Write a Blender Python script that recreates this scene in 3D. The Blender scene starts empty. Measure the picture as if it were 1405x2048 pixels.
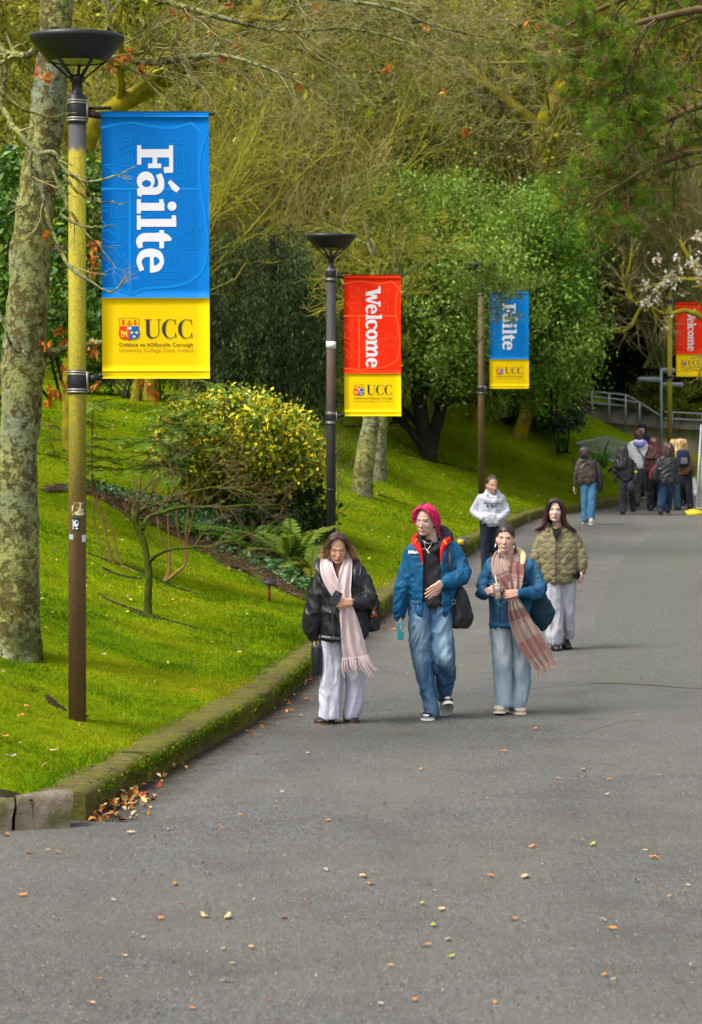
import bpy, math, random
import numpy as np
from mathutils import Vector, Matrix

# ------------------------------------------------------------------ camera, sky, sun, exposure
SC = bpy.context.scene
COL = SC.collection
F, CU, HV, CH = 4836.0, 702.5, 800.0, 2.7      # focal length in photo pixels, centre column, eye-level row, eye height
cam_d = bpy.data.cameras.new('camera')
cam_d.sensor_fit = 'VERTICAL'; cam_d.sensor_height = 36.0; cam_d.lens = 36.0 * F / 2048
cam_d.shift_y = (HV - 1024) / 2048
cam_d.clip_start = 0.5; cam_d.clip_end = 600
cam_d.dof.use_dof = True; cam_d.dof.focus_distance = 20.3; cam_d.dof.aperture_fstop = 4.5
cam = bpy.data.objects.new('camera', cam_d); COL.objects.link(cam)
cam.location = (0, 0, CH); cam.rotation_euler = (math.radians(90), 0, 0)
SC.camera = cam
world = bpy.data.worlds.new('World'); SC.world = world; world.use_nodes = True
_nt = world.node_tree; _nt.nodes.clear()
_out = _nt.nodes.new('ShaderNodeOutputWorld'); _bg = _nt.nodes.new('ShaderNodeBackground')
_sky = _nt.nodes.new('ShaderNodeTexSky'); _sky.sky_type = 'NISHITA'; _sky.sun_disc = False
SUN_EL, SUN_AZ = math.radians(56), math.radians(-118)   # azimuth measured clockwise from +Y
_sky.sun_elevation = SUN_EL; _sky.sun_rotation = SUN_AZ
_sky.air_density = 1.0; _sky.dust_density = 4.0; _sky.ozone_density = 1.0
_hs = _nt.nodes.new('ShaderNodeHueSaturation'); _hs.inputs['Saturation'].default_value = 0.30
_nt.links.new(_sky.outputs[0], _hs.inputs['Color'])
_nt.links.new(_hs.outputs[0], _bg.inputs['Color']); _bg.inputs['Strength'].default_value = 0.15
_nt.links.new(_bg.outputs[0], _out.inputs['Surface'])
sun_d = bpy.data.lights.new('sun', 'SUN'); sun_d.energy = 2.0; sun_d.angle = math.radians(20); sun_d.color = (1.0, 0.94, 0.84)
sun = bpy.data.objects.new('sun', sun_d); COL.objects.link(sun)
_dirs = Vector((math.sin(SUN_AZ) * math.cos(SUN_EL), math.cos(SUN_AZ) * math.cos(SUN_EL), math.sin(SUN_EL)))
sun.rotation_euler = _dirs.to_track_quat('Z', 'Y').to_euler(); sun.location = (-10, -10, 40)
SC.view_settings.view_transform = 'Standard'; SC.view_settings.look = 'None'
SC.view_settings.exposure = 1.15; SC.view_settings.gamma = 1.0
SC.render.engine = 'CYCLES'
SC.cycles.max_bounces = 6; SC.cycles.diffuse_bounces = 3; SC.cycles.transparent_max_bounces = 8
# ------------------------------------------------------------------ helpers
RNG = np.random.default_rng(7)
ORG = {}
def W(u, v, d): return np.array([(u - CU) / F * d, d, CH - (v - HV) / F * d])
def lin(r, g, b, k=1.0):
    c = np.array([r, g, b]) / 255.0
    return tuple(np.where(c <= 0.04045, c / 12.92, ((c + 0.055) / 1.055) ** 2.4) * k)
def unit(a): return a / (np.linalg.norm(a, axis=-1, keepdims=True) + 1e-12)

def new_mesh(name, V, Fs, smooth=False, col=None, mats=None, mi=None):
    V = np.asarray(V, dtype=np.float32).reshape(-1, 3)
    if not isinstance(Fs, (list, tuple)) or (len(Fs) and not isinstance(Fs[0], np.ndarray)):
        Fs = [np.asarray(f, dtype=np.int32)[None] for f in Fs] if isinstance(Fs, (list, tuple)) else [Fs]
    me = bpy.data.meshes.new(name)
    loops = np.concatenate([f.ravel() for f in Fs]).astype(np.int32)
    tot = np.concatenate([np.full(len(f), f.shape[1], np.int32) for f in Fs])
    st = np.concatenate([[0], np.cumsum(tot)[:-1]]).astype(np.int32)
    me.vertices.add(len(V)); me.vertices.foreach_set('co', V.ravel())
    me.loops.add(len(loops)); me.loops.foreach_set('vertex_index', loops)
    me.polygons.add(len(tot)); me.polygons.foreach_set('loop_start', st); me.polygons.foreach_set('loop_total', tot)
    if smooth: me.polygons.foreach_set('use_smooth', np.ones(len(tot), bool))
    if col is not None:
        a = me.color_attributes.new('Col', 'FLOAT_COLOR', 'POINT')
        c = np.ones((len(V), 4), np.float32); c[:, :3] = col
        a.data.foreach_set('color', c.ravel())
    if mats:
        for m in mats: me.materials.append(m)
    if mi is not None: me.polygons.foreach_set('material_index', np.asarray(mi, np.int32))
    me.update(calc_edges=True); me.validate()
    return me

def obj(name, V, Fs, m, parent=None, org=None, smooth=False, col=None, mi=None):
    V = np.asarray(V, dtype=np.float64).reshape(-1, 3)
    if parent is not None: o0 = ORG[parent.name]
    else: o0 = np.array(org if org is not None else (0, 0, 0), float)
    ms = m if isinstance(m, (list, tuple)) else [m]
    me = new_mesh(name, V - o0, Fs, smooth, col, ms, mi)
    o = bpy.data.objects.new(name, me); COL.objects.link(o)
    if parent is not None: o.parent = parent
    else: o.location = o0
    ORG[o.name] = o0
    if parent is not None and name in STUFF_PARTS: o['kind'] = 'stuff'
    return o
STUFF_PARTS = {'twigs', 'foliage', 'leaves', 'needles', 'blossom', 'dead_leaves', 'leaf_stalks', 'leaf_spray', 'fringe'}
def tag(o, label=None, cat=None, group=None, kind=None):
    if label: o['label'] = label
    if cat: o['category'] = cat
    if group: o['group'] = group
    if kind: o['kind'] = kind
    return o
def empty(name, loc, label=None, cat=None, group=None, kind=None):
    o = bpy.data.objects.new(name, None); COL.objects.link(o); o.location = loc
    ORG[o.name] = np.array(loc, float)
    return tag(o, label, cat, group, kind)
def copy_tree(o, parent=None):
    c = o.copy(); COL.objects.link(c)
    if parent is not None: c.parent = parent
    ORG[c.name] = ORG[o.name]
    for ch in list(o.children): copy_tree(ch, c)
    return c
def join(parts):
    """several (V, F) -> one (V, [quads, tris])"""
    Vs, q, t, n = [], [], [], 0
    for V, Fs in parts:
        V = np.asarray(V, float).reshape(-1, 3)
        for f in (Fs if isinstance(Fs, (list, tuple)) else [Fs]):
            f = np.asarray(f)
            if f.size == 0: continue
            (q if f.shape[1] == 4 else t).append(f + n)
        Vs.append(V); n += len(V)
    out = []
    if q: out.append(np.concatenate(q))
    if t: out.append(np.concatenate(t))
    return np.concatenate(Vs), out

def box(c, s, rz=0.0, R=None):
    x, y, z = [a / 2 for a in s]
    V = np.array([[-x,-y,-z],[x,-y,-z],[x,y,-z],[-x,y,-z],[-x,-y,z],[x,-y,z],[x,y,z],[-x,y,z]], float)
    if R is None:
        cz, sz = math.cos(rz), math.sin(rz); R = np.array([[cz,-sz,0],[sz,cz,0],[0,0,1]])
    V = V @ np.asarray(R).T + np.asarray(c, float)
    return V, np.array([[0,3,2,1],[4,5,6,7],[0,1,5,4],[1,2,6,5],[2,3,7,6],[3,0,4,7]])
def bar(a, b, w, h):
    a, b = np.asarray(a, float), np.asarray(b, float)
    t = unit(b - a); r = np.array([0,0,1.]) if abs(t[2]) < .95 else np.array([0,1.,0])
    n = unit(np.cross(r, t)); u = np.cross(t, n)
    R = np.stack([t, n, u], 1)
    return box((a + b) / 2, (np.linalg.norm(b - a), w, h), R=R)
def tubes(P, R, S=4):
    P = np.asarray(P, float); R = np.asarray(R, float)
    if P.ndim == 2: P, R = P[None], R[None]
    M, K = P.shape[:2]
    T = unit(np.gradient(P, axis=1) + 1e-9)
    mt = unit(P[:, -1] - P[:, 0] + 1e-9)
    ref = np.where(np.abs(mt[:, 2:3]) < 0.85, np.array([[0, 0, 1.0]]), np.array([[0.6, 0.8, 0.0]]))
    N = unit(ref[:, None] - (ref[:, None] * T).sum(-1, keepdims=True) * T)
    B = np.cross(T, N)
    a = 2 * np.pi * np.arange(S) / S
    V = P[:, :, None] + R[:, :, None, None] * (np.cos(a)[:, None] * N[:, :, None] + np.sin(a)[:, None] * B[:, :, None])
    i = np.arange(S); j = (i + 1) % S
    k = np.arange(K - 1)[:, None] * S
    q = np.stack([k + i, k + j, k + S + j, k + S + i], -1).reshape(-1, 4)
    Fq = (np.arange(M)[:, None, None] * (K * S) + q[None]).reshape(-1, 4)
    return V.reshape(-1, 3), Fq
def catmull(P, n):
    P = np.asarray(P, float)
    if len(P) < 3:
        t = np.linspace(0, 1, n)[:, None]; return P[0] * (1 - t) + P[-1] * t
    Q = np.vstack([2 * P[0] - P[1], P, 2 * P[-1] - P[-2]])
    t = np.linspace(0, len(P) - 1 - 1e-9, n); i = t.astype(int); f = (t - i)[:, None]
    a, b, c, d = Q[i], Q[i + 1], Q[i + 2], Q[i + 3]
    return 0.5 * (2 * b + (c - a) * f + (2 * a - 5 * b + 4 * c - d) * f ** 2 + (3 * b - a - 3 * c + d) * f ** 3)
def tube(path, radii, S=12, n=None, cap=True):
    path = np.asarray(path, float); radii = np.atleast_1d(np.asarray(radii, float))
    if len(radii) == 1: radii = np.repeat(radii, len(path))
    n = n or max(2, (len(path) - 1) * 5 + 1)
    A = catmull(np.c_[path, radii], n) if len(path) > 2 else np.c_[path, radii]
    P, R = A[:, :3], np.maximum(A[:, 3], 1e-4)
    if cap:
        t0 = unit(P[1] - P[0]); t1 = unit(P[-1] - P[-2])
        P = np.vstack([P[0] - t0 * 1e-3, P, P[-1] + t1 * 1e-3]); R = np.r_[1e-4, R, 1e-4]
    return tubes(P, R, S)
def limb(path, radii, S=14, n=None):
    """a tube with rounded ends"""
    path = np.asarray(path, float); radii = np.atleast_1d(np.asarray(radii, float))
    if len(radii) == 1: radii = np.repeat(radii, len(path))
    n = n or max(4, (len(path) - 1) * 6 + 1)
    A = catmull(np.c_[path, radii], n)
    P, R = A[:, :3], np.maximum(A[:, 3], 1e-3)
    t0 = unit(P[1] - P[0]); t1 = unit(P[-1] - P[-2])
    a = np.array([1.0, .92, .7, .38])
    s0 = np.stack([P[0] - t0 * R[0] * x for x in a]); r0 = R[0] * np.sqrt(np.maximum(1 - a ** 2, 1e-4))
    s1 = np.stack([P[-1] + t1 * R[-1] * x for x in a[::-1]]); r1 = R[-1] * np.sqrt(np.maximum(1 - a[::-1] ** 2, 1e-4))
    return tubes(np.vstack([s0, P, s1]), np.r_[r0, R, r1], S)
def lathe(prof, S=24, c=(0, 0, 0), close=False):
    prof = np.asarray(prof, float); K = len(prof)
    a = 2 * np.pi * np.arange(S) / S
    V = np.stack([prof[:, 0:1] * np.cos(a), prof[:, 0:1] * np.sin(a), np.repeat(prof[:, 1:2], S, 1)], -1).reshape(-1, 3) + np.asarray(c, float)
    i = np.arange(S); j = (i + 1) % S; k = np.arange(K - 1)[:, None] * S
    return V, np.stack([k + i, k + j, k + S + j, k + S + i], -1).reshape(-1, 4)
def ell(c, r, nu=16, nv=10, R=None):
    th = np.linspace(1e-3, np.pi - 1e-3, nv)
    V, Fq = lathe(np.c_[np.sin(th), -np.cos(th)], nu)
    V = V * np.asarray(r, float)
    if R is not None: V = V @ np.asarray(R).T
    return V + np.asarray(c, float), Fq
def rotm(yaw=0, pitch=0, roll=0):
    cy, sy = math.cos(yaw), math.sin(yaw); cp, sp = math.cos(pitch), math.sin(pitch); cr, sr = math.cos(roll), math.sin(roll)
    Rz = np.array([[cy,-sy,0],[sy,cy,0],[0,0,1]]); Rx = np.array([[1,0,0],[0,cp,-sp],[0,sp,cp]]); Ry = np.array([[cr,0,sr],[0,1,0],[-sr,0,cr]])
    return Rz @ Rx @ Ry

def _hash(i, j, k, s):
    h = (i * 374761393 + j * 668265263 + k * 2147483647 + s * 974634533).astype(np.int64)
    h = (h ^ (h >> 13)) * 1274126177; h = h ^ (h >> 16)
    return (h & 0xFFFFFF) / float(0xFFFFFF)
def vnoise(P, s=0):
    P = np.asarray(P, float); i = np.floor(P).astype(np.int64); f = P - i; f = f * f * (3 - 2 * f)
    r = 0
    for dx in (0, 1):
        for dy in (0, 1):
            for dz in (0, 1):
                w = (f[:, 0] if dx else 1 - f[:, 0]) * (f[:, 1] if dy else 1 - f[:, 1]) * (f[:, 2] if dz else 1 - f[:, 2])
                r = r + w * _hash(i[:, 0] + dx, i[:, 1] + dy, i[:, 2] + dz, s)
    return r * 2 - 1
def fnoise(P, s=0, o=3):
    r, a = 0, 1.0
    for q in range(o): r = r + a * vnoise(P * 2 ** q, s + q); a *= .5
    return r

# ------------------------------------------------------------------ materials
class NT:
    def __init__(s, name):
        s.m = bpy.data.materials.new(name); s.m.use_nodes = True; s.t = s.m.node_tree
        s.p = s.t.nodes['Principled BSDF']; s.c = None
    def n(s, ty, **kw):
        x = s.t.nodes.new(ty)
        for k, v in kw.items():
            if k in x.inputs: s.put(x.inputs[k], v)
            else: setattr(x, k, v)
        return x
    def put(s, i, v):
        if hasattr(v, 'is_linked') or isinstance(v, bpy.types.NodeSocket): s.t.links.new(v, i)
        else:
            if isinstance(v, (tuple, list)) and len(v) == 3 and i.type == 'RGBA': v = (*v, 1)
            i.default_value = v
    def co(s, kind='Object'):
        return s.n('ShaderNodeTexCoord').outputs[kind]
    def map(s, co, sc): return s.n('ShaderNodeMapping', Vector=co, Scale=sc).outputs[0]
    def noise(s, scale, detail=4, rough=.55, co=None, dist=0.0):
        x = s.n('ShaderNodeTexNoise', Scale=scale, Detail=detail, Roughness=rough, Distortion=dist)
        s.put(x.inputs['Vector'], co if co is not None else s.co()); return x.outputs['Fac']
    def vor(s, scale, co=None, feature='F1', out='Distance'):
        x = s.n('ShaderNodeTexVoronoi', feature=feature, Scale=scale)
        s.put(x.inputs['Vector'], co if co is not None else s.co()); return x.outputs[out]
    def ramp(s, fac, stops):
        x = s.n('ShaderNodeValToRGB', Fac=fac); e = x.color_ramp.elements
        while len(e) < len(stops): e.new(0.5)
        for q, (p, c) in zip(e, stops):
            q.position = p; q.color = (*c, 1) if isinstance(c, (tuple, list)) and len(c) == 3 else ((c, c, c, 1) if not isinstance(c, (tuple, list)) else c)
        return x.outputs['Color']
    def mix(s, fac, a, b, mode='MIX'):
        x = s.n('ShaderNodeMix', data_type='RGBA', blend_type=mode)
        s.put(x.inputs[0], fac); s.put(x.inputs[6], a); s.put(x.inputs[7], b); return x.outputs[2]
    def math(s, op, a, b=0.5):
        x = s.n('ShaderNodeMath', operation=op); s.put(x.inputs[0], a); s.put(x.inputs[1], b); return x.outputs[0]
    def bump(s, h, strength=.3, dist=.01, normal=None):
        x = s.n('ShaderNodeBump', Height=h, Strength=strength, Distance=dist)
        if normal is not None: s.put(x.inputs['Normal'], normal)
        s.put(s.p.inputs['Normal'], x.outputs[0]); return x.outputs[0]
    def attr(s, name='Col'): return s.n('ShaderNodeAttribute', attribute_name=name).outputs['Color']
    def fin(s, color=None, rough=.7, spec=.3, metal=0.0, **kw):
        if color is not None: s.put(s.p.inputs['Base Color'], color)
        s.put(s.p.inputs['Roughness'], rough); s.put(s.p.inputs['Specular IOR Level'], spec); s.put(s.p.inputs['Metallic'], metal)
        for k, v in kw.items(): s.put(s.p.inputs[k.replace('_', ' ')], v)
        return s.m

def m_plain(name, c, rough=.6, spec=.3, metal=0., var=.15, scale=8, bump=0.0, bscale=60):
    t = NT(name); f = t.noise(scale, 5)
    c = np.array(c)
    col = t.mix(f, tuple(c * (1 - var)), tuple(np.minimum(c * (1 + var), 1)))
    if bump: t.bump(t.noise(bscale, 4), bump, .004)
    return t.fin(col, rough, spec, metal)
def m_leaf(name, trans=.3, rough=.5, spec=.35):
    """foliage: colour of each leaf in the attribute, part of the light passes through"""
    t = NT(name); c = t.attr()
    t.fin(c, rough, spec)
    tr = t.n('ShaderNodeBsdfTranslucent', Color=t.mix(1.0, c, (1.0, 1.0, .45), 'MULTIPLY'))
    mx = t.n('ShaderNodeMixShader', Fac=trans)
    t.t.links.new(t.p.outputs[0], mx.inputs[1]); t.t.links.new(tr.outputs[0], mx.inputs[2])
    t.t.links.new(mx.outputs[0], t.t.nodes['Material Output'].inputs['Surface'])
    return t.m
def m_attr(name, rough=.7, spec=.25, bump=0., bscale=80, var=.12, vscale=30, **kw):
    t = NT(name); c = t.attr()
    if var:
        k = t.ramp(t.noise(vscale, 4), [(.25, 1 - var), (.75, 1.0)])
        c = t.mix(1.0, c, k, 'MULTIPLY')
    if bump: t.bump(t.noise(bscale, 5), bump, .006)
    return t.fin(c, rough, spec, **kw)

# ------------------------------------------------------------------ foliage and branch builders
def leaves(rng, C, size, aspect=.5, up=0.3, fold=.25, axis=None, spread=1.0):
    """pointed leaves: 4 points each, folded on the midrib (two triangles)"""
    C = np.asarray(C, float); n = len(C)
    A = unit(rng.normal(size=(n, 3)))
    if axis is not None: A = unit(np.asarray(axis) + A * spread)
    Nn = rng.normal(size=(n, 3)); Nn[:, 2] = np.abs(Nn[:, 2]) + up * 2
    B = unit(np.cross(A, Nn)); Nn = np.cross(B, A)
    s = np.broadcast_to(np.asarray(size, float), (n,))[:, None]
    p0 = C - A * s * .5; p2 = C + A * s * .5
    p1 = C + B * s * aspect * .5 + Nn * s * fold * .3; p3 = C - B * s * aspect * .5 + Nn * s * fold * .3
    V = np.stack([p0, p1, p2, p3], 1).reshape(-1, 3)
    b = np.arange(n)[:, None] * 4
    Ft = np.concatenate([b + np.array([0, 1, 2]), b + np.array([0, 2, 3])])
    return V, Ft
def leafcol(rng, n, pal, w=None, jit=.18, per=4):
    pal = np.asarray(pal, float)
    c = pal[rng.choice(len(pal), n, p=w)] * (1 + rng.uniform(-jit, jit, (n, 1)))
    return np.repeat(np.clip(c, 0, 1), per, 0)
def sample(P, t):
    """points and tangents along polylines P (M,K,3) at t (M,) in 0..1"""
    K = P.shape[1]; x = np.clip(t, 0, .9999) * (K - 1); i = x.astype(int); f = (x - i)[:, None]
    m = np.arange(len(P)); a, b = P[m, i], P[m, i + 1]
    return a * (1 - f) + b * f, unit(b - a), i, f[:, 0]
def grow(rng, P, R, n, length, ang=.8, K=5, wig=.2, up=0., t0=.25, t1=1., rr=.5, tip=.3, ljit=.35, shrink=.5, bias=None, rmin=.0015):
    M = len(P); idx = np.repeat(np.arange(M), n)
    t = rng.uniform(t0, t1, len(idx))
    p, T, i, f = sample(P[idx], t)
    r = R[idx, i] * (1 - f) + R[idx, np.minimum(i + 1, R.shape[1] - 1)] * f
    q = unit(np.cross(T, rng.normal(size=T.shape)))
    a = ang * (1 + rng.uniform(-.3, .3, len(idx)))[:, None]
    D = T * np.cos(a) + q * np.sin(a)
    if bias is not None: D = unit(D + np.asarray(bias))
    L = length * (1 + rng.uniform(-ljit, ljit, len(idx))) * (1 - shrink * t)
    pts = [p]; step = (L / (K - 1))[:, None]
    for k in range(K - 1):
        D = unit(D + rng.normal(size=D.shape) * wig + np.array([0, 0, up]))
        pts.append(pts[-1] + D * step)
    P2 = np.stack(pts, 1)
    r0 = np.maximum(np.minimum(r * rr, r * .9), rmin)
    R2 = r0[:, None] * np.linspace(1, tip, K)[None]
    return P2, np.maximum(R2, rmin * .6)
def tree_root(name, base, label, cat, group=None):
    b = np.array(base, float); return empty(name, b, label, cat, group)
def PX(pts, d):
    """(u, v[, dd]) -> points at depth d + dd"""
    return np.array([W(p[0], p[1], d + (p[2] if len(p) > 2 else 0)) for p in pts])
# ------------------------------------------------------------------ terrain
KERB_PIX = [(175,1642),(232,1603),(290,1570),(430,1490),(545,1420),(625,1352),(700,1288),(785,1217),(862,1160),(940,1106),(1020,1060),(1090,1033)]
_k = []
for u, v in KERB_PIX:
    d = F * CH / (v - HV); _k.append(((u - CU) / F * d, d))
_k += [(5.75,58.6),(7.0,61.0),(8.3,62.6),(10.2,64.0),(14,65.6),(22,67.5),(45,71)]
main_curve = catmull(np.array(_k), 220)
_c0 = main_curve[0]
side_curve = np.array([(-14.0, 12.6), (-6.0, 14.15), (-2.6, 15.02), (-2.1, 15.16), (-1.93, 15.22)])
KCURVE = np.vstack([side_curve, main_curve])
def road_z(y):
    y = np.asarray(y, float); t = np.maximum(y - 57, 0); return .05 * t * t / (t + 3)
def sdist(x, y, curve=None):
    c = KCURVE if curve is None else curve
    p = np.c_[np.ravel(x), np.ravel(y)]
    best = np.full(len(p), 1e9); sg = np.ones(len(p))
    for a, b in zip(c[:-1], c[1:]):
        ab = b - a; ap = p - a; L = ab @ ab
        t = np.clip(ap @ ab / L, 0, 1); q = ap - t[:, None] * ab; dd = (q ** 2).sum(1)
        m = dd < best - 1e-12
        best = np.where(m, dd, best); cr = ab[0] * ap[:, 1] - ab[1] * ap[:, 0]
        sg = np.where(m, np.where(cr >= 0, 1, -1), sg)
    return (np.sqrt(best) * sg).reshape(np.shape(x))
KW = .36
def lawn_z(x, y, sd=None):
    x = np.asarray(x, float); y = np.asarray(y, float)
    sd = sdist(x, y) if sd is None else sd
    s = np.maximum(sd - KW * .6, 0)
    sl = .27 + .13 * np.clip((y - 36) / 20, 0, 1)
    raw = sl * s - .12 * (1 - np.exp(-s / .6))
    xf = np.interp(x, [4.6, 7.1, 9.1, 10.3, 14], [1, .40, .19, .11, .08]); yw = np.clip((y - 58) / 10, 0, 1); raw = raw * (1 - yw * (1 - xf))
    raw = np.where(raw < 1.7, raw, 1.7 + 1.0 * (1 - np.exp(-(raw - 1.7) / 1.0)))
    P = np.stack([x.ravel(), y.ravel(), 0 * x.ravel()], 1)
    lump = (fnoise(P * .55, 3, 2) * .05 + fnoise(P * 2.6, 9, 2) * .012).reshape(x.shape) * np.clip(s / 1.2, 0, 1)
    z = road_z(y) + .185 + raw + lump
    return z
def ground(x, y):
    x = np.asarray(x, float); y = np.asarray(y, float); sd = sdist(x, y)
    return np.where(sd > KW * .5, lawn_z(x, y, sd), np.where(sd > 0, .19, 0) + road_z(y))
def hit(u, v, d0=9., d1=120.):
    d = np.linspace(d0, d1, 1500)
    x = (u - CU) / F * d; z = CH - (v - HV) / F * d
    g = ground(x, d); b = np.nonzero(z <= g)[0]
    i = b[0] if len(b) else len(d) - 1
    return np.array([x[i], d[i], g[i]])
def grid_faces(nx, ny):
    i = np.arange(nx - 1); j = np.arange(ny - 1)[:, None] * nx
    return np.stack([j + i, j + i + 1, j + nx + i + 1, j + nx + i], -1).reshape(-1, 4)

# lawn
gx = np.r_[np.arange(-46, -9, 1.2), np.arange(-9, 13, .17), np.arange(13, 60, 1.2)]
gy = np.r_[np.arange(11.6, 24, .11), np.arange(24, 72, .24), np.arange(72, 100, 1.2)]
X, Y = np.meshgrid(gx, gy); SD = sdist(X, Y)
Z = np.where(SD > .12, lawn_z(X, Y, SD), road_z(Y) - .35)
Z = np.where((SD > .12) & (SD < KW), np.minimum(Z, road_z(Y) + .165), Z)
t = NT('lawn_grass_soil')
co = t.co()
c1 = t.ramp(t.noise(.9, 6, .6, co), [(.30, (.045, .105, .002)), (.5, (.115, .175, .003)), (.68, (.19, .215, .004))])
c2 = t.ramp(t.noise(9, 6, .65, co), [(.30, (.035, .07, .002)), (.55, (.13, .175, .004)), (.8, (.24, .225, .008))])
c = t.mix(.5, c1, c2)
pa = t.ramp(t.noise(2.1, 5, .6, co, .4), [(.66, 0.0), (.76, 1.0)])
c = t.mix(t.math('MULTIPLY', pa, .5), c, (.085, .062, .018))
t.bump(t.noise(38, 5, .7, co), .9, .03)
M_LAWN = t.fin(c, 1.0, .0)
lawn = tag(obj('lawn', np.stack([X, Y, Z], -1).reshape(-1, 3), grid_faces(len(gx), len(gy)), M_LAWN, smooth=True), kind='structure')

# road
ry = np.r_[np.arange(-30, 50, 5.0), np.arange(50, 72, .5), np.arange(72, 130, 5)]
rx = np.array([-60, -20, 0, 10, 30, 70.])
X, Y = np.meshgrid(rx, ry)
t = NT('asphalt'); co = t.co()
cs = t.map(co, (1, .32, 1))
g1 = t.noise(62, 4, .85, cs); g2 = t.noise(24, 5, .8, cs); bl = t.noise(.55, 5, .6, co); fine = t.vor(34, cs)
c = t.ramp(g1, [(.32, (.036, .036, .036)), (.5, (.094, .093, .090)), (.68, (.20, .197, .190))])
c = t.mix(.5, c, t.ramp(g2, [(.34, (.042, .042, .042)), (.5, (.094, .093, .090)), (.66, (.17, .167, .16))]))
c = t.mix(t.ramp(bl, [(.35, 0.), (.7, .45)]), c, (.105, .102, .070))
c = t.mix(t.ramp(t.noise(1.6, 5, .6, co, .3), [(.48, 0.), (.68, .45)]), c, (.050, .047, .042))
c = t.mix(t.ramp(t.noise(.9, 6, .65, t.map(co, (1, .22, 1))), [(.5, 0.), (.66, .40)]), c, (.060, .058, .054))
c = t.mix(t.ramp(t.noise(.28, 4, .55, co), [(.42, 0.), (.7, .30)]), c, (.165, .163, .155))
c = t.mix(t.ramp(t.noise(4.5, 5, .7, cs), [(.55, 0.), (.75, .28)]), c, (.135, .122, .085))
c = t.mix(t.ramp(fine, [(.0, .7), (.2, 0.)]), c, (.30, .28, .24))
t.bump(t.noise(40, 5, .8, cs), 1.0, .02)
M_ROAD = t.fin(c, .82, .25)
tag(obj('road', np.stack([X, Y, road_z(Y)], -1).reshape(-1, 3), grid_faces(len(rx), len(ry)), M_ROAD), kind='structure')

def road_sheet(name, pix, m, dz=.004, n=60):
    P = []
    for u, v in pix:
        d = F * CH / (v - HV); P.append(((u - CU) / F * d, d))
    P = np.array(P); Z = road_z(P[:, 1]) + dz
    V = np.c_[P, Z]
    return tag(obj(name, V, [np.arange(len(V))[None]], m), kind='structure')
t = NT('worn_asphalt'); co = t.co()
ag = t.noise(46, 5, .85, t.map(co, (1, .32, 1)))
c = t.ramp(ag, [(.32, (.040, .041, .036)), (.5, (.088, .089, .078)), (.68, (.165, .165, .145))])
c = t.mix(t.ramp(t.noise(.5, 5, .6, co), [(.4, 0.), (.7, .5)]), c, (.098, .100, .068))
c = t.mix(t.ramp(t.noise(1.5, 5, .6, co), [(.5, 0.), (.7, .35)]), c, (.09, .088, .078))
t.bump(t.noise(70, 5, .75, co), .9, .012)
M_WORN = t.fin(c, .85, .2)
road_sheet('road_patch', [(1180,1366),(1178,1300),(1190,1240),(1214,1172),(1250,1112),(1330,1046),(1400,1022),(1560,1022),(1900,1385),(1405,1378),(1290,1370)], M_WORN)
t = NT('tar_seam'); M_SEAM = t.fin(t.ramp(t.noise(60, 3), [(.3, (.065, .064, .058)), (.7, (.12, .12, .105))]), .7, .3)
def seam(pix, w):
    P = np.array([W(u, v, F * CH / (v - HV)) for u, v in pix]); P = catmull(P, 24)
    P[:, 2] = road_z(P[:, 1]) + .007
    T = unit(np.gradient(P, axis=0)); N = np.stack([-T[:, 1], T[:, 0], 0 * T[:, 0]], 1)
    ww = w * (.5 + .7 * np.abs(vnoise(P * 9, 4)))[:, None]
    V = np.concatenate([P - N * ww, P + N * ww]); n = len(P); i = np.arange(n - 1)
    return V, np.stack([i, i + 1, n + i + 1, n + i], 1)
tag(obj('road_seam', *join([seam([(880,1390),(1000,1383),(1200,1367),(1300,1371),(1405,1379),(1500,1384)], .010), seam([(1150,1470),(1240,1446),(1320,1438)], .006)]), M_SEAM), kind='structure')

def resample(P, step):
    P = np.asarray(P, float); s = np.r_[0, np.cumsum(np.linalg.norm(np.diff(P, axis=0), axis=1))]
    n = max(2, int(s[-1] / step)); t = np.linspace(0, s[-1], n)
    return np.stack([np.interp(t, s, P[:, k]) for k in range(2)], 1)
# damp dirt along the gutter
_g = resample(main_curve, .15)[:330]; _T = unit(np.gradient(_g, axis=0)); _N = np.stack([-_T[:, 1], _T[:, 0]], 1)
_V, _C = [], []
for q, a in ((.02, 1.), (-.06, .9), (-.16, .45), (-.42, 0.)):
    p_ = _g + _N * (q + .05 * vnoise(np.c_[_g * 1.9, 0 * _g[:, :1]], 3)[:, None]); _V.append(np.c_[p_, road_z(p_[:, 1]) + .004]); _C.append(np.full((len(_g), 3), a))
t = NT('gutter_dirt'); al = t.math('MULTIPLY', t.attr(), t.ramp(t.noise(6, 5, .65), [(.3, .15), (.62, 1.)]))
t.fin(t.ramp(t.noise(30, 5, .7), [(.3, (.018, .014, .009)), (.6, (.055, .042, .026)), (.8, (.12, .09, .05))]), .9, .2); t.put(t.p.inputs['Alpha'], al)
tag(obj('gutter_dirt', np.concatenate(_V), grid_faces(len(_g), 4), t.m, col=np.concatenate(_C)), kind='structure')
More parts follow.
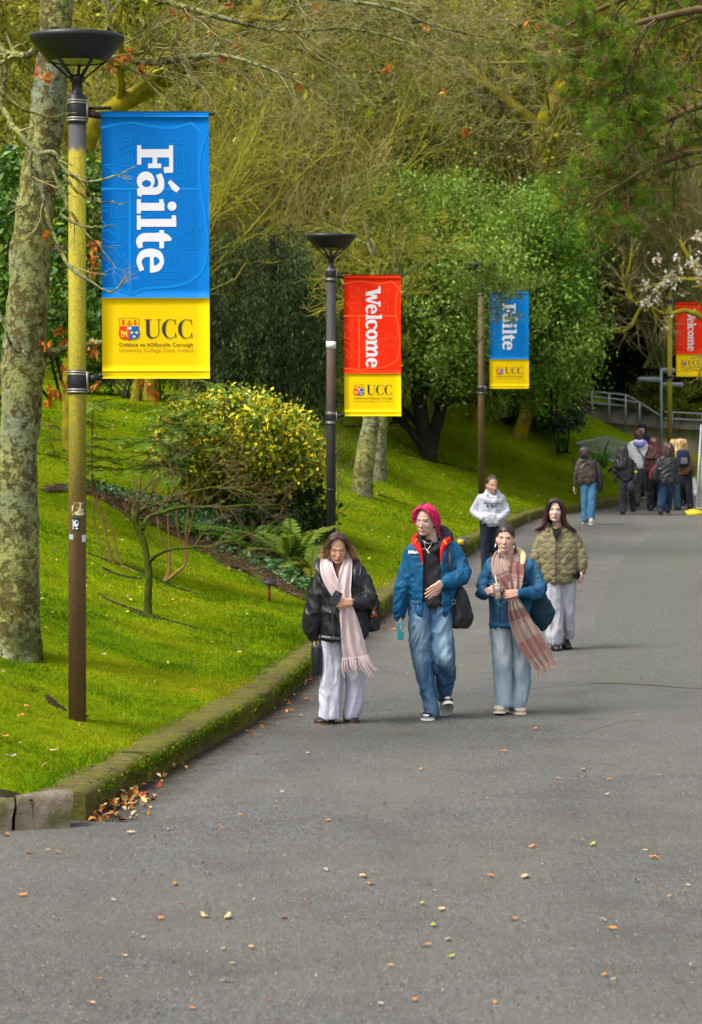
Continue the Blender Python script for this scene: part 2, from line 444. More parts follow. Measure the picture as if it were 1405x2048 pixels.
# kerb: stones in a row, each a part
t = NT('mossy_kerb'); co = t.co()
c = t.ramp(t.noise(14, 6, .65, co), [(.3, (.035, .028, .012)), (.55, (.105, .082, .034)), (.8, (.20, .16, .08))])
geo = t.n('ShaderNodeNewGeometry'); sep = t.n('ShaderNodeSeparateXYZ', Vector=geo.outputs['Normal'])
moss = t.ramp(t.noise(3.2, 6, .65, co), [(.36, 0.), (.62, 1.)])
mc = t.mix(t.noise(22, 4, .6, co), (.055, .08, .004), (.17, .16, .006))
c = t.mix(t.math('MULTIPLY', moss, .8), c, mc)
edge = t.ramp(t.noise(7, 5, .6, co), [(.36, 0.), (.5, 1.)])
t.bump(t.noise(45, 6, .7, co), .9, .02)
M_KERB = t.fin(c, .9, .15)
t = NT('bare_kerb_stone'); co = t.co()
c = t.ramp(t.noise(9, 6, .65, co), [(.3, (.085, .066, .05)), (.55, (.17, .14, .105)), (.8, (.26, .225, .17))])
c = t.mix(t.ramp(t.noise(4, 5, .6, co), [(.52, 0.), (.66, .8)]), c, (.06, .065, .012))
t.bump(t.noise(40, 6, .7, co), .8, .015)
M_KSTONE = t.fin(c, .9, .15)
kerb = empty('kerb', (0, 0, 0), kind='structure')
def kerb_piece(P, w, h, m, name='kerb_stone', lump=.012):
    P = np.asarray(P, float); P3 = np.c_[P, road_z(P[:, 1])]
    T = unit(np.gradient(P3[:, :2], axis=0)); N = np.stack([-T[:, 1], T[:, 0]], 1)
    sec = np.array([(0, -.10), (.004, .06), (.006, h - .03), (.03, h), (w * .3, h + .006), (w * .6, h + .004), (w - .02, h - .004), (w, h - .03), (w, -.05)])
    K, S = len(P), len(sec)
    V = np.zeros((K, S, 3))
    V[:, :, :2] = P[:, None] + N[:, None] * sec[None, :, 0:1]
    V[:, :, 2] = P3[:, 2:3] + sec[None, :, 1]
    V = V.reshape(-1, 3)
    V += np.stack([fnoise(V * 7, 5, 3), fnoise(V * 7, 15, 3), fnoise(V * 7, 25, 3)], 1) * lump
    i = np.arange(S - 1); k = np.arange(K - 1)[:, None] * S
    q = np.stack([k + i, k + S + i, k + S + i + 1, k + i + 1], -1).reshape(-1, 4)
    n0 = len(V); V = np.concatenate([V, V[:S], V[-S:]])
    caps = [(np.arange(S) + n0)[None][:, ::-1], (np.arange(S) + n0 + S)[None]]
    o = obj(name, V, [q] + caps, m, kerb, smooth=True)
    return o
mc_ = resample(main_curve, .08)
cuts = [0, 1.75, 4.9, 8.2, 11.6, 15.0, 18.4, 21.8, 25.2, 28.6, 32, 35.4, 38.8, 42.2, 46.5, 52, 58, 66, 90]
for a, b in zip(cuts[:-1], cuts[1:]):
    seg = mc_[int(a / .08): int(b / .08) - (0)]
    if len(seg) < 4: continue
    seg = seg.copy(); seg[-1] = seg[-1] * .9 + seg[-2] * .1
    if a > 20: seg = seg[::3]
    kerb_piece(seg, KW, .185 + RNG.uniform(-.004, .006), M_KERB)
# the two blocks that close the corner and the return to the left
kerb_piece(resample([(-2.10, 15.16), (-1.76, 15.25)], .05), .17, .215, M_KSTONE, lump=.02)
kerb_piece(resample([(-2.66, 15.02), (-2.12, 15.15)], .06), .17, .195, M_KSTONE, lump=.02)
for a in range(6):
    x1 = -2.68 - a * .75; kerb_piece(resample([(x1 - .73, 15.015 - (a + 1) * .15), (x1, 15.015 - a * .15)], .1), .17, .19, M_KSTONE, lump=.018)

# wooded slope behind everything
th = np.radians(np.linspace(-100, 75, 70)); rows = np.linspace(0, 1, 26)
V = []
for k in rows:
    for a in th:
        r0 = 84 if a > -.25 else 84 - 62 * min(1, (-a - .25) / .75)
        r = r0 + 46 * k
        x, y = math.sin(a) * r, math.cos(a) * r
        V.append((x, y, 2.2 + 40 * k ** 1.05 + 1.2 * math.sin(x * .21 + k * 5) * k))
V = np.array(V); V[:, 2] += fnoise(V * .12, 4, 3) * 1.2
t = NT('woodland_floor_light_gaps'); co = t.co()
c = t.ramp(t.noise(.35, 8, .7, co), [(.36, (.012, .016, .004)), (.47, (.045, .050, .010)), (.57, (.13, .12, .028)), (.66, (.27, .235, .10)), (.76, (.46, .42, .28))])  # floor tones, with dark gaps and light from beyond painted as pale patches
t.bump(t.noise(1.5, 8, .7, co), 1.0, .6)
tag(obj('hillside', V, grid_faces(len(th), len(rows)), t.fin(c, 1.0, 0.)), kind='structure')
# verge on the far side of the road, outside the picture
vx = np.linspace(10.5, 60, 12); vy = np.linspace(-30, 56, 16); X, Y = np.meshgrid(vx, vy)
tag(obj('grass_verge', np.stack([X, Y, .06 + .04 * (X - 10.5)], -1).reshape(-1, 3), grid_faces(12, 16), M_LAWN, smooth=True), kind='structure')
# ------------------------------------------------------------------ lamp posts and banners
M_DARK = m_plain('dark_lamp_paint', (.012, .013, .015), .45, .4, var=.35, scale=9)
M_STRAP = m_plain('steel_strap', (.26, .24, .21), .45, .5, .5, .3, 30)
M_YB = m_plain('yellow_plastic', (.75, .50, .02), .5); M_RB = m_plain('red_plastic', (.62, .05, .03), .5)
M_GLASS = NT('lamp_glass'); M_GLASS = M_GLASS.fin((.50, .52, .10), .35, .5)
def pole_mat(name, stops, zb, zt, streak=.5):
    t = NT(name); co = t.co()
    g = t.n('ShaderNodeNewGeometry'); s = t.n('ShaderNodeSeparateXYZ', Vector=g.outputs['Position'])
    f = t.n('ShaderNodeMapRange', Value=s.outputs['Z']); f.inputs[1].default_value = zb; f.inputs[2].default_value = zt
    nz = t.noise(7, 5, .6, t.map(co, (1, 1, .35)))
    ff = t.math('ADD', f.outputs[0], t.math('MULTIPLY', t.math('SUBTRACT', nz, .5), .10))
    c = t.ramp(ff, stops)
    fl = t.noise(55, 6, .7, co)
    c = t.mix(t.ramp(fl, [(.42, 0.), (.62, streak)]), c, (.045, .042, .030))
    run = t.noise(22, 4, .6, t.map(co, (1, 1, .06)))
    c = t.mix(t.ramp(run, [(.5, 0.), (.75, .4)]), c, (.055, .042, .022))
    t.bump(fl, .4, .004)
    return t.fin(c, .7, .25)
BLK, BRN, MOSS, GRY = (.012, .013, .015), (.17, .088, .042), (.34, .29, .006), (.060, .063, .072)
POLE_M = {
 0: pole_mat('mossy_rusty_pole', [(0, BRN), (.28, (.18, .10, .042)), (.36, (.16, .12, .015)), (.50, (.27, .225, .010)), (.62, MOSS), (.925, MOSS), (.935, GRY), (1, GRY)], 0.3, 4.9, .45),
 1: pole_mat('grey_stained_pole', [(0, (.03, .031, .034)), (.5, (.035, .033, .032)), (.62, (.075, .045, .030)), (.72, (.075, .05, .035)), (.8, (.04, .041, .046)), (1, (.03, .032, .038))], .2, 4.6, .1),
 2: pole_mat('brown_pole', [(0, (.10, .055, .025)), (.6, (.12, .075, .030)), (1, (.10, .085, .03))], .2, 4.9, .25),
 3: pole_mat('mossy_pole', [(0, (.13, .085, .02)), (.35, (.20, .16, .015)), (.6, (.26, .23, .01)), (1, MOSS)], .3, 5.2, .2)}

def ring_strip(outer, inner):
    n = len(outer); V = np.concatenate([outer, inner]); i = np.arange(n); j = (i + 1) % n
    return V, np.stack([i, j, n + j, n + i], 1)
def ribbon2(pts, hw, n=26):
    A = catmull(np.c_[np.asarray(pts, float), np.broadcast_to(hw, (len(pts),))], n) if len(pts) > 2 else np.c_[np.asarray(pts, float), np.broadcast_to(hw, (len(pts),))]
    P, h = A[:, :2], A[:, 2:3]
    T = unit(np.gradient(P, axis=0)); N = np.stack([-T[:, 1], T[:, 0]], 1)
    V = np.concatenate([P + N * h, P - N * h]); m = len(P); i = np.arange(m - 1)
    return V, np.stack([i, i + 1, m + i + 1, m + i], 1)
def rect2(x0, x1, y0, y1): return np.array([(x0, y0), (x1, y0), (x1, y1), (x0, y1)], float), np.array([[0, 1, 2, 3]])
def poly2(*p): return np.array(p, float), np.arange(len(p))[None]
def ellp(c, rx, ry, n=36, a0=0, a1=360):
    a = np.radians(np.linspace(a0, a1, n, endpoint=(a1 - a0) < 360)); return np.stack([c[0] + rx * np.cos(a), c[1] + ry * np.sin(a)], 1)
def disc2(c, rx, ry, n=24): return ellp(c, rx, ry, n), np.arange(n)[None]
# letters are drawn as they hang: x towards the tops of the letters, y in reading direction
def g_e(h0=0, hk=1, a0=0, ak=1):
    f = lambda p: (h0 + hk * (p[0] - 432), a0 + ak * (p[1] - 1508))
    k = (abs(hk) + abs(ak)) / 2
    A = [(600,1722),(660,1704),(698,1640),(662,1566),(578,1550),(495,1568),(458,1640),(488,1738)]
    return [ribbon2([f(p) for p in A], np.array([36, 32, 22, 36, 44, 38, 27, 25]) * k), rect2(*[f((572, 0))[0], f((612, 0))[0]], f((0, 1545))[1], f((0, 1758))[1])]
def g_l(h0=0, hk=1, a0=0, ak=1):
    h = lambda x: h0 + hk * (x - 437); a = lambda y: a0 + ak * (y - 1158)
    return [rect2(h(437), h(850), a(1195), a(1277)), rect2(h(437), h(478), a(1158), a(1308)), rect2(h(803), h(848), a(1157), a(1232))]
def failte():
    o = [rect2(443, 487, 422, 625), rect2(443, 820, 463, 550), rect2(778, 820, 422, 706), poly2((720, 652), (820, 644), (820, 708), (724, 713)), rect2(604, 652, 545, 640), rect2(557, 695, 613, 662)]
    o += [ring_strip(ellp((532, 796), 93, 99), ellp((540, 824), 48, 37))]
    o += [rect2(487, 640, 862, 942), poly2((440, 878), (487, 862), (487, 966), (445, 950)), ribbon2([(625, 902), (665, 890), (692, 850), (692, 790), (668, 724)], [40, 38, 33, 31, 29])]
    o += [poly2((763, 812), (790, 783), (892, 874), (852, 919), (808, 885))]
    o += [rect2(440, 726, 1026, 1108), rect2(437, 480, 988, 1137), rect2(672, 716, 988, 1040), disc2((806, 1060), 47, 49)]
    o += g_l(437, 1, 1158, 1)
    o += [ribbon2([(798, 1412), (722, 1388), (600, 1387), (505, 1391), (463, 1430), (474, 1498)], [14, 44, 45, 44, 36, 24]), rect2(672, 720, 1312, 1502)]
    return o + g_e(432, 1, 1508, 1)
def welcome():
    o = [poly2((586, 300), (586, 352), (400, 392), (400, 345)), poly2((400, 348), (400, 378), (540, 408), (540, 384)), poly2((542, 376), (542, 424), (400, 462), (400, 428)), poly2((400, 432), (400, 462), (580, 508), (580, 482))]
    o += [rect2(562, 588, 268, 362), rect2(562, 588, 462, 528)]
    o += g_e(394, .51, 502, .475) + g_l(398, .50, 628, .48)
    o += [ribbon2([(500, 812), (522, 790), (530, 757), (512, 722), (470, 718), (425, 730), (407, 765), (424, 808)], [17, 16, 11, 19, 23, 19, 13, 12])]
    o += [ring_strip(ellp((472, 886), 74, 66), ellp((472, 886), 44, 25))]
    for a in (988, 1066, 1146): o += [rect2(400, 520, a - 20, a + 20), rect2(398, 420, a - 33, a + 33)]
    for a in (1000, 1080): o += [ribbon2([(495, a), (526, a + 30), (530, a + 50), (505, a + 66)], [12, 16, 19, 20])]
    o += [rect2(516, 540, 950, 996)]
    return o + g_e(394, .51, 1188, .485)
def ghost():
    def L(*p, w=9):
        p = np.array(p, float); q = np.r_[0, np.cumsum(np.linalg.norm(np.diff(p, axis=0), axis=1))]
        t = np.unique(np.r_[np.arange(0, q[-1], 50.), q]); P = np.stack([np.interp(t, q, p[:, 0]), np.interp(t, q, p[:, 1])], 1)
        T = unit(np.gradient(P, axis=0)); N = np.stack([-T[:, 1], T[:, 0]], 1) * w / 2
        m = len(P); i = np.arange(m - 1)
        return np.concatenate([P + N, P - N]), np.stack([i, i + 1, m + i + 1, m + i], 1)
    S = lambda pts, w, n=60: ribbon2(pts, w / 2, n)
    thick = [S([(64, 238), (200, 212), (330, 190), (450, 192), (600, 222), (780, 240), (900, 222), (1020, 190)], 26), L((1020, 190), (1170, 332), w=30), S([(1165, 335), (1112, 480), (1092, 650), (1100, 860), (1140, 1080), (1168, 1300), (1172, 1500), (1135, 1700), (1020, 1830), (850, 1895), (650, 1915), (500, 1930), (380, 1990)], 30), S([(380, 1990), (250, 1935), (60, 1925)], 28), L((66, 880), (1088, 880), w=30), L((365, 905), (362, 1975), w=30)]
    thin = [L((730, 345), (750, 352), (752, 378), (792, 378), (796, 348), (848, 348), (868, 378), (892, 348), (955, 345), (935, 405), (765, 405), (730, 345)), L((765, 405), (752, 520), (748, 780), (945, 790), (940, 690), (930, 600), (938, 405)), L((855, 570), (895, 570), (895, 640), (855, 640), (855, 570)), L((820, 440), (862, 440), (862, 525), (820, 525)), L((800, 780), (800, 735), (840, 720), (860, 735), (860, 785)), L((745, 690), (960, 690))]
    thin += [L((378, 300), (378, 420)), L((350, 500), (350, 640)), L((390, 500), (390, 640)), L((205, 490), (330, 420), (470, 380), (520, 335), (505, 410), (380, 470), (265, 515), (205, 490)), L((270, 345), (340, 330), (372, 310), (360, 370), (310, 375), (270, 345)), L((100, 628), (230, 622), (300, 650), (420, 640)), L((100, 628), (180, 680), (220, 730)), L((220, 730), (420, 690)), S([(240, 800), (300, 740), (350, 790), (400, 740)], 9)]
    thin += [L((165, 1165), (185, 985), (230, 960), (240, 1110), (165, 1165)), S([(240, 965), (300, 945), (360, 980), (400, 960)], 9), S([(165, 1180), (260, 1185), (340, 1165), (420, 1185)], 8), L((400, 960), (520, 1000), (600, 1050)), S([(450, 1180), (560, 1170), (620, 1110), (660, 1130)], 10), L((70, 1065), (150, 1065)), L((70, 1110), (150, 1110))]
    thin += [S([(70, 1395), (160, 1440), (235, 1430), (255, 1385), (230, 1340), (180, 1345), (130, 1310), (70, 1330)], 10), S([(190, 1465), (220, 1500), (225, 1550), (280, 1600), (300, 1560), (318, 1640), (290, 1700), (250, 1730), (200, 1690), (215, 1650), (250, 1640)], 10), S([(70, 1540), (130, 1560), (150, 1640), (120, 1700), (190, 1730)], 10), S([(70, 1210), (100, 1250), (75, 1300)], 10)]
    def crown(dx, dy):
        q = lambda *p, w=7: L(*[(x + dx, y + dy) for x, y in p], w=w)
        r = [q((838, 1425), (808, 1295), (882, 1375), (878, 1245), (925, 1360), (955, 1215), (985, 1345), (1040, 1245), (1042, 1350), (1115, 1272), (1082, 1430)), q((830, 1438), (1095, 1438)), q((845, 1440), (845, 1500)), q((1075, 1440), (1075, 1500)), q((820, 1507), (1090, 1507)), q((935, 1458), (978, 1458), (978, 1482), (935, 1482), (935, 1458))]
        for cx in (882, 1025): r.append(ring_strip(ellp((cx + dx, 1470 + dy), 18, 15, 12), ellp((cx + dx, 1470 + dy), 12, 9, 12)))
        return r
    thin += crown(0, 0) + crown(-200, 312) + crown(-392, 30)
    return thick + thin
def ucc():
    o = [rect2(578, 618, 346, 500), rect2(722, 730, 346, 492), rect2(553, 643, 342, 350), rect2(700, 752, 342, 350), ribbon2([(598, 496), (606, 530), (640, 556), (680, 556), (716, 532), (726, 488)], [20, 19, 9, 5, 4, 4])]
    for dx in (0, 188):
        o += [ribbon2([(922 + dx, 392), (905 + dx, 356), (868 + dx, 344), (825 + dx, 356), (792 + dx, 400), (783 + dx, 452), (792 + dx, 508), (825 + dx, 552), (868 + dx, 562), (905 + dx, 546), (926 + dx, 502)], [3, 4, 4, 7, 17, 21, 17, 7, 4, 4, 3]), poly2((912 + dx, 342), (922 + dx, 342), (922 + dx, 410), (917 + dx, 410)), poly2((918 + dx, 500), (925 + dx, 495), (931 + dx, 558), (921 + dx, 560))]
    return o
def crest():
    """coloured shield: list of (colour, pieces) in the units of the yellow panel"""
    red, blu, yel, brn, wht = lin(225, 60, 10), lin(0, 95, 175), lin(250, 205, 60), lin(110, 40, 0), (.8, .8, .8)
    tri = lambda y0, y1: None
    left = [(262, 423), (381, 423), (381, 583), (350, 574), (300, 570), (272, 556), (260, 520), (262, 480), (272, 445)]
    right = [(381, 423), (494, 423), (488, 445), (500, 490), (500, 530), (482, 560), (455, 572), (410, 574), (381, 583)]
    out = [(258, 345), (262, 330), (290, 333), (315, 322), (345, 330), (380, 322), (415, 330), (450, 322), (480, 333), (498, 332), (503, 348), (490, 390), (494, 423), (488, 445), (500, 490), (500, 530), (482, 560), (455, 572), (410, 574), (381, 585), (350, 574), (300, 570), (272, 556), (260, 520), (262, 480), (272, 445), (264, 423), (272, 390), (258, 345)]
    tow = lambda x: [rect2(x - 12, x + 12, 362, 398), rect2(x - 16, x + 16, 346, 358), rect2(x - 16, x + 16, 398, 406)]
    crn = lambda x, y: [poly2((x - 18, y - 14), (x - 8, y - 6), (x, y - 16), (x + 8, y - 6), (x + 18, y - 14), (x + 14, y + 14), (x - 14, y + 14))]
    lion = [ribbon2([(285, 505), (305, 500), (335, 505), (355, 520)], [12, 15, 13, 8]), disc2((292, 488), 13, 13, 14), ribbon2([(298, 510), (288, 535), (300, 548)], 5), ribbon2([(345, 515), (352, 535), (366, 546)], 5), ribbon2([(320, 512), (322, 545)], 5), ribbon2([(352, 505), (345, 485), (362, 478)], 4)]
    ship = [poly2((345, 388), (412, 388), (400, 404), (358, 404)), ribbon2([(378, 388), (384, 345)], 3), poly2((384, 350), (362, 378), (384, 378)), poly2((386, 352), (402, 368), (386, 372))]
    book = [disc2((368, 446), 13, 15, 14), disc2((394, 446), 13, 15, 14)]
    line = [ribbon2(out, 2.2, len(out))]
    return [(red, [poly2(*left)]), (blu, [poly2(*right)]), (brn, line), (lin(215, 70, 10), tow(310) + tow(449) + ship), (yel, lion + crn(410, 496) + crn(468, 496) + crn(438, 542)), (wht, book)]

def flat_attr(name, rough=.5): 
    t = NT(name); return t.fin(t.attr(), rough, .3)
M_PRINT = flat_attr('banner_print', .5)
def cloth_mat(name, c):
    t = NT(name); co = t.co()
    k = t.mix(t.noise(3, 4, .5, co), tuple(np.array(c) * .92), tuple(np.minimum(np.array(c) * 1.06, 1)))
    t.bump(t.noise(1.4, 1, .5, co), .06, .02)
    return t.fin(k, .55, .10)
BLUE, RED, YEL = (.000, .155, .52), (.80, .022, .002), (.86, .58, .000)
M_BLUE, M_RED, M_YEL = cloth_mat('blue_banner_cloth', BLUE), cloth_mat('red_banner_cloth', RED), cloth_mat('yellow_banner_cloth', YEL)
M_LETTER = m_plain('white_print', (.70, .70, .73), .5, .3, var=.02)
M_INK = m_plain('dark_grey_print', (.030, .030, .032), .5, .3, var=.05)
M_SMALL1 = m_plain('brown_print', (.09, .045, .002), .5, .3, var=.05)
M_SMALL2 = m_plain('thin_brown_print', (.36, .22, .001), .5, .3, var=.05)
def text_mesh(s, width, bold=0.0):
    cu = bpy.data.curves.new('t', 'FONT'); cu.body = s; cu.size = 1; cu.offset = bold; cu.space_character = 1.08; cu.resolution_u = 3
    o = bpy.data.objects.new('t', cu); COL.objects.link(o)
    me = bpy.data.meshes.new_from_object(o.evaluated_get(bpy.context.evaluated_depsgraph_get()))
    V = np.array([v.co[:] for v in me.vertices]); T = [np.array([list(p.vertices)]) for p in me.polygons if len(p.vertices) >= 3]
    bpy.data.objects.remove(o); bpy.data.curves.remove(cu); bpy.data.meshes.remove(me)
    V = V[:, :2]; V[:, 0] -= V[:, 0].min(); k = width / V[:, 0].max()
    return V * k, T
def banner(post, xl, zt, y, kind, w=.808, h=2.0, small=True):
    """xl left edge, zt top, y front: cloth with hems, rods, lettering"""
    ph = xl * 3.7
    wave = lambda X, Zl: y + .006 * np.sin(2.1 * Zl + ph) * (X / w) + .004 * np.sin(3.3 * Zl + 2 * X + ph) * np.sin(np.pi * np.clip(X / w, 0, 1))
    def sheet(z0, z1, m, name, off=0., x0=0., x1=w, nx=9, nz=26, par=None):
        X, Zl = np.meshgrid(np.linspace(x0, x1, nx), np.linspace(z0, z1, nz))
        skew = -.010 * (Zl / h)
        Yv = wave(X, Zl) - off
        V = np.stack([xl + X - skew, Yv, zt - Zl], -1).reshape(-1, 3); Vb = V + np.array([0, .004, 0])
        n = nx * nz; G = grid_faces(nx, nz)
        e = [np.array([0, nx - 1, n - 1, n - nx])]
        bi = np.r_[np.arange(nx), np.arange(1, nz) * nx + nx - 1, (n - nx + np.arange(nx))[::-1][1:], (np.arange(nz - 1)[::-1] * nx)[:-1]]
        bj = np.roll(bi, -1)
        return obj(name, np.concatenate([V, Vb]), [np.concatenate([G, G[:, ::-1] + n, np.stack([bi, bj, bj + n, bi + n], 1)])], m, par or b, smooth=False)
    b = empty('banner', (xl, y, zt - h), *kind['tag'])
    top = sheet(0.03, 1.394, kind['m'], 'upper_panel', nz=22); low = sheet(1.394, 1.955, M_YEL, 'lower_panel', nz=10)
    sheet(-.005, .036, kind['m'], 'hem', .006, nz=4); sheet(1.945, 2.0, M_YEL, 'hem', .006, nz=4)
    V, Fq = join([tube([(xl - .06, y + .022, zt - .012), (xl + w + .04, y + .022, zt - .012)], .011, 8)]); obj('rod', V, Fq, M_DARK, b)
    V, Fq = join([tube([(xl - .06, y + .022, zt - h + .024), (xl + w + .045, y + .022, zt - h + .024)], .011, 8)]); obj('rod', V, Fq, M_DARK, b)
    def put(pieces, fx, fz, name, m, off, par, col=None):
        out, cs = [], []
        for q, (P, Fs) in enumerate(pieces):
            P = np.asarray(P, float); X = fx(P); Zl = fz(P)
            Yv = wave(X, Zl) - off - .00012 * (q % 9)
            out.append((np.stack([xl + X + .010 * Zl / h, Yv, zt - Zl], 1), Fs))
        Vs, Fl, n = [], [], 0
        for k, (Vv, Fs) in enumerate(out):
            for f in (Fs if isinstance(Fs, list) else [Fs]): Fl.append(np.asarray(f) + n)
            Vs.append(Vv); n += len(Vv)
            if col is not None: cs.append(np.repeat(np.array(col[k])[None], len(Vv), 0))
        return obj(name, np.concatenate(Vs), Fl, m, par, col=np.concatenate(cs) if col is not None else None)
    k1 = 1 / 5.25 / 266
    put(ghost(), lambda P: (P[:, 0] - 66) * k1, lambda P: (P[:, 1] - 75) * k1, 'emblem_outline', kind['g'], .0012, top)
    if kind['w'] == 'F': put(failte(), lambda P: (P[:, 0] - 66) * k1, lambda P: (P[:, 1] - 75) * k1, 'lettering', M_LETTER, .0024, top)
    else:
        k2 = 1 / 6.4 / 140.5
        put(welcome(), lambda P: (P[:, 0] - 118) * k2, lambda P: (P[:, 1] - 130) * k2, 'lettering', M_LETTER, .0024, top)
    k3 = 1 / 5.854 / 266; z3 = 580 - 224.5
    fx = lambda P: (P[:, 0] - 62) * k3; fz = lambda P: z3 / 266 + P[:, 1] * k3
    put(ucc(), fx, fz, 'lettering', M_INK, .0035, low)
    cr = crest(); pcs, cl = [], []
    for c_, ps in cr:
        for p in ps: pcs.append(p); cl.append(c_)
    put(pcs, fx, fz, 'crest', M_PRINT, .0035, low, cl)
    if small:
        for s, wd, m, bold, yy in (('Coláiste na hOllscoile Corcaigh', 862, M_SMALL1, .012, 658), ('University College Cork, Ireland', 866, M_SMALL2, 0., 722)):
            P, T = text_mesh(s, wd, bold)
            P = np.c_[P[:, 0] + 262, yy - P[:, 1]]
            put([(P, T)], fx, fz, 'small_lettering', m, .0035, low)
    return b
def gm(name, c): return cloth_mat(name, c)
G_BLUE, G_RED = gm('pale_blue_print', (.002, .222, .645)), gm('pale_red_print', (.86, .085, .018))

def lamp_post(u, scale, zt_v, base_z, k, label):
    """zt_v: photo row of the banner's top edge; scale: photo pixels per metre there"""
    d = F / scale; x = (u - CU) / scale; zt = CH - (zt_v - HV) / scale      # banner top
    z = lambda v: zt + (225 - v) / 266.0                                    # heights measured on the nearest post
    p = empty('lamp_post', (x, d, base_z), label, 'lamp post', 'lamp posts carrying banners along the path')
    pm = POLE_M[k]; r = .0665
    obj('pole', *tube([(x, d, base_z - .3), (x, d, z(244))], r, 22, n=30), pm, p, smooth=True)
    col_m = pm if k == 3 else M_DARK
    obj('collar', *lathe([(r, z(250)), (r + .004, z(246)), (r + .004, z(192)), (.045, z(188)), (.040, z(180)), (.040, z(166)), (.055, z(163)), (.062, z(156)), (.05, z(150)), (.001, z(149))], 20, (x, d, 0)), col_m, p, smooth=True)
    hd = obj('lamp_bowl', *lathe([(.001, z(78)), (.20, z(74)), (.345, z(71)), (.357, z(73)), (.357, z(80)), (.352, z(83)), (.285, z(103)), (.218, z(124)), (.212, z(124)), (.205, z(121)), (.19, z(112)), (.001, z(112))], 40, (x, d, 0)), M_DARK, p, smooth=True)
    obj('lamp_glass', *lathe([(.205, z(121.5)), (.18, z(117)), (.17, z(114)), (.001, z(113))], 30, (x, d, 0)), M_GLASS, hd, smooth=True)
    for q in range(5):
        a = 2 * math.pi * q / 5 + .35
        c_, s_ = math.cos(a), math.sin(a)
        obj('strut', *bar((x + .215 * c_, d + .215 * s_, z(121)), (x + .048 * c_, d + .048 * s_, z(158)), .022, .014), M_DARK, p)
    for v0, sgn in ((222, 1), (764, -1)):
        ps = [lathe([(r + .003, z(v0 + 24)), (r + .009, z(v0 + 22)), (r + .009, z(v0 - 22)), (r + .003, z(v0 - 24))], 20, (x, d, 0))]
        obj('clamp', *join(ps), M_DARK if k != 3 else M_DARK, p, smooth=False)
        ss = []
        for dv in (-20, -15, 15, 20): ss.append(lathe([(r + .008, z(v0 + dv + 2)), (r + .013, z(v0 + dv + 1.6)), (r + .013, z(v0 + dv - 1.6)), (r + .008, z(v0 + dv - 2))], 20, (x, d, 0)))
        ss.append(box((x + r + .012, d - .03, z(v0)), (.016, .03, .15)))
        obj('strap', *join(ss), M_STRAP, p)
        arm = [bar((x + r, d, z(v0 + 4 * sgn)), (x + r + .10, d, z(v0 + 10 * sgn)), .05, .05), bar((x + r, d, z(v0 - 5)), (x + r + .19, d, z(v0 - 6)), .022, .022), bar((x + r + .08, d, z(v0 + 10 * sgn)), (x + r + .13, d - .012, z(233 if sgn > 0 else 750)), .03, .035)]
        obj('bracket', *join(arm), M_DARK, p)
    return p, x, d, zt
KB = lambda s: dict(m=M_BLUE, g=G_BLUE, w='F', tag=(s, 'banner', 'banners hanging from the lamp posts'))
KR = lambda s: dict(m=M_RED, g=G_RED, w='W', tag=(s, 'banner', 'banners hanging from the lamp posts'))
LAMPS = []
for k, (u, sc_, zv, bu, lab, kind) in enumerate([
    (155, 266, 225, 203, 'tall lamp post with yellow moss above a rusty brown foot beside the lichened trunk', KB('large blue and yellow banner reading Fáilte on the mossy rusty lamp post')),
    (662.5, 140.5, 551, 688, 'dark grey lamp post with a white band behind the woman in the black leather jacket', KR('red and yellow banner reading Welcome on the dark grey lamp post')),
    (963, 97.0, 583, 979, 'slim brown lamp post rising behind the person in the pale grey hoodie', KB('small blue and yellow banner half hidden by holly leaves')),
    (1340, 74.0, 605, 1352, 'far yellow green mossy lamp post next to the finger signpost', KR('far red and yellow banner cut by the right edge of the view'))]):
    d = F / sc_; x = (u - CU) / sc_
    bz = float(ground(np.array([x]), np.array([d]))[0])
    p, x, d, zt = lamp_post(u, sc_, zv, bz, k, lab)
    banner(p, (bu - CU) / sc_, zt, d - .02, kind, small=True)
    LAMPS.append((p, x, d, bz))
# white band on the second post, stickers on the first
p, x, d, bz = LAMPS[1]
z0 = CH - (690 - HV) / 140.5
obj('white_band', *lathe([(.067, z0 + .05), (.070, z0 + .05), (.070, z0 - .05), (.067, z0 - .05)], 20, (x, d, 0)), m_plain('white_tape', (.75, .75, .72), .5), p)
z1 = CH - (980 - HV) / 140.5
obj('pole_joint', *lathe([(.066, z1 + .02), (.071, z1 + .015), (.071, z1 - .015), (.066, z1 - .02)], 20, (x, d, 0)), M_DARK, p)
p, x, d, bz = LAMPS[0]
def sticker(u0, u1, v0, v1, m, name='sticker', r=.0685):
    V = []
    us = np.linspace(u0, u1, 7)
    for v in (v0, v1):
        for u in us:
            xx = (u - 155) / 266; xx = max(-.0665, min(.0665, xx)); a = math.asin(xx / .0685)
            V.append((x + r * math.sin(a), d - r * math.cos(a), CH - (v - HV) / 266))
    return obj(name, V, grid_faces(7, 2), m, p)
t = NT('torn_sticker'); co = t.co()
sticker(146, 170, 1004, 1030, t.fin(t.ramp(t.noise(26, 3, .6, co), [(.3, (.55, .50, .30)), (.45, (.60, .55, .30)), (.5, (.35, .10, .03)), (.58, (.08, .12, .02)), (.66, (.02, .03, .03)), (.72, (.5, .45, .25))]), .6))
s_ = sticker(146, 163, 1035, 1060, m_plain('black_sticker', (.012, .03, .035), .5))
Vs, Fs, n = [], [], 0
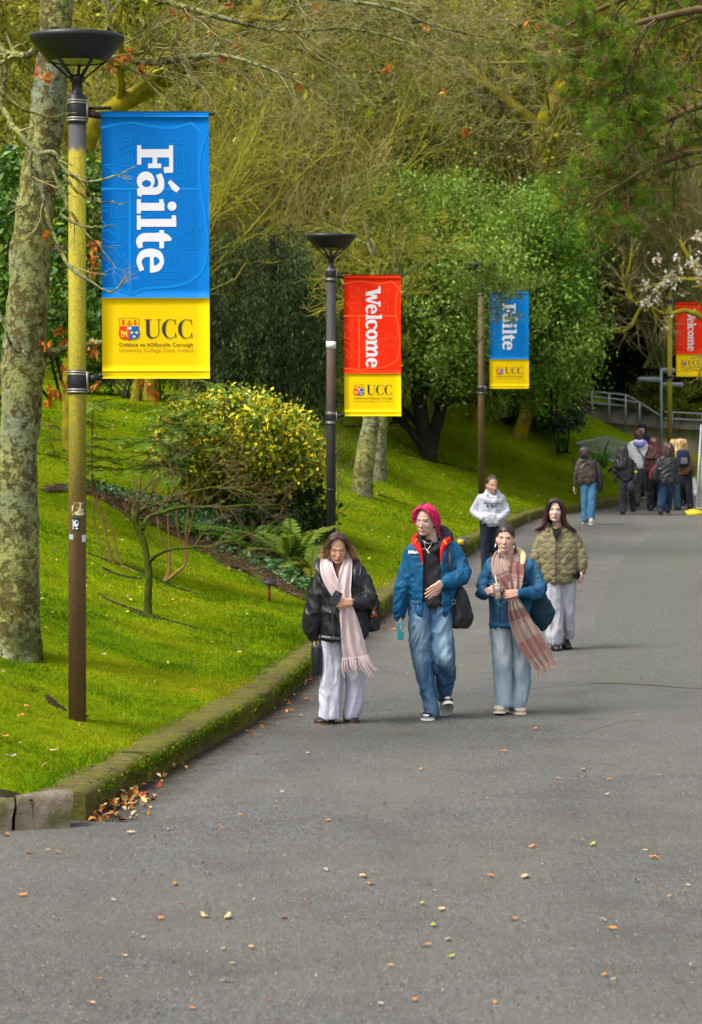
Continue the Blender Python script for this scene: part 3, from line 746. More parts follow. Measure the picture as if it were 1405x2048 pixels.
for P, Fq in [ring_strip(ellp((155, 1046), 4.5, 7), ellp((156, 1044), 2.4, 3.5)), disc2((156, 1056), 3, 1.6), rect2(148, 149.6, 1038, 1058)]:
    P = np.asarray(P); a = np.arcsin(np.clip((P[:, 0] - 155) / 266 / .0695, -1, 1))
    Vs.append(np.stack([x + .0697 * np.sin(a), d - .0697 * np.cos(a), CH - (P[:, 1] - HV) / 266], 1)); Fs.append(Fq + n); n += len(P)
obj('print', np.concatenate(Vs), Fs, M_LETTER, s_)
sticker(166, 173, 1069, 1083, m_plain('white_sticker', (.6, .6, .6), .5)); sticker(140, 149, 1068, 1078, m_plain('grey_sticker', (.35, .38, .40), .4))
# ------------------------------------------------------------------ plants
def bark(name, stops, scale=6, bump=.7, stretch=.35, moss=None, mossw=.5):
    t = NT(name); co = t.co()
    c = t.ramp(t.noise(scale, 6, .65, t.map(co, (1, 1, stretch))), stops)
    if moss is not None: c = t.mix(t.ramp(t.noise(scale * .45, 5, .6, co), [(.5 - mossw * .3, 0.), (.5 + .15, 1.)]), c, moss)
    t.bump(t.noise(scale * 5, 6, .7, t.map(co, (1, 1, stretch))), bump, .02)
    return t.fin(c, .9, .1)
t = NT('lichen_bark'); co = t.co()
b0 = t.ramp(t.noise(12, 6, .7, t.map(co, (1, 1, .6))), [(.3, (.035, .024, .012)), (.55, (.17, .12, .05)), (.8, (.28, .22, .10))])
li = t.ramp(t.math('ADD', t.noise(13, 7, .78, co, .3), t.math('MULTIPLY', t.math('SUBTRACT', t.noise(2.6, 3, .5, co), .5), .30)), [(.43, 0.), (.50, 1.)])
lc = t.ramp(t.noise(42, 5, .75, co), [(.3, (.17, .18, .04)), (.5, (.34, .35, .11)), (.7, (.55, .55, .24))])
lc = t.mix(t.ramp(t.noise(1.8, 3, .5, co), [(.45, 0.), (.65, .8)]), lc, t.ramp(t.noise(34, 5, .7, co), [(.3, (.13, .16, .11)), (.7, (.36, .41, .32))]))
c = t.mix(li, b0, lc)
g_ = t.n('ShaderNodeNewGeometry'); sz = t.n('ShaderNodeSeparateXYZ', Vector=g_.outputs['Position'])
zz = t.n('ShaderNodeMapRange', Value=sz.outputs['Z']); zz.inputs[1].default_value = 1.6; zz.inputs[2].default_value = .5
mo = t.math('MULTIPLY', t.ramp(t.noise(5, 5, .65, co), [(.38, 0.), (.56, 1.)]), t.math('MAXIMUM', zz.outputs[0], .25))
c = t.mix(mo, c, (.075, .078, .010))
t.bump(t.math('ADD', t.noise(30, 6, .75, co), t.math('MULTIPLY', li, .35)), 1.0, .03)
M_LICHEN = t.fin(c, .95, .05)
M_TWIG = bark('lichen_twigs', [(.3, (.08, .065, .022)), (.5, (.22, .19, .07)), (.75, (.42, .41, .23))], 14, .4)
M_MOSSB = bark('mossy_bark', [(.3, (.030, .026, .010)), (.5, (.11, .10, .02)), (.75, (.24, .21, .04))], 9, 1., .6, (.30, .25, .006), .6)
M_DARKB = bark('dark_bark', [(.3, (.012, .010, .007)), (.6, (.028, .023, .015)), (.85, (.055, .05, .03))], 6, .6)
M_PALEB = bark('pale_bark', [(.3, (.07, .052, .033)), (.55, (.17, .13, .09)), (.8, (.28, .25, .18))], 6, .7, .5, (.20, .22, .11), .35)
M_TAN = bark('tan_twigs', [(.3, (.09, .075, .022)), (.5, (.24, .20, .06)), (.75, (.46, .40, .18))], 2.2, .3)
M_OLIVE = bark('olive_twigs', [(.3, (.05, .06, .008)), (.5, (.20, .19, .018)), (.75, (.42, .38, .05))], 2.2, .3)
M_GREYT = bark('grey_twigs', [(.3, (.08, .075, .025)), (.55, (.22, .20, .075)), (.8, (.42, .39, .20))], 2.5, .3)
M_CANE = bark('cane_stems', [(.3, (.12, .07, .02)), (.6, (.26, .16, .05)), (.85, (.36, .24, .09))], 9, .4)
M_BROWNT = bark('brown_twigs', [(.3, (.07, .045, .02)), (.6, (.13, .09, .045)), (.85, (.22, .17, .10))], 5, .3)
M_FOL = m_leaf('foliage', .35, .6, .15)
M_GLOSS = m_leaf('glossy_foliage', .22, .42, .35)
M_DRY = m_leaf('dry_leaves', .25, .8, .1)

def clumps(rng, n, boxes, nc, sig, shell=.35):
    """points in clumps filling ellipsoids (centre, radii, weight)"""
    w = np.array([b[2] for b in boxes], float); w /= w.sum()
    k = rng.choice(len(boxes), nc, p=w)
    C = np.array([b[0] for b in boxes])[k]; R = np.array([b[1] for b in boxes])[k]
    D = unit(rng.normal(size=(nc, 3))); rad = rng.uniform(shell, 1, nc)[:, None] ** .5
    cc = C + D * R * rad
    j = rng.integers(0, nc, n)
    s = sig * rng.uniform(.5, 1.4, nc)[j][:, None]
    return cc[j] + rng.normal(size=(n, 3)) * s * np.array([1, 1, .75]), j
def tubeset(levels, sides):
    return join([tubes(P, R, S) for (P, R), S in zip(levels, sides)])
def poly_limb(pts, radii, n=16, jit=.0, rng=None):
    A = catmull(np.c_[np.asarray(pts, float), radii], n)
    P, R = A[:, :3], A[:, 3]
    if jit and rng is not None: P = P + rng.normal(size=P.shape) * jit * np.linspace(.2, 1, n)[:, None]
    return P[None], np.maximum(R, .002)[None]

# -- big lichened trunk at the left, with its twigs and clusters of dead leaves
rg = np.random.default_rng(11)
b = hit(28, 1306); d = b[1]; k = F / d
T1 = tree_root('lichened_tree', b, 'thick grey green lichened trunk at the left edge with orange dead leaves', 'tree')
prof = [(22, 1365, 84), (24, 1330, 70), (27, 1295, 57), (30, 1240, 48), (33, 1100, 43), (36, 960, 42), (42, 820, 42), (50, 680, 41), (58, 560, 41), (68, 440, 38), (86, 300, 36), (100, 170, 34), (111, 60, 33), (114, -60, 31), (112, -300, 27), (118, -700, 18)]
A = catmull(np.array(prof, float), 90)
P = np.array([W(u, v, d) for u, v, _ in A]); R = A[:, 2] / k
V, Fq = tubes(P, R, 28)
cen = np.repeat(P, 28, 0); rd = unit(V - cen)
V = V + rd * (fnoise(V * 3.0, 2, 3) * .022 + fnoise(V * np.array([14, 14, 6]), 6, 3) * .008)[:, None]
trunk = obj('trunk', V, Fq, M_LICHEN, T1, smooth=True)
limbs = [([(40, 712), (95, 704), (150, 692), (215, 684, -.2), (262, 690, -.4)], [9, 8, 6, 4, 2], 0),
         ([(60, 500), (120, 498), (190, 490), (240, 470)], [7, 6, 4, 2], .3),
         ([(112, 92), (170, 118, .4), (232, 116, .5), (300, 124, .4), (368, 117, .2), (440, 108), (520, 132, -.2), (600, 168, -.4), (690, 240, -.6)], [11, 10, 8.5, 7.5, 6.5, 5, 3.5, 2.4, 1.4], 0),
         ([(110, 60), (60, 108), (0, 104, .3), (-60, 98, .6)], [10, 8, 6, 4], 0),
         ([(113, -30), (250, -20, -.5), (420, 30, -.9), (560, 60, -1), (700, 58, -1), (830, 90, -1.1), (960, 160, -1.2)], [9, 7, 5, 3.6, 2.8, 2, 1.2], 0),
         ([(113, -120), (300, -90, -1), (560, -20, -1.6), (760, 12, -2), (900, 60, -2), (1010, 80, -2)], [9, 7, 4.6, 3.2, 2.2, 1.2], 0),
         ([(100, -160), (20, -100, -1.2), (-45, 40, -2.2), (-20, 170, -2.6), (20, 240, -2.8), (55, 285, -2.9), (75, 310, -2.9)], [11, 9, 7, 6, 6, 5, 5], 0),
         ([(75, 310, -2.9), (84, 352, -2.9), (92, 420, -2.9), (112, 480, -2.9), (140, 535, -2.95), (178, 562, -3), (215, 582, -3), (240, 574, -3), (254, 548, -3)], [5, 4.5, 4, 3.4, 3, 2.4, 2, 1.6, .9], 0),
         ([(66, 300, -2.9), (100, 330, -2.9), (128, 400, -2.95), (158, 448, -3), (195, 490, -3), (238, 535, -3)], [4, 3.4, 2.6, 2, 1.4, .8], 0),
         ([(75, 308, -2.9), (110, 306, -2.95), (135, 345, -3), (175, 364, -3), (220, 355, -3), (278, 332, -3)], [4, 3.6, 2.8, 2.2, 1.5, .7], 0),
         ([(128, 350, -3), (160, 388, -3), (205, 404, -3), (262, 406, -3)], [2.6, 2.2, 1.6, .7], 0),
         ([(118, 428, -3), (150, 448, -3), (195, 454, -3), (232, 448, -3)], [2.4, 2, 1.4, .7], 0),
         ([(60, 300, -2.9), (62, 350, -2.9), (70, 380, -2.9), (50, 410, -2.9), (10, 430, -2.9)], [3.6, 3, 2.6, 2, 1], 0),
         ([(-30, 60, -2), (10, 110, -2.2), (5, 200, -2.3), (22, 260, -2.4)], [5, 4, 3, 2], 0),
         ([(-20, 560, -1), (25, 690, -1), (60, 705, -.8)], [3, 2.4, 2], 0),
         ([(0, 180, -2.6), (40, 215, -2.6), (90, 232, -2.6), (150, 226, -2.7)], [3, 2.4, 1.6, .8], 0)]
LV = []
for pts, rr, _ in limbs:
    PL, RL = poly_limb(PX(pts, d), np.array(rr) / k, 18, .008, rg); LV.append((PL, RL))
PL = np.concatenate([a for a, _ in LV]); RL = np.concatenate([b_ for _, b_ in LV])
V, Fq = tubes(PL, RL, 8); rd = unit(V - np.repeat(PL.reshape(-1, 3), 8, 0)); V = V + rd * (fnoise(V * 22, 5, 2) * np.minimum(np.repeat(RL.ravel(), 8) * .35, .007))[:, None]; obj('branch', V, Fq, M_LICHEN, T1, smooth=True)
big = (PL[[2, 4, 5]], RL[[2, 4, 5]])
s1 = grow(rg, *big, 30, 1.0, .75, 8, .13, .0, .2, 1, .32, .3, rmin=.0025)
s2 = grow(rg, *s1, 8, .55, .7, 6, .16, .0, .15, 1, .6, .4, rmin=.0018)
s3 = grow(rg, *s2, 4, .26, .7, 4, .18, .0, .2, 1, .7, .4, rmin=.0014)
sm = grow(rg, PL[[3, 6, 7, 8, 9, 12, 13]], RL[[3, 6, 7, 8, 9, 12, 13]], 7, .32, .75, 5, .16, -.01, .1, 1, .55, .4)
sm2 = grow(rg, *sm, 3, .16, .7, 4, .18, 0, .2, 1, .6, .4, rmin=.0014)
V, Fq = tubeset([s1, s2, s3, sm, sm2], [5, 3, 3, 3, 3]); obj('twigs', V, Fq, M_TWIG, T1, smooth=True)
# dead leaf clusters
cl = [(112, 790, 0), (95, 782, -.1), (100, 806, -.1), (92, 690, -.2), (122, 662, .1), (128, 688, .2), (95, 470, -1), (190, 488, -.3), (186, 515, -.2), (184, 548, -.2), (192, 690, -.1), (188, 712, -.1), (186, 770, -.2), (130, 735, .1), (132, 768, .1), (300, 776, .3), (280, 765, .2), (308, 792, .4), (255, 108, .2), (243, 125, .2), (222, 130, .2), (75, 150, -.4), (94, 152, -.4), (370, 24, -.6), (345, 22, -.6), (420, 55, 0), (480, 90, -.2), (630, 20, -1), (460, 8, -1), (285, 140, .3), (445, 118, 0), (595, 168, -.4), (885, 185, 0), (930, 260, -1), (855, 60, -1), (770, 140, -1), (1060, 50, -1.5)]
C = []
for u, v, dd in cl:
    c0 = W(u, v, d + dd); m = int(rg.integers(7, 13)) if u < 320 else 4
    C.append(c0 + rg.normal(size=(m, 3)) * np.array([.022, .02, .028]))
C = np.concatenate(C); n = len(C)
V, Ft = leaves(rg, C, rg.uniform(.045, .085, n), .55, .1, .6, np.array([[0, 0, -1.]]), 1.0)
obj('dead_leaves', V, Ft, M_DRY, T1, col=leafcol(rg, n, [(.50, .13, .02), (.62, .20, .03), (.36, .09, .02), (.55, .26, .06)]))

# -- generic bare tree
def bare_tree(rng, base, h, r, mat, twig, nl=9, spread=.42, lean=(0, 0), n2=8, n3=7, n4=4, label='', group=None, name='bare_tree', up=.05, t0=.25, fine=.0035, trunk_pts=None, fleck=0, lr=.55):
    root = tree_root(name, base, label, 'tree', group)
    base = np.array(base, float)
    if trunk_pts is None:
        K = 9; s = np.linspace(0, 1, K)[:, None]
        P = base + np.array([lean[0], lean[1], 1.0]) * s * h * .8 + np.cumsum(rng.normal(size=(K, 3)) * np.array([1, 1, .2]) * h * .012, 0) * (s > 0)
        P[0] = base - np.array([0, 0, .4])
        P = catmull(P, 18)[None]; R = (r * (1 - .75 * np.linspace(0, 1, 18)) + r * .5 * np.exp(-np.linspace(0, 1, 18) * 25))[None]
    else: P, R = trunk_pts
    L1 = grow(rng, P, R, nl, h * spread, .85, 9, .13, up, t0, .98, lr, .25, .3, .45)
    L2 = grow(rng, *L1, n2, h * spread * .5, .75, 7, .16, up * .6, .2, 1, .55, .3, .35, .4, rmin=fine)
    V, Fq = tubeset([(P, R), L1], [12, 7]); obj('trunk', V, Fq, mat, root, smooth=True)
    L3 = grow(rng, *L2, n3, h * spread * .26, .75, 5, .2, .02, .15, 1, .6, .35, .4, .4, rmin=fine)
    lv = [L2, L3]
    if n4: lv.append(grow(rng, *L3, n4, h * spread * .13, .75, 4, .2, .0, .2, 1, .7, .5, .4, .3, rmin=fine))
    V, Fq = tubeset(lv, [4, 3, 3]); o = obj('crown', V, Fq, twig, root)
    if fleck:
        src = lv[-1]; q = rng.integers(0, len(src[0]), fleck); C = sample(src[0][q], rng.random(fleck))[0] + rng.normal(size=(fleck, 3)) * .06
        q2 = rng.integers(0, len(L2[0]), fleck // 2); C = np.concatenate([C, sample(L2[0][q2], rng.random(fleck // 2))[0] + rng.normal(size=(fleck // 2, 3)) * .05])
        V, Ft = leaves(rng, C, rng.uniform(.06, .19, len(C)), .45, .2); tone = vnoise(C * .55, 77)[:, None]
        o2 = obj('foliage', V, Ft, M_FOL, root, col=np.clip(leafcol(rng, len(C), [(.28, .28, .015), (.42, .37, .04), (.15, .20, .015), (.46, .40, .17), (.04, .045, .010), (.10, .17, .02)], [.24, .14, .22, .10, .16, .14], .35) * np.repeat(1 + .7 * tone, 4, 0), 0, .7))
    return root

# -- mossy tree whose thick limb rises behind the first banner
rg = np.random.default_rng(23)
b = hit(150, 905); d = b[1]; k = F / d
Pt, Rt = poly_limb(PX([(150, 930), (146, 800), (150, 600), (158, 420), (170, 290), (230, 215), (330, 160), (430, 92), (505, 28), (560, -60), (600, -180)], d), np.array([26, 22, 20, 20, 20, 19, 18, 16, 15, 12, 8]) / k, 30, .01, rg)
bare_tree(rg, b, 9, .2, M_MOSSB, M_OLIVE, 16, .30, n2=8, n3=7, n4=4, label='mossy tree with a thick yellow green limb slanting up behind the blue Fáilte banner', trunk_pts=(Pt, Rt), t0=.35, fine=.0045, fleck=3000)

# -- two pale trunks behind the red banner
rg = np.random.default_rng(29)
b = hit(724, 990); d = b[1]; k = F / d
Pt1, Rt1 = poly_limb(PX([(722, 1010), (726, 960), (735, 890), (743, 830), (748, 700), (752, 600), (745, 520), (730, 440)], d), np.array([26, 21, 19, 16, 12, 8, 5, 3]) / k, 24, .01, rg)
Pt2, Rt2 = poly_limb(PX([(757, 962, .8), (759, 900, .8), (763, 830, .8), (768, 700, .8), (775, 620, .8), (795, 540, .8), (815, 460, .8)], d), np.array([19, 15, 13, 10, 7, 4.5, 2.5]) / k, 24, .01, rg)
bare_tree(rg, b, 6.0, .2, M_LICHEN, M_OLIVE, 9, .34, n2=6, n3=6, n4=2, label='pale double trunk with bare crooked twigs behind the red Welcome banner', trunk_pts=(np.concatenate([Pt1, Pt2]), np.concatenate([Rt1, Rt2])), t0=.62, up=-.02, fine=.0045)

# -- evergreen with dark forked trunks
rg = np.random.default_rng(31)
b = hit(857, 918); d = b[1]; k = F / d
H1 = tree_root('evergreen_tree', b, 'broad evergreen tree with dark forked trunks and small grey green leaves', 'tree')
tr = [([(858, 945), (856, 900), (846, 850), (834, 780), (820, 690), (800, 600)], [24, 17, 15, 13, 10, 6]), ([(862, 900), (868, 868), (884, 815), (900, 770), (940, 690), (985, 600)], [14, 13, 12, 11, 8, 5]), ([(850, 900), (838, 882), (815, 852), (790, 832), (760, 790), (735, 720)], [9, 9, 8, 7, 5, 3]), ([(846, 850), (850, 760), (880, 640), (905, 500)], [9, 8, 7, 4]), ([(900, 770), (960, 740), (1040, 700), (1120, 640)], [7, 6, 5, 3])]
LV = [poly_limb(PX(p, d), np.array(r) / k, 20, .012, rg) for p, r in tr]
PL = np.concatenate([a for a, _ in LV]); RL = np.concatenate([c for _, c in LV])
br = grow(rg, PL, RL, 9, 2.6, .8, 8, .15, .01, .35, 1, .5, .3)
V, Fq = tubeset([(PL, RL), br], [12, 6]); obj('trunk', V, Fq, M_DARKB, H1, smooth=True)
tw = grow(rg, *br, 8, 1.1, .8, 6, .2, -.03, .2, 1, .5, .3, rmin=.006)
V, Fq = tubeset([tw], [3]); obj('twigs', V, Fq, M_GREYT, H1)
def E(u, v, ru, rv, dd, rd, w): return (W(u, v, d + dd), np.array([ru / k, rd, rv / k]), w)
bx = [E(900, 600, 210, 180, 0, 3.0, 5), E(790, 520, 150, 130, .5, 2.2, 2), E(960, 460, 170, 120, .8, 2.4, 2.5), E(880, 720, 140, 75, 0, 2.0, 1.6), E(1010, 600, 140, 190, 1.6, 2.0, 2.2), E(720, 480, 100, 110, .4, 1.8, 1.3), E(820, 420, 140, 90, .6, 2., 1.3), E(960, 540, 90, 60, -2.2, 1.2, .8)]
Cp, j = clumps(rg, 66000, bx, 760, .28, .2)
pal = np.array([(.12, .21, .030), (.19, .295, .045), (.27, .36, .085), (.15, .28, .018), (.36, .43, .17)])
ck = rg.uniform(.6, 1.4, 760)[j]
qt = rg.integers(0, len(tw[0]), 26000); Cq = sample(tw[0][qt], rg.uniform(.15, 1, 26000))[0] + rg.normal(size=(26000, 3)) * .09; Cq = Cq[Cq[:, 2] > ground(Cq[:, 0], Cq[:, 1]) + 1.5]
Cp = np.concatenate([Cp, Cq]); ck = np.concatenate([ck, rg.uniform(.8, 1.3, len(Cq))])
V, Ft = leaves(rg, Cp, rg.uniform(.07, .145, len(Cp)), .45, .35)
obj('crown', V, Ft, M_FOL, H1, col=leafcol(rg, len(Cp), pal, [.3, .28, .2, .15, .07]) * np.repeat(ck, 4)[:, None])
bx = [E(1120, 600, 70, 160, 1.2, 1.6, 2), E(1090, 470, 80, 110, 1.6, 1.6, 1.2), E(1105, 740, 75, 80, 1.0, 1.4, 1)]
Cp, j = clumps(rg, 26000, bx, 330, .30, .1)
V, Ft = leaves(rg, Cp, rg.uniform(.07, .13, len(Cp)), .5, .4)
H2 = tree_root('holly_bush', hit(1110, 850), 'bright green glossy bush to the right of the small blue banner', 'bush')
obj('crown', V, Ft, M_GLOSS, H2, col=leafcol(rg, len(Cp), [(.07, .19, .013), (.13, .30, .018), (.22, .40, .03), (.42, .38, .02)], [.4, .35, .21, .04]) * np.repeat(rg.uniform(.6, 1.25, 330)[j], 4)[:, None])
st = np.array([[W(1105 + q * 9, 850, d + 1), W(1100 + q * 12, 700, d + 1), W(1095 + q * 20, 560, d + 1.2)] for q in (-1, 0, 1)])
V, Fq = tubes(st, np.full((3, 3), .04), 6); obj('stem', V, Fq, M_DARKB, H2)
# spray of the evergreen that hangs in front of the small blue banner
bd = LAMPS[2][2]
sp = [((905, 560), (945, 545), (985, 530)), ((900, 620), (940, 590), (975, 560)), ((935, 500), (960, 530), (990, 560)), ((1075, 560), (1040, 575), (1005, 590)), ((955, 690), (985, 640), (1015, 590)), ((940, 600), (985, 585), (1045, 600)), ((950, 560), (1000, 570), (1060, 560)), ((945, 640), (990, 615), (1035, 640))]
PL = np.array([catmull(np.array([W(u, v, bd - .9) for u, v in s_]), 8) for s_ in sp]); RL = np.broadcast_to(np.linspace(.012, .005, 8), PL.shape[:2])
tw = grow(rg, PL, RL, 14, .5, .8, 5, .2, 0, .05, 1, .6, .4, rmin=.003)
pp = sample(np.repeat(tw[0], 26, 0), rg.uniform(.1, 1, len(tw[0]) * 26))[0] + rg.normal(size=(len(tw[0]) * 26, 3)) * .05
V, Fq = tubeset([(PL, RL), tw], [4, 3]); obj('twigs', V, Fq, M_BROWNT, H1)
V, Ft = leaves(rg, pp, rg.uniform(.04, .075, len(pp)), .45, .3); obj('leaf_spray', V, Ft, M_FOL, H1, col=leafcol(rg, len(pp), pal[:4] * .8))

# -- yew: dark hanging sprays
rg = np.random.default_rng(37)
b = hit(560, 880); d = b[1]; k = F / d
Y1 = tree_root('yew_tree', b, 'dark yew with hanging foliage behind the yellow leaved bush', 'tree')
Pt, Rt = poly_limb(PX([(560, 900), (556, 760), (550, 600), (545, 470)], d), np.array([20, 16, 12, 5]) / k, 12)
V, Fq = tubes(Pt, Rt, 10); obj('trunk', V, Fq, M_DARKB, Y1, smooth=True)
ns = 520; us = rg.uniform(400, 668, ns); v0 = 448 + 34 * np.abs((us - 540) / 130) ** 3 + rg.uniform(0, 300, ns) ** 1.0
ln = rg.uniform(60, 190, ns)
dd = rg.uniform(-1.6, 1.6, ns) * np.sqrt(np.clip(1 - ((us - 535) / 150) ** 2, .05, 1))
m = 95
tt = rg.uniform(0, 1, (ns, m)); uu = us[:, None] + rg.normal(size=(ns, m)) * (5 + 12 * tt) ; vv = v0[:, None] + tt * ln[:, None]
ok = vv < 850
dm = d + dd[:, None] + rg.normal(size=(ns, m)) * .1
C = np.stack([(uu - CU) / F * dm, dm, CH - (vv - HV) / F * dm], -1)[ok]
cs = rg.uniform(.4, 2.1, ns)[:, None] * np.ones((1, m))
V, Ft = leaves(rg, C, rg.uniform(.06, .12, len(C)), .35, .0, .2, np.array([[0, 0, -1.]]), .55)
obj('crown', V, Ft, M_FOL, Y1, col=leafcol(rg, len(C), [(.024, .044, .016), (.045, .075, .030), (.085, .12, .055), (.08, .11, .016)], [.42, .33, .17, .08]) * np.repeat(cs[ok], 4)[:, None])

# -- evergreen shrubs behind the lichened trunk and the first banner
def shrub(name, label, cat, spec, n, nc, sig, size, pal, w=None, asp=.5, mat=None, base=None, seed=0, group=None, stem=M_DARKB, up=.35, dk=(.65, 1.25), shell=.35):
    rng = np.random.default_rng(seed)
    root = tree_root(name, base, label, cat, group)
    bx = [(W(u, v, dd), np.array([ru * dd / F, rd, rv * dd / F]), ww) for u, v, ru, rv, dd, rd, ww in spec]
    C, j = clumps(rng, n, bx, nc, sig, shell)
    gz = ground(C[:, 0], C[:, 1]); C[:, 2] = np.maximum(C[:, 2], gz + .03)
    V, Ft = leaves(rng, C, rng.uniform(size * .6, size * 1.3, n), asp, up)
    obj('foliage', V, Ft, mat or M_FOL, root, col=leafcol(rng, n, pal, w) * np.repeat(rng.uniform(*dk, nc)[j], 4)[:, None])
    b = np.array(base, float); top = np.array([q[0] for q in bx])
    st = np.stack([np.linspace(b + rng.normal(size=3) * np.array([.15, .15, 0]) - np.array([0, 0, .1]), top[i % len(top)] + rng.normal(size=3) * .3, 5) for i in range(6)])
    V, Fq = tubes(st, np.broadcast_to(np.linspace(.035, .012, 5), st.shape[:2]), 5); obj('stem', V, Fq, stem, root)
    return root
DG = [(.03, .085, .010), (.06, .16, .014), (.13, .25, .02), (.26, .34, .03)]
shrub('laurel_bush', 'dark laurel bush showing between the lichened trunk and the mossy lamp post', 'bush', [(140, 600, 90, 130, 33, 1.2, 1), (60, 420, 110, 120, 34, 1.2, 1), (175, 420, 60, 120, 34, 1., .7), (-30, 560, 70, 160, 33, 1., .6)], 11000, 150, .16, .12, DG, [.35, .33, .22, .10], mat=M_GLOSS, base=hit(120, 800), seed=41)
shrub('ivy_thicket', 'ivy thicket at the left edge behind the lichened trunk', 'bush', [(0, 380, 90, 80, 30, .8, 1), (10, 640, 60, 90, 31, .8, 1), (190, 640, 40, 90, 36, 1., .7)], 6000, 90, .15, .11, DG, [.3, .33, .25, .12], mat=M_GLOSS, base=hit(-20, 800), seed=43)
shrub('boxwood_bush', 'rounded dark bush under the trees at the top of the lawn', 'bush', [(300, 690, 120, 90, 58, 1.6, 1), (180, 720, 70, 60, 58, 1.4, .5)], 9000, 120, .2, .13, DG, [.4, .35, .2, .05], base=hit(270, 800), seed=47)
shrub('yew_hedge', 'very dark tall yew hedge behind the concrete ramp wall', 'hedge', [(1260, 640, 100, 160, 82, 1.5, 3), (1180, 700, 50, 110, 81, 1.4, 1), (1350, 690, 90, 120, 84, 1.4, 1.2)], 24000, 300, .26, .18, [(.008, .014, .006), (.014, .024, .010), (.03, .045, .012)], [.5, .4, .1], base=W(1250, 800, 82), seed=53)
shrub('rusty_bush', 'rusty green bush at the left end of the ramp railing', 'bush', [(1122, 780, 52, 52, 66, 1., 1)], 5000, 60, .14, .10, [(.085, .075, .012), (.14, .11, .02), (.06, .08, .012), (.17, .10, .02)], base=hit(1115, 862), seed=59)
shrub('ivy_mound', 'low blue green ivy mound on bare earth at the top of the lawn', 'bush', [(1085, 828, 78, 26, 65, .9, 1), (1130, 838, 40, 24, 64.5, .7, .6), (1040, 815, 40, 18, 65, .7, .4)], 6500, 90, .12, .10, [(.020, .050, .022), (.035, .075, .035), (.06, .11, .06)], base=hit(1090, 858), seed=61, mat=M_GLOSS)
shrub('spindle_bush', 'yellow green bush behind the finger signpost', 'bush', [(1310, 800, 42, 38, 76, 1., 1), (1375, 815, 48, 50, 74, 1., 1.2), (1300, 770, 30, 18, 76, .8, .4)], 7000, 90, .15, .11, [(.07, .10, .012), (.13, .17, .014), (.20, .22, .02), (.05, .06, .01)], base=W(1340, 872, 76), seed=67)
shrub('spurge_clump', 'small upright green clump on the lawn near the fallen fence panel', 'plant', [(1124, 886, 8, 11, 62, .15, 1)], 260, 8, .05, .11, [(.04, .12, .02), (.06, .16, .03)], asp=.25, base=hit(1124, 896), seed=71)
shrub('spurge_clump', 'leafy green clump growing against the fallen fence panel', 'plant', [(1205, 922, 14, 12, 58, .2, 1)], 420, 12, .06, .12, [(.04, .12, .02), (.06, .16, .03)], asp=.25, base=hit(1206, 934), seed=73)
shrub('spurge_clump', 'small green clump by the slim brown lamp post', 'plant', [(1002, 838, 9, 10, 66, .15, 1)], 260, 8, .05, .11, [(.05, .13, .02), (.08, .18, .03)], asp=.25, base=hit(1002, 848), seed=74)
shrub('yellow_variegated_bush', 'dome shaped bush with bright yellow variegated leaves behind the bed', 'bush',
      [(475, 885, 140, 98, 37.5, 1.4, 4), (400, 890, 80, 88, 37.3, 1.0, 1.5), (562, 925, 80, 72, 37.5, 1.0, 1.8), (470, 1010, 100, 36, 37.6, .8, .5)], 46000, 700, .11, .085,
      [(.78, .62, .008), (.52, .54, .02), (.045, .105, .016), (.10, .20, .03), (.30, .38, .06)], [.26, .22, .20, .18, .14], .55, M_GLOSS, hit(480, 1045), 79, dk=(.7, 1.25), shell=.72)
# dark leaves added inside the yellow bush so the dome does not look hollow
shrub('laurel_bush', 'dark filler leaves added low inside the yellow bush by the fern', 'bush', [(600, 1020, 60, 50, 37.5, .7, 1), (520, 1050, 70, 40, 35.5, .6, .8)], 4200, 60, .12, .10, [(.012, .028, .008), (.025, .055, .012), (.05, .09, .02)], base=hit(600, 1095), seed=83)

# -- trees far back: bare and mossy, in three shapes, and copies turned and scaled
rg = np.random.default_rng(101)
protos = []
far = [(-13.5, 66, 15), (-9.5, 72, 17), (-5.6, 78, 18), (-2.4, 70, 15), (.6, 80, 18), (3.2, 74, 16), (6.2, 80, 17), (9.6, 84, 18), (13.2, 82, 17), (-11.2, 84, 19), (-3.8, 88, 20), (2.6, 90, 19), (7.8, 92, 20), (-7.4, 64, 13), (11.5, 92, 19), (-15.5, 76, 17), (16.5, 88, 17), (-.9, 62, 12), (5.0, 88, 17), (-13, 92, 20)]
desc = ['mossy bare tree beyond the lawn', 'bare tree with olive twigs', 'crooked bare tree', 'leafless winter tree']
where = ['far left behind the ivy', 'above the left end of the lawn', 'high behind the blue Fáilte banner', 'behind the dark yew', 'between the two nearest banners, deep in the wood', 'above the broad evergreen', 'over the small blue banner', 'behind the dark hedge', 'over the ramp at the right', 'deep in the wood at the left', 'deepest in the wood behind the first banner', 'deepest in the wood above the evergreen', 'deep in the wood behind the pine boughs', 'nearest of the bare trees left of the yew', 'beyond the hedge, furthest right but one', 'leftmost of the bare trees', 'rightmost of the bare trees', 'low one just behind the grey lamp post', 'standing deep behind the holly bush', 'furthest back at the left']
pm = [(M_MOSSB, M_OLIVE), (M_MOSSB, M_TAN), (M_PALEB, M_OLIVE), (M_MOSSB, M_GREYT)]
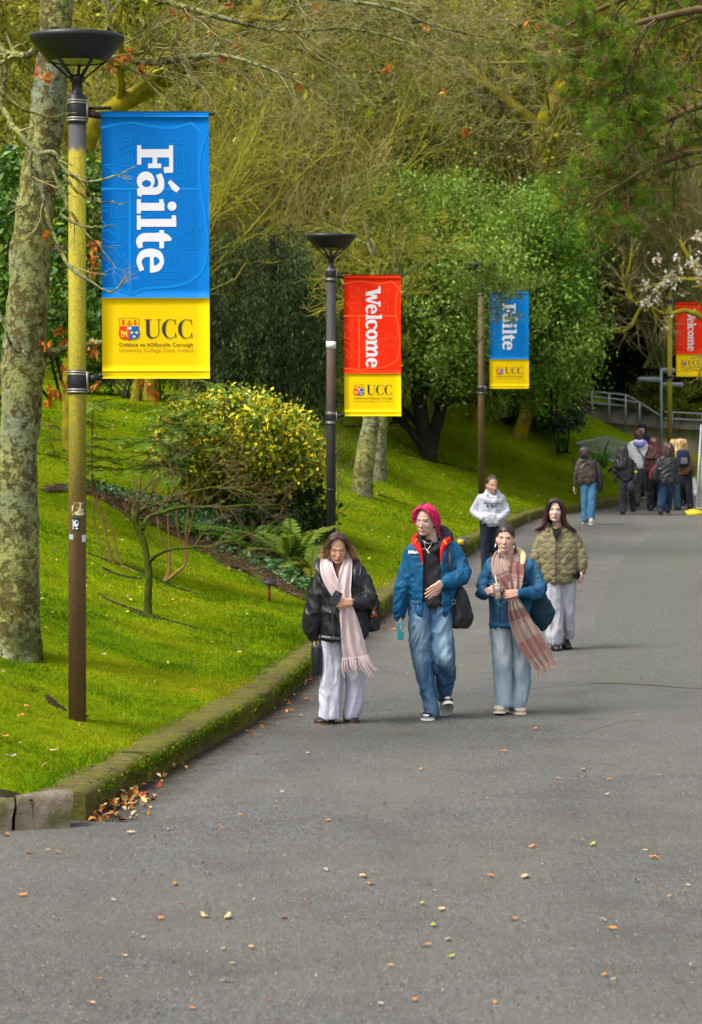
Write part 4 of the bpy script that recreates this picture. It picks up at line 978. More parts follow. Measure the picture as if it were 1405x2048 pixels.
for i, (x, y, h) in enumerate(far):
    gz = max(float(ground(np.array([x]), np.array([y]))[0]), 2.0 if y > 76 else 0)
    if y > 84: gz = 2.2 + (y - 84) * .8
    lab = desc[i % 4] + ' ' + where[i]
    if i < 4:
        r_ = bare_tree(np.random.default_rng(200 + i), (x, y, gz), 16, .24 + .03 * i, *pm[i], 15, .40, (rg.uniform(-.08, .08), 0), 8, 6, 2, label=lab, group='bare trees in the wood beyond the lawn', up=.04, t0=.12, fine=.016, fleck=9000, lr=.75)
        protos.append(r_); k_ = h / 16
    else:
        r_ = copy_tree(protos[(i * 7 + i // 4) % 4]); r_.location = (x, y, gz); r_['label'] = lab; k_ = h / 16
    r_.rotation_euler = (0, 0, i * 2.399); r_.scale = (k_, k_, k_)

# thickets of young stems between them
rg = np.random.default_rng(131)
def thicket(label, base, n, h, spread, mat, seed, n2=7, n3=5, fine=.004, up=.05, lean=(0, 0, 0), r=.018, name='bare_shrub', ang=.5, group=None):
    rng = np.random.default_rng(seed); root = tree_root(name, base, label, 'shrub', group); b = np.array(base, float)
    D = unit(np.c_[rng.normal(size=(n, 2)) * spread, np.ones(n)] + np.array(lean)); K = 8
    P = [b + np.c_[rng.normal(size=(n, 2)) * .25, np.full(n, -.1)]]
    for q in range(K - 1):
        D = unit(D + rng.normal(size=D.shape) * .1); P.append(P[-1] + D * h / (K - 1) * rng.uniform(.7, 1.1, (n, 1)))
    P = np.stack(P, 1); R = np.broadcast_to(np.linspace(r, r * .35, K), (n, K))
    l2 = grow(rng, P, R, n2, h * .4, ang, 6, .15, up, .2, 1, .6, .4, rmin=fine); l3 = grow(rng, *l2, n3, h * .18, .7, 4, .2, 0, .1, 1, .7, .5, rmin=fine)
    V, Fq = tubeset([(P, R)], [6]); obj('stem', V, Fq, mat, root, smooth=True)
    V, Fq = tubeset([l2, l3], [3, 3]); obj('twigs', V, Fq, mat, root)
    return root
d_ = 28.; 
thicket('bare tan shrub arching out to the right from behind the blue banner', hit(372, 830), 16, 3.4, .25, M_TAN, 7, 9, 8, .0035, .0, (.35, 0, 0), .016, ang=.45)
thicket('thin tan thicket of twigs above the yew', W(560, 690, 56), 26, 6.0, .4, M_TAN, 8, 9, 7, .006, .04, r=.03)
thicket('olive thicket of twigs high behind the grey lamp post', W(640, 640, 60), 26, 7.0, .45, M_OLIVE, 9, 9, 7, .006, .04, r=.035)
thicket('grey tan twiggy shrub above the far red banner', W(1385, 720, 74), 34, 8.0, .35, M_GREYT, 10, 10, 8, .008, .05, r=.03)
thicket('fine grey shrub beyond the ramp wall', W(1310, 730, 78), 24, 6.0, .4, M_GREYT, 12, 10, 7, .008, .04, r=.03)
thicket('olive saplings at the left behind the mossy tree', W(250, 700, 50), 22, 7.0, .4, M_OLIVE, 13, 9, 6, .005, .04, r=.03)
shrub('laurel_bush', 'green laurel high in the wood behind the grey lamp post', 'bush', [(800, 420, 150, 90, 72, 2., 1), (640, 480, 120, 70, 72, 2., .7)], 12000, 160, .25, .15, [(.06, .12, .025), (.11, .18, .04), (.16, .22, .09)], base=W(760, 700, 72), seed=137)
shrub('laurel_bush', 'dim green bush below the blossoming branches', 'bush', [(1180, 420, 100, 120, 74, 2., 1), (1080, 330, 90, 90, 76, 2., .7)], 10000, 140, .25, .15, [(.07, .13, .018), (.13, .20, .025), (.20, .25, .07)], base=W(1160, 800, 74), seed=139)

for i, (sp_, lab) in enumerate([([(560, 250, 90, 70, 80, 2., 1), (470, 330, 60, 60, 78, 1.6, .6)], 'dark ivy mass hanging in the wood right of the blue Fáilte banner'), ([(930, 250, 120, 80, 80, 2., 1), (1010, 170, 70, 60, 82, 1.6, .5)], 'green ivy mass high in the wood above the evergreen'), ([(760, 130, 110, 70, 86, 2., 1), (660, 60, 70, 50, 88, 2., .5)], 'ivy clad mass at the top of the wood in the middle'), ([(1330, 300, 110, 120, 88, 2.5, 1), (1240, 240, 60, 90, 86, 2., .6)], 'dark evergreen mass behind the pine boughs'), ([(430, 120, 80, 80, 70, 2., 1), (300, 60, 90, 60, 72, 2., .7)], 'olive ivy mass above the mossy limb')]):
    shrub('ivy_mass', lab, 'bush', sp_, 9000, 150, .35, .20, [(.02, .045, .008), (.05, .10, .014), (.10, .16, .02), (.20, .24, .03), (.30, .27, .05)], [.3, .3, .2, .12, .08], base=W(sp_[0][0], 780, sp_[0][4]), seed=170 + i)
# -- thick mossy stems high in the middle right
rg = np.random.default_rng(149); d = 63.5; k = F / d
for i, (pts, rr, lab, mt) in enumerate([
    ([(1094, 820), (1096, 600), (1091, 371), (1081, 285), (1101, 216), (1128, 140), (1131, 60), (1145, -60)], [24, 22, 19, 17, 17, 15, 12, 9], 'thick yellow mossy stem rising above the evergreen', M_MOSSB),
    ([(1252, 780), (1245, 500), (1225, 300), (1206, 120), (1222, 50), (1250, -40)], [24, 22, 20, 20, 19, 15], 'thick mossy stem behind the pine boughs', M_MOSSB),
    ([(560, 720), (570, 500), (600, 300), (640, 140), (655, -40)], [16, 14, 12, 10, 7], 'slim mossy stem left of the grey lamp post, deep in the wood', M_MOSSB)]):
    Pt, Rt = poly_limb(PX(pts, d + 2 * i + (22 if i == 1 else 0)), np.array(rr) / k * (1.45 if i == 1 else 1.15), 24, .05, rg)
    bare_tree(rg, W(pts[0][0], pts[0][1], d + 2 * i + (22 if i == 1 else 0)), 11, .3, mt, M_OLIVE, 13, .34, n2=8, n3=7, n4=4, label=lab, trunk_pts=(Pt, Rt), t0=.45, fine=.011, fleck=2500, lr=.8)

# -- bold mossy trees at middle distance, in front of the wood
rg = np.random.default_rng(181)
for i, (u, d_, h_, ln, lab) in enumerate([(455, 58, 10, .12, 'crooked mossy tree with bold limbs just right of the blue Fáilte banner'), (610, 63, 11, -.10, 'leaning mossy tree high above the dark yew'), (760, 66, 12, .06, 'mossy tree with forked limbs above the grey lamp post'), (905, 68, 12, -.08, 'twisting mossy tree above the middle of the evergreen'), (1030, 64, 12, .10, 'mossy tree with curved limbs between the evergreen and the pine boughs'), (300, 55, 10, .05, 'mossy tree with limbs showing over the top of the blue Fáilte banner')]):
    x_ = (u - CU) / F * d_; gz = float(ground(np.array([x_]), np.array([d_]))[0])
    bare_tree(rg, (x_, d_, gz), h_, .17, M_MOSSB, M_OLIVE if i % 2 else M_GREYT, 12, .42, (ln, 0), 6, 5, 2, label=lab, group='mossy trees in front of the wood', up=.03, t0=.22, fine=.012, fleck=1500, lr=.8)

# -- blossoming branches at the right
rg = np.random.default_rng(151); d = 62.; k = F / d
MG = tree_root('magnolia_tree', W(1480, 905, d), 'magnolia with white blossom on bare yellowish branches at the right edge', 'tree')
bl = [([(1480, 930), (1470, 800), (1440, 660), (1400, 560), (1360, 480)], [14, 12, 9, 6, 4]), ([(1440, 660), (1380, 622), (1330, 628), (1290, 606), (1262, 600), (1258, 540), (1264, 500)], [8, 6, 4, 4, 3.5, 3, 2]), ([(1290, 606), (1276, 626), (1262, 654), (1240, 664), (1214, 662)], [4, 3.4, 3, 2.4, 1.5]), ([(1300, 612), (1318, 640), (1332, 658)], [3, 2, 1.2]), ([(1262, 600), (1248, 570), (1246, 530), (1252, 510)], [2.6, 2, 1.6, 1]), ([(1400, 560), (1340, 560), (1290, 580)], [4, 3, 2]), ([(1440, 660), (1420, 700), (1395, 760)], [4, 3, 2])]
LV = [poly_limb(PX(p, d), np.array(r) / k, 16, .012, rg) for p, r in bl]; PL = np.concatenate([a for a, _ in LV]); RL = np.concatenate([c for _, c in LV])
V, Fq = tubes(PL, RL, 7); obj('trunk', V, Fq, M_MOSSB, MG, smooth=True)
tw = grow(rg, PL, RL, 12, .9, .8, 6, .2, .03, .2, 1, .5, .4, rmin=.005); tw2 = grow(rg, *tw, 4, .4, .7, 4, .2, .03, .2, 1, .6, .4, rmin=.005)
V, Fq = tubeset([tw, tw2], [3, 3]); obj('twigs', V, Fq, M_GREYT, MG)
C = []
for u, v, m in [(1402, 470, 30), (1398, 478, 20), (1310, 518, 14), (1316, 520, 10), (1352, 518, 9), (1382, 528, 22), (1392, 522, 22), (1398, 540, 18), (1345, 552, 26), (1335, 556, 22), (1352, 560, 14), (1325, 566, 18), (1328, 572, 12), (1348, 572, 12), (1292, 572, 12), (1295, 568, 10), (1284, 580, 5), (1308, 580, 12), (1300, 596, 10), (1314, 600, 10), (1286, 608, 18), (1295, 610, 10), (1398, 560, 12), (1404, 548, 12), (1334, 655, 5), (1340, 634, 5), (1372, 588, 6), (1360, 540, 8), (1405, 505, 10)]:
    C.append(W(u, v, d - .5) + rg.normal(size=(m, 3)) * np.array([.07, .08, .06]))
C = np.concatenate(C)
V, Ft = leaves(rg, C, rg.uniform(.08, .14, len(C)), .6, .3, .7); obj('blossom', V, Ft, M_FOL, MG, col=leafcol(rg, len(C), [(.60, .55, .51), (.66, .62, .58), (.50, .40, .38)], None, .08))

# -- pine boughs at the upper right
rg = np.random.default_rng(157); d = 33.; k = F / d
PN = tree_root('pine_tree', W(1760, 1230, d), 'pine whose needle tufts hang into the upper right corner', 'tree')
pl = [([(1760, 1260), (1750, 800), (1740, 400), (1735, 0), (1740, -400)], [46, 42, 38, 34, 26]), ([(1740, 120), (1600, 60, -.4), (1450, 20, -.8), (1300, 40, -1), (1180, 90, -1.2)], [14, 12, 9, 6, 3]), ([(1740, 260), (1600, 240, .5), (1480, 200, .6), (1380, 220, .6), (1290, 270, .5), (1220, 330, .4)], [14, 11, 9, 7, 5, 3]), ([(1745, 380), (1600, 350, .2), (1480, 300), (1370, 310), (1260, 360), (1170, 410)], [13, 10, 8, 6, 4, 2]), ([(1738, -60), (1560, -90, 1), (1380, -40, 1.4), (1240, 0, 1.6), (1120, 60, 1.8)], [14, 12, 9, 6, 3]), ([(1300, 40, -1), (1265, 120, -1), (1245, 200, -1)], [4, 3, 2])]
LV = [poly_limb(PX(p, d), np.array(r) / k, 18, .015, rg) for p, r in pl]; PL = np.concatenate([a for a, _ in LV]); RL = np.concatenate([c for _, c in LV])
V, Fq = tubes(PL, RL, 9); obj('trunk', V, Fq, M_BROWNT, PN, smooth=True)
s1 = grow(rg, PL[1:], RL[1:], 26, 1.15, .85, 7, .16, -.06, .15, 1, .4, .35); s2 = grow(rg, *s1, 8, .45, .8, 5, .22, -.03, .25, 1, .6, .5, rmin=.004)
V, Fq = tubeset([s1, s2], [4, 3]); obj('twigs', V, Fq, M_BROWNT, PN)
ends = np.concatenate([s2[0][:, -1], s2[0][:, 2], s1[0][:, -1]]); axes = np.concatenate([unit(s2[0][:, -1] - s2[0][:, -2]), unit(s2[0][:, 3] - s2[0][:, 2]), unit(s1[0][:, -1] - s1[0][:, -2])])
m = 34; n = len(ends); dead = rg.random(n) < .22
ax = unit(np.repeat(axes, m, 0) * .8 + rg.normal(size=(n * m, 3)) * .75 + np.array([0, 0, .10])); Ln = rg.uniform(.09, .17, n * m) * np.repeat(np.where(dead, .7, 1), m)
c0 = np.repeat(ends, m, 0) + rg.normal(size=(n * m, 3)) * .015
sd_ = unit(np.cross(ax, rg.normal(size=ax.shape))) * .0040
V = np.stack([c0 - sd_, c0 + sd_, c0 + ax * Ln[:, None]], 1).reshape(-1, 3)
pal = np.array([(.08, .16, .012), (.14, .25, .016), (.25, .32, .022), (.16, .20, .06)])
cc = pal[rg.choice(4, n, p=[.3, .35, .2, .15])]; cc[dead] = np.array([(.17, .085, .03), (.24, .13, .05)])[rg.integers(0, 2, dead.sum())]
cc = np.repeat(cc, m * 3, 0) * np.repeat(rg.uniform(.7, 1.3, n * m), 3)[:, None]
obj('needles', V, np.arange(len(V)).reshape(-1, 3), M_FOL, PN, col=cc)
# ------------------------------------------------------------------ people
def remesh(parts, voxel, smooth=3, fac=.5):
    V, Fs = join(parts); me = new_mesh('tmp', V, Fs); o = bpy.data.objects.new('tmp', me); COL.objects.link(o)
    m = o.modifiers.new('r', 'REMESH'); m.mode = 'VOXEL'; m.voxel_size = voxel
    if smooth: s = o.modifiers.new('s', 'SMOOTH'); s.factor = fac; s.iterations = smooth
    dg = bpy.context.evaluated_depsgraph_get(); e = o.evaluated_get(dg).to_mesh()
    n = len(e.vertices); V = np.empty(n * 3, np.float32); e.vertices.foreach_get('co', V); V = V.reshape(-1, 3).astype(float)
    L = np.empty(len(e.loops), np.int32); e.loops.foreach_get('vertex_index', L)
    t_ = np.empty(len(e.polygons), np.int32); e.polygons.foreach_get('loop_total', t_); st = np.r_[0, np.cumsum(t_)[:-1]]
    Fs = [np.stack([L[st[t_ == k] + q] for q in range(k)], 1) for k in (4, 3) if (t_ == k).any()]
    o.evaluated_get(dg).to_mesh_clear(); bpy.data.objects.remove(o); bpy.data.meshes.remove(me)
    return V, Fs
def vnormals(V, Fs):
    N = np.zeros_like(V)
    for f in Fs:
        n = np.cross(V[f[:, 2]] - V[f[:, 0]], V[f[:, -1]] - V[f[:, 1]]) if f.shape[1] == 4 else np.cross(V[f[:, 1]] - V[f[:, 0]], V[f[:, 2]] - V[f[:, 0]])
        for q in range(f.shape[1]): np.add.at(N, f[:, q], n)
    return unit(N)
def wrinkle(V, Fs, amp, freq=9., seed=0, st=(1, 1, 1), amp2=.6):
    amp, freq = amp * 1.45, freq * 1.15
    N = vnormals(V, Fs); Q = V * freq * np.array(st)
    Q = Q + np.stack([vnoise(Q * .6, seed + 8), vnoise(Q * .6, seed + 9), vnoise(Q * .6, seed + 10)], 1) * .8
    a = vnoise(Q, seed); b_ = vnoise(Q * 2.3 + 5, seed + 1)
    h = (1 - 2.2 * np.abs(a)) + amp2 * (1 - 2.2 * np.abs(b_))
    return V + N * ((h - .55) * amp)[:, None]
def rows_loft(rows, d, n=30, pw=2.4, step=6):
    """rows: v, left u, right u, half depth in metres, depth offset"""
    A = np.array([tuple(r) + (0,) * (5 - len(r)) for r in rows], float)
    A = catmull(A, max(6, (len(A) - 1) * step))
    a = np.linspace(0, 2 * np.pi, n, endpoint=False); ca, sa = np.cos(a), np.sin(a)
    cx = np.sign(ca) * np.abs(ca) ** (2 / pw); sy = np.sign(sa) * np.abs(sa) ** (2 / pw)
    R = []
    for v, ul, ur, dp, dy in np.vstack([A[0] * [1, 1, 1, 0, 1], A, A[-1] * [1, 1, 1, 0, 1]]):
        dd = d + dy; c = (ul + ur) / 2; h = max((ur - ul) / 2, .2)
        if dp == 0: h, dp = .05, .001
        R.append(np.stack([(c + h * cx - CU) / F * dd, dd + dp * sy, np.full(n, CH - (v - HV) / F * dd)], 1))
    K = len(R); V = np.array(R).reshape(-1, 3)
    i = np.arange(n); j = (i + 1) % n; k = np.arange(K - 1)[:, None] * n
    return V, np.stack([k + i, k + n + i, k + n + j, k + j], -1).reshape(-1, 4)
def plimb(pts, d, S=14):
    """pts: u, v, radius in photo pixels, depth offset"""
    P = np.array([W(p[0], p[1], d + (p[3] if len(p) > 3 else 0)) for p in pts]); r = np.array([p[2] for p in pts]) / F * d
    return limb(P, r, S)
def garment(root, name, parts, voxel, m, amp=.006, freq=9., seed=0, st=(1, 1, 1), smooth=3, colfn=None, label=None, cut=None, post=None):
    V, Fs = remesh(parts, voxel, smooth)
    if amp: V = wrinkle(V, Fs, amp, freq, seed, st)
    if post is not None: V = post(V, vnormals(V, Fs))
    if cut is not None:
        k = cut(V); Fs = [f[~k[f].all(1)] for f in Fs]
    o = obj(name, V, Fs, m, root, smooth=True, col=colfn(V) if colfn else None)
    if label: o['label'] = label
    if cut is not None:
        s = o.modifiers.new('thick', 'SOLIDIFY'); s.thickness = .010; s.offset = -1
    return o, V, Fs
def drape(path, d, folds=3, amp=.008, th=.012, nx=17, n=40, seed=0, bulge=.012, twist=0.):
    """hanging band of cloth. path: u, v, depth offset, half width in pixels"""
    A = catmull(np.array(path, float), n)
    C = np.array([W(a[0], a[1], d + a[2]) for a in A]); hw = A[:, 3] / F * d
    T = unit(np.gradient(C, axis=0)); Nn = unit(np.stack([-T[:, 2], 0 * T[:, 0], T[:, 0]], 1)); Nn = np.where(Nn[:, :1] < 0, -Nn, Nn) if abs(T[:, 2]).mean() > .5 else Nn
    s = np.linspace(-1, 1, nx); tt = np.linspace(0, 1, n)[:, None]
    off = -amp * np.cos(folds * np.pi * s[None] + 1.3 * np.sin(tt * 4 + seed) + twist * tt) - bulge * (1 - s[None] ** 2)
    off = off + .5 * amp * vnoise(np.stack([np.repeat(s[None], n, 0).ravel() * 3, np.repeat(tt, nx, 1).ravel() * 7, np.full(n * nx, seed)], 1), seed).reshape(n, nx)
    V = C[:, None] + Nn[:, None] * (s[None, :, None] * hw[:, None, None]); V[:, :, 1] += off
    V = V.reshape(-1, 3); Vb = V + np.array([0, th, 0]); G = grid_faces(nx, n); m = nx * n
    bi = np.r_[np.arange(nx), np.arange(1, n) * nx + nx - 1, (m - nx + np.arange(nx))[::-1][1:], (np.arange(n - 1)[::-1] * nx)[:-1]]; bj = np.roll(bi, -1)
    ts = np.stack([np.repeat(tt, nx, 1).ravel(), np.repeat(s[None], n, 0).ravel()], 1)
    return np.concatenate([V, Vb]), [np.concatenate([G, G[:, ::-1] + m, np.stack([bi, bj, bj + m, bi + m], 1)])], np.concatenate([ts, ts])

def head_parts(C, s, R):
    T = lambda pts: C + s * (np.asarray(pts, float) @ R.T)
    e = lambda c, r, Rl=None: (lambda VF: (T(VF[0]), VF[1]))(ell(c, r, 24, 16, Rl))
    l = lambda pts, r: (lambda VF: (T(VF[0]), VF[1]))(limb(pts, r, 12))
    P = [e((0, .012, .034), (.074, .094, .090)), e((0, -.012, -.018), (.068, .077, .080)), e((0, -.022, -.058), (.055, .061, .050)), e((0, -.062, -.098), (.022, .018, .017)),
         l([(-.040, -.02, -.080), (0, -.066, -.100), (.040, -.02, -.080)], [.016, .014, .016]),
         l([(0, -.080, .012), (0, -.094, -.018), (0, -.104, -.036)], [.0075, .0085, .0095]), e((-.009, -.091, -.042), (.0075, .009, .006)), e((.009, -.091, -.042), (.0075, .009, .006)),
         l([(-.040, -.070, .022), (-.016, -.081, .020), (.016, -.081, .020), (.040, -.070, .022)], [.009, .008, .008, .009]),
         e((-.035, -.052, -.030), (.023, .025, .024)), e((.035, -.052, -.030), (.023, .025, .024)),
         l([(-.022, -.076, -.066), (-.008, -.087, -.0625), (0, -.087, -.064), (.008, -.087, -.0625), (.022, -.076, -.066)], [.004, .0065, .006, .0065, .004]),
         l([(-.020, -.075, -.071), (0, -.087, -.074), (.020, -.075, -.071)], [.004, .0078, .004]),
         e((-.076, .012, -.012), (.008, .020, .032)), e((.076, .012, -.012), (.008, .020, .032))]
    return P
def head_finish(V, Fs, C, s, R, sk):
    L = ((V - C) / s) @ R
    x, y, z = L.T; fr = y < -.035; ax = np.abs(x)
    g = np.exp(-(((ax - .031) / .015) ** 2 + (z / .0095) ** 2)) * fr
    L2 = L.copy(); L2[:, 1] += .0062 * g
    ey = np.exp(-(((ax - .031) / .010) ** 2 + (z / .006) ** 2)) * fr; L2[:, 1] -= .004 * ey
    V2 = np.where((np.linalg.norm(L, axis=1) < .2)[:, None], C + s * (L2 @ R.T), V)
    c = np.repeat(np.array(sk['skin'])[None], len(V), 0) * (1 + .06 * fnoise(V * 40, 3, 2))[:, None]
    def put(mask, col, a=1.):
        a = (mask * a)[:, None]; c[:] = c * (1 - a) + np.array(col) * a
    put(np.exp(-(((ax - .046) / .018) ** 2 + ((z + .030) / .016) ** 2)) * fr, sk.get('blush', np.array(sk['skin']) * [1.05, .7, .65]), sk.get('blush_a', .55))
    put(np.exp(-((x / .012) ** 2 + ((z + .036) / .010) ** 2)) * fr, np.array(sk['skin']) * [1.05, .86, .82], .6)
    put(np.exp(-(((ax - .031) / .017) ** 2 + ((z - .004) / .010) ** 2)) * fr, np.array(sk['skin']) * sk.get('lid', .62) ** .6, .35)
    zb = .019 + .006 * np.sin(np.clip((ax - .012) / .038, 0, 1) * np.pi * .75)
    put(fr & (ax > .012) & (ax < .052) & (np.abs(z - zb) < .0042), sk.get('brow', (.05, .03, .02)), .62)
    if sk.get('closed'):
        put(fr & (np.abs(ax - .031) < .016) & (np.abs(z + .0045 - .0025 * ((ax - .031) / .015) ** 2) < .0027), (.03, .018, .014), .75)
    else:
        put(fr & ((((ax - .031) / .0145) ** 2 + (z / .0058) ** 2) < 1), (.50, .47, .45))
        put(fr & (((x - np.sign(x) * .031 - sk.get('look', 0)) ** 2 + (z + .0005) ** 2) < .0056 ** 2), (.018, .012, .010))
        put(fr & (np.abs(ax - .031) < .0165) & (np.abs(z - .0058 + .004 * ((ax - .031) / .015) ** 2) < .0028), (.025, .016, .013), .75)
    lip = fr & (((x / .0255) ** 2 + ((z + .0685) / .0105) ** 2) < 1)
    put(lip, sk.get('lip', np.array(sk['skin']) * [.85, .45, .45]), .85)
    put(fr & (ax < .022) & (np.abs(z + .0682) < .0022), (.06, .02, .018), .85)
    if sk.get('teeth'): put(fr & (ax < .013) & (np.abs(z + .0675) < .0030), (.55, .52, .48), .9)
    put(fr & (((ax - .0075) ** 2 + (z + .0475) ** 2) < .0034 ** 2), np.array(sk['skin']) * .35, .6)
    put(np.exp(-((x / .030) ** 2 + ((z + .084) / .006) ** 2)) * fr, np.array(sk['skin']) * .8, .25)  # shade under the lower lip, painted into the skin colour
    far = np.linalg.norm(L, axis=1) > .2
    c[far] = np.array(sk['skin'])
    return V2, np.clip(c, 0, 1)
def hand_parts(wr, fw, nr, side, curls=(.35, .4, .45, .5), thumb=.5, s=1., split=.0):
    """wr wrist, fw towards the knuckles, nr out of the back of the hand, side +1 when the thumb lies along cross(fw, nr)"""
    wr = np.asarray(wr, float); fw = unit(np.array(fw, float)); nr = np.array(nr, float); nr = unit(nr - fw * (nr @ fw)); lt = np.cross(fw, nr) * side
    P = []; kn = []
    for q, (o_, l_) in enumerate(((.031, .086), (.011, .090), (-.010, .085), (-.029, .077))):
        k = wr + s * (fw * l_ + lt * o_ + nr * .004); kn.append(k)
        P.append(limb([wr + lt * o_ * .5 * s, (wr + k) / 2 + lt * o_ * .15 * s + nr * .003, k], np.array([.017, .016, .0115]) * s, 10))
    for k, (l_, r_), c, o_ in zip(kn, ((.070, .0095), (.078, .0098), (.072, .0093), (.056, .0082)), curls, (.5, .12, -.25, -.6)):
        p = k; a = c * .5; pts = [p]; dr = unit(fw + lt * o_ * (.10 + split))
        for sg, f_ in zip((.45, .31, .24), (1, 1.25, .9)):
            p = p + s * l_ * sg * (dr * math.cos(a) - nr * math.sin(a)); pts.append(p); a += c * f_
        P.append(limb(pts, np.array([1, .95, .88, .75]) * r_ * s, 9))
    t0 = wr + s * (fw * .022 + lt * .022 - nr * .006); t1 = t0 + s * .040 * unit(fw * .75 + lt * .75 - nr * thumb); t2 = t1 + s * .032 * unit(fw * .95 + lt * .2 - nr * thumb); t3 = t2 + s * .026 * unit(fw - lt * .15 - nr * thumb)
    P.append(limb([t0, t1, t2, t3], np.array([.014, .0125, .0105, .0085]) * s, 10))
    return P
M_SKIN = m_attr('skin', .62, .25, .10, 220, .05, 60)
M_SKIN.node_tree.nodes['Principled BSDF'].inputs['Subsurface Weight'].default_value = .12
M_SKIN.node_tree.nodes['Principled BSDF'].inputs['Subsurface Radius'].default_value = (.02, .008, .005)
t = NT('hair'); c = t.attr(); w_ = t.noise(260, 3, .6, t.map(t.co(), (1, 1, .18)))
t.bump(w_, .35, .004); UV = lambda V: (CU + V[:, 0] * F / V[:, 1], HV + (CH - V[:, 2]) * F / V[:, 1])
M_HAIR = t.fin(t.mix(1., c, t.ramp(w_, [(.3, .62), (.7, 1.15)]), 'MULTIPLY'), .42, .45)
def locks(rng, C, s, R, groups, n, rad, jit, cols, root_tip=.5, K=12, wave=0.):
    """strands between neighbouring guide curves (head space)"""
    Ps, cs = [], []
    for G in groups:
        G = [catmull(np.array(g, float), K) for g in G]
        m = max(1, n // len(groups)); x = rng.uniform(0, len(G) - 1.001, m); i = x.astype(int); f = (x - i)[:, None, None]
        A = np.array(G); P = A[i] * (1 - f) + A[i + 1] * f
        w = np.linspace(.25, 1, K)[None, :, None]
        P = P + rng.normal(size=(m, 1, 3)) * jit * w + np.stack([vnoise(np.c_[np.linspace(0, 3, K), np.full(K, q * 7.3), np.full(K, z_)], 5) for q in range(m) for z_ in (1.5, 5.5, 9.5)]).reshape(m, 3, K).transpose(0, 2, 1) * jit * .8 * w
        if wave: P = P + unit(P * np.array([1, 1, .3])) * (wave * np.sin(2 * np.pi * (np.linspace(0, 1.9, K)[None] + rng.uniform(0, .35, (m, 1)))) * np.linspace(.2, 1, K)[None])[:, :, None]
        Ps.append(P)
        ca = np.array(cols[0])[None] * rng.uniform(.6, 1.4, (m, 1)); cb = np.array(cols[1])[None] * rng.uniform(.6, 1.3, (m, 1))
        q = np.clip((np.linspace(0, 1, K)[None, :, None] - root_tip + rng.uniform(-.25, .25, (m, 1, 1))) * 2.5, 0, 1)
        cs.append(ca[:, None] * (1 - q) + cb[:, None] * q)
    P = np.concatenate(Ps); cc = np.concatenate(cs)
    r = rad * rng.uniform(.6, 1.3, (len(P), 1)) * np.sin(np.linspace(.5, np.pi - .12, K))[None]
    V, Fq = tubes(C + s * (P @ R.T), s * r, 5)
    return V, Fq, np.repeat(cc, 5, 1).reshape(-1, 3)
def hair(root, C, s, R, cap, locks_, cols):
    """cap: list of ellipsoids (centre, radii) on the skull"""
    T = lambda V: C + s * (V @ R.T)
    P = [(lambda q: (T(q[0]), q[1]))(ell(c, r, 36, 22)) for c, r in cap]
    V, Fs = remesh(P, .006, 2); V = wrinkle(V, Fs, .0010, 45, 4, (1, 1, .3))
    c = np.array(cols[0])[None] * (1 + .35 * fnoise(V * np.array([60, 60, 12]), 2, 2))[:, None]
    parts = [(V, Fs)] + [(l_[0], l_[1]) for l_ in locks_]
    Vj, Fj = join(parts); cj = np.concatenate([c] + [l_[2] for l_ in locks_])
    return obj('hair', Vj, Fj, M_HAIR, root, smooth=True, col=np.clip(cj, 0, 1))
def body(root, d, C, s, R, sk, neck, under, hands, hv=.0032):
    P = head_parts(C, s, R) + [neck]
    V, Fs = remesh(P, hv, 9 if hv < .005 else 3, .5); V, c = head_finish(V, Fs, C, s, R, sk)
    parts, cols = [(V, Fs)], [c]
    for hp, hc in hands:
        V, Fs = remesh(hp, .0038, 1, .4); parts.append((V, Fs)); cc = np.repeat(np.array(hc)[None], len(V), 0) * (1 + .1 * fnoise(V * 60, 5, 2))[:, None]; cols.append(cc)
    V, Fs = remesh(under, .012, 2); V = V - vnormals(V, Fs) * .011; parts.append((V, Fs)); cols.append(np.repeat(np.array(sk['skin'])[None], len(V), 0))
    Vj, Fj = join(parts)
    return obj('body', Vj, Fj, M_SKIN, root, smooth=True, col=np.clip(np.concatenate(cols), 0, 1))
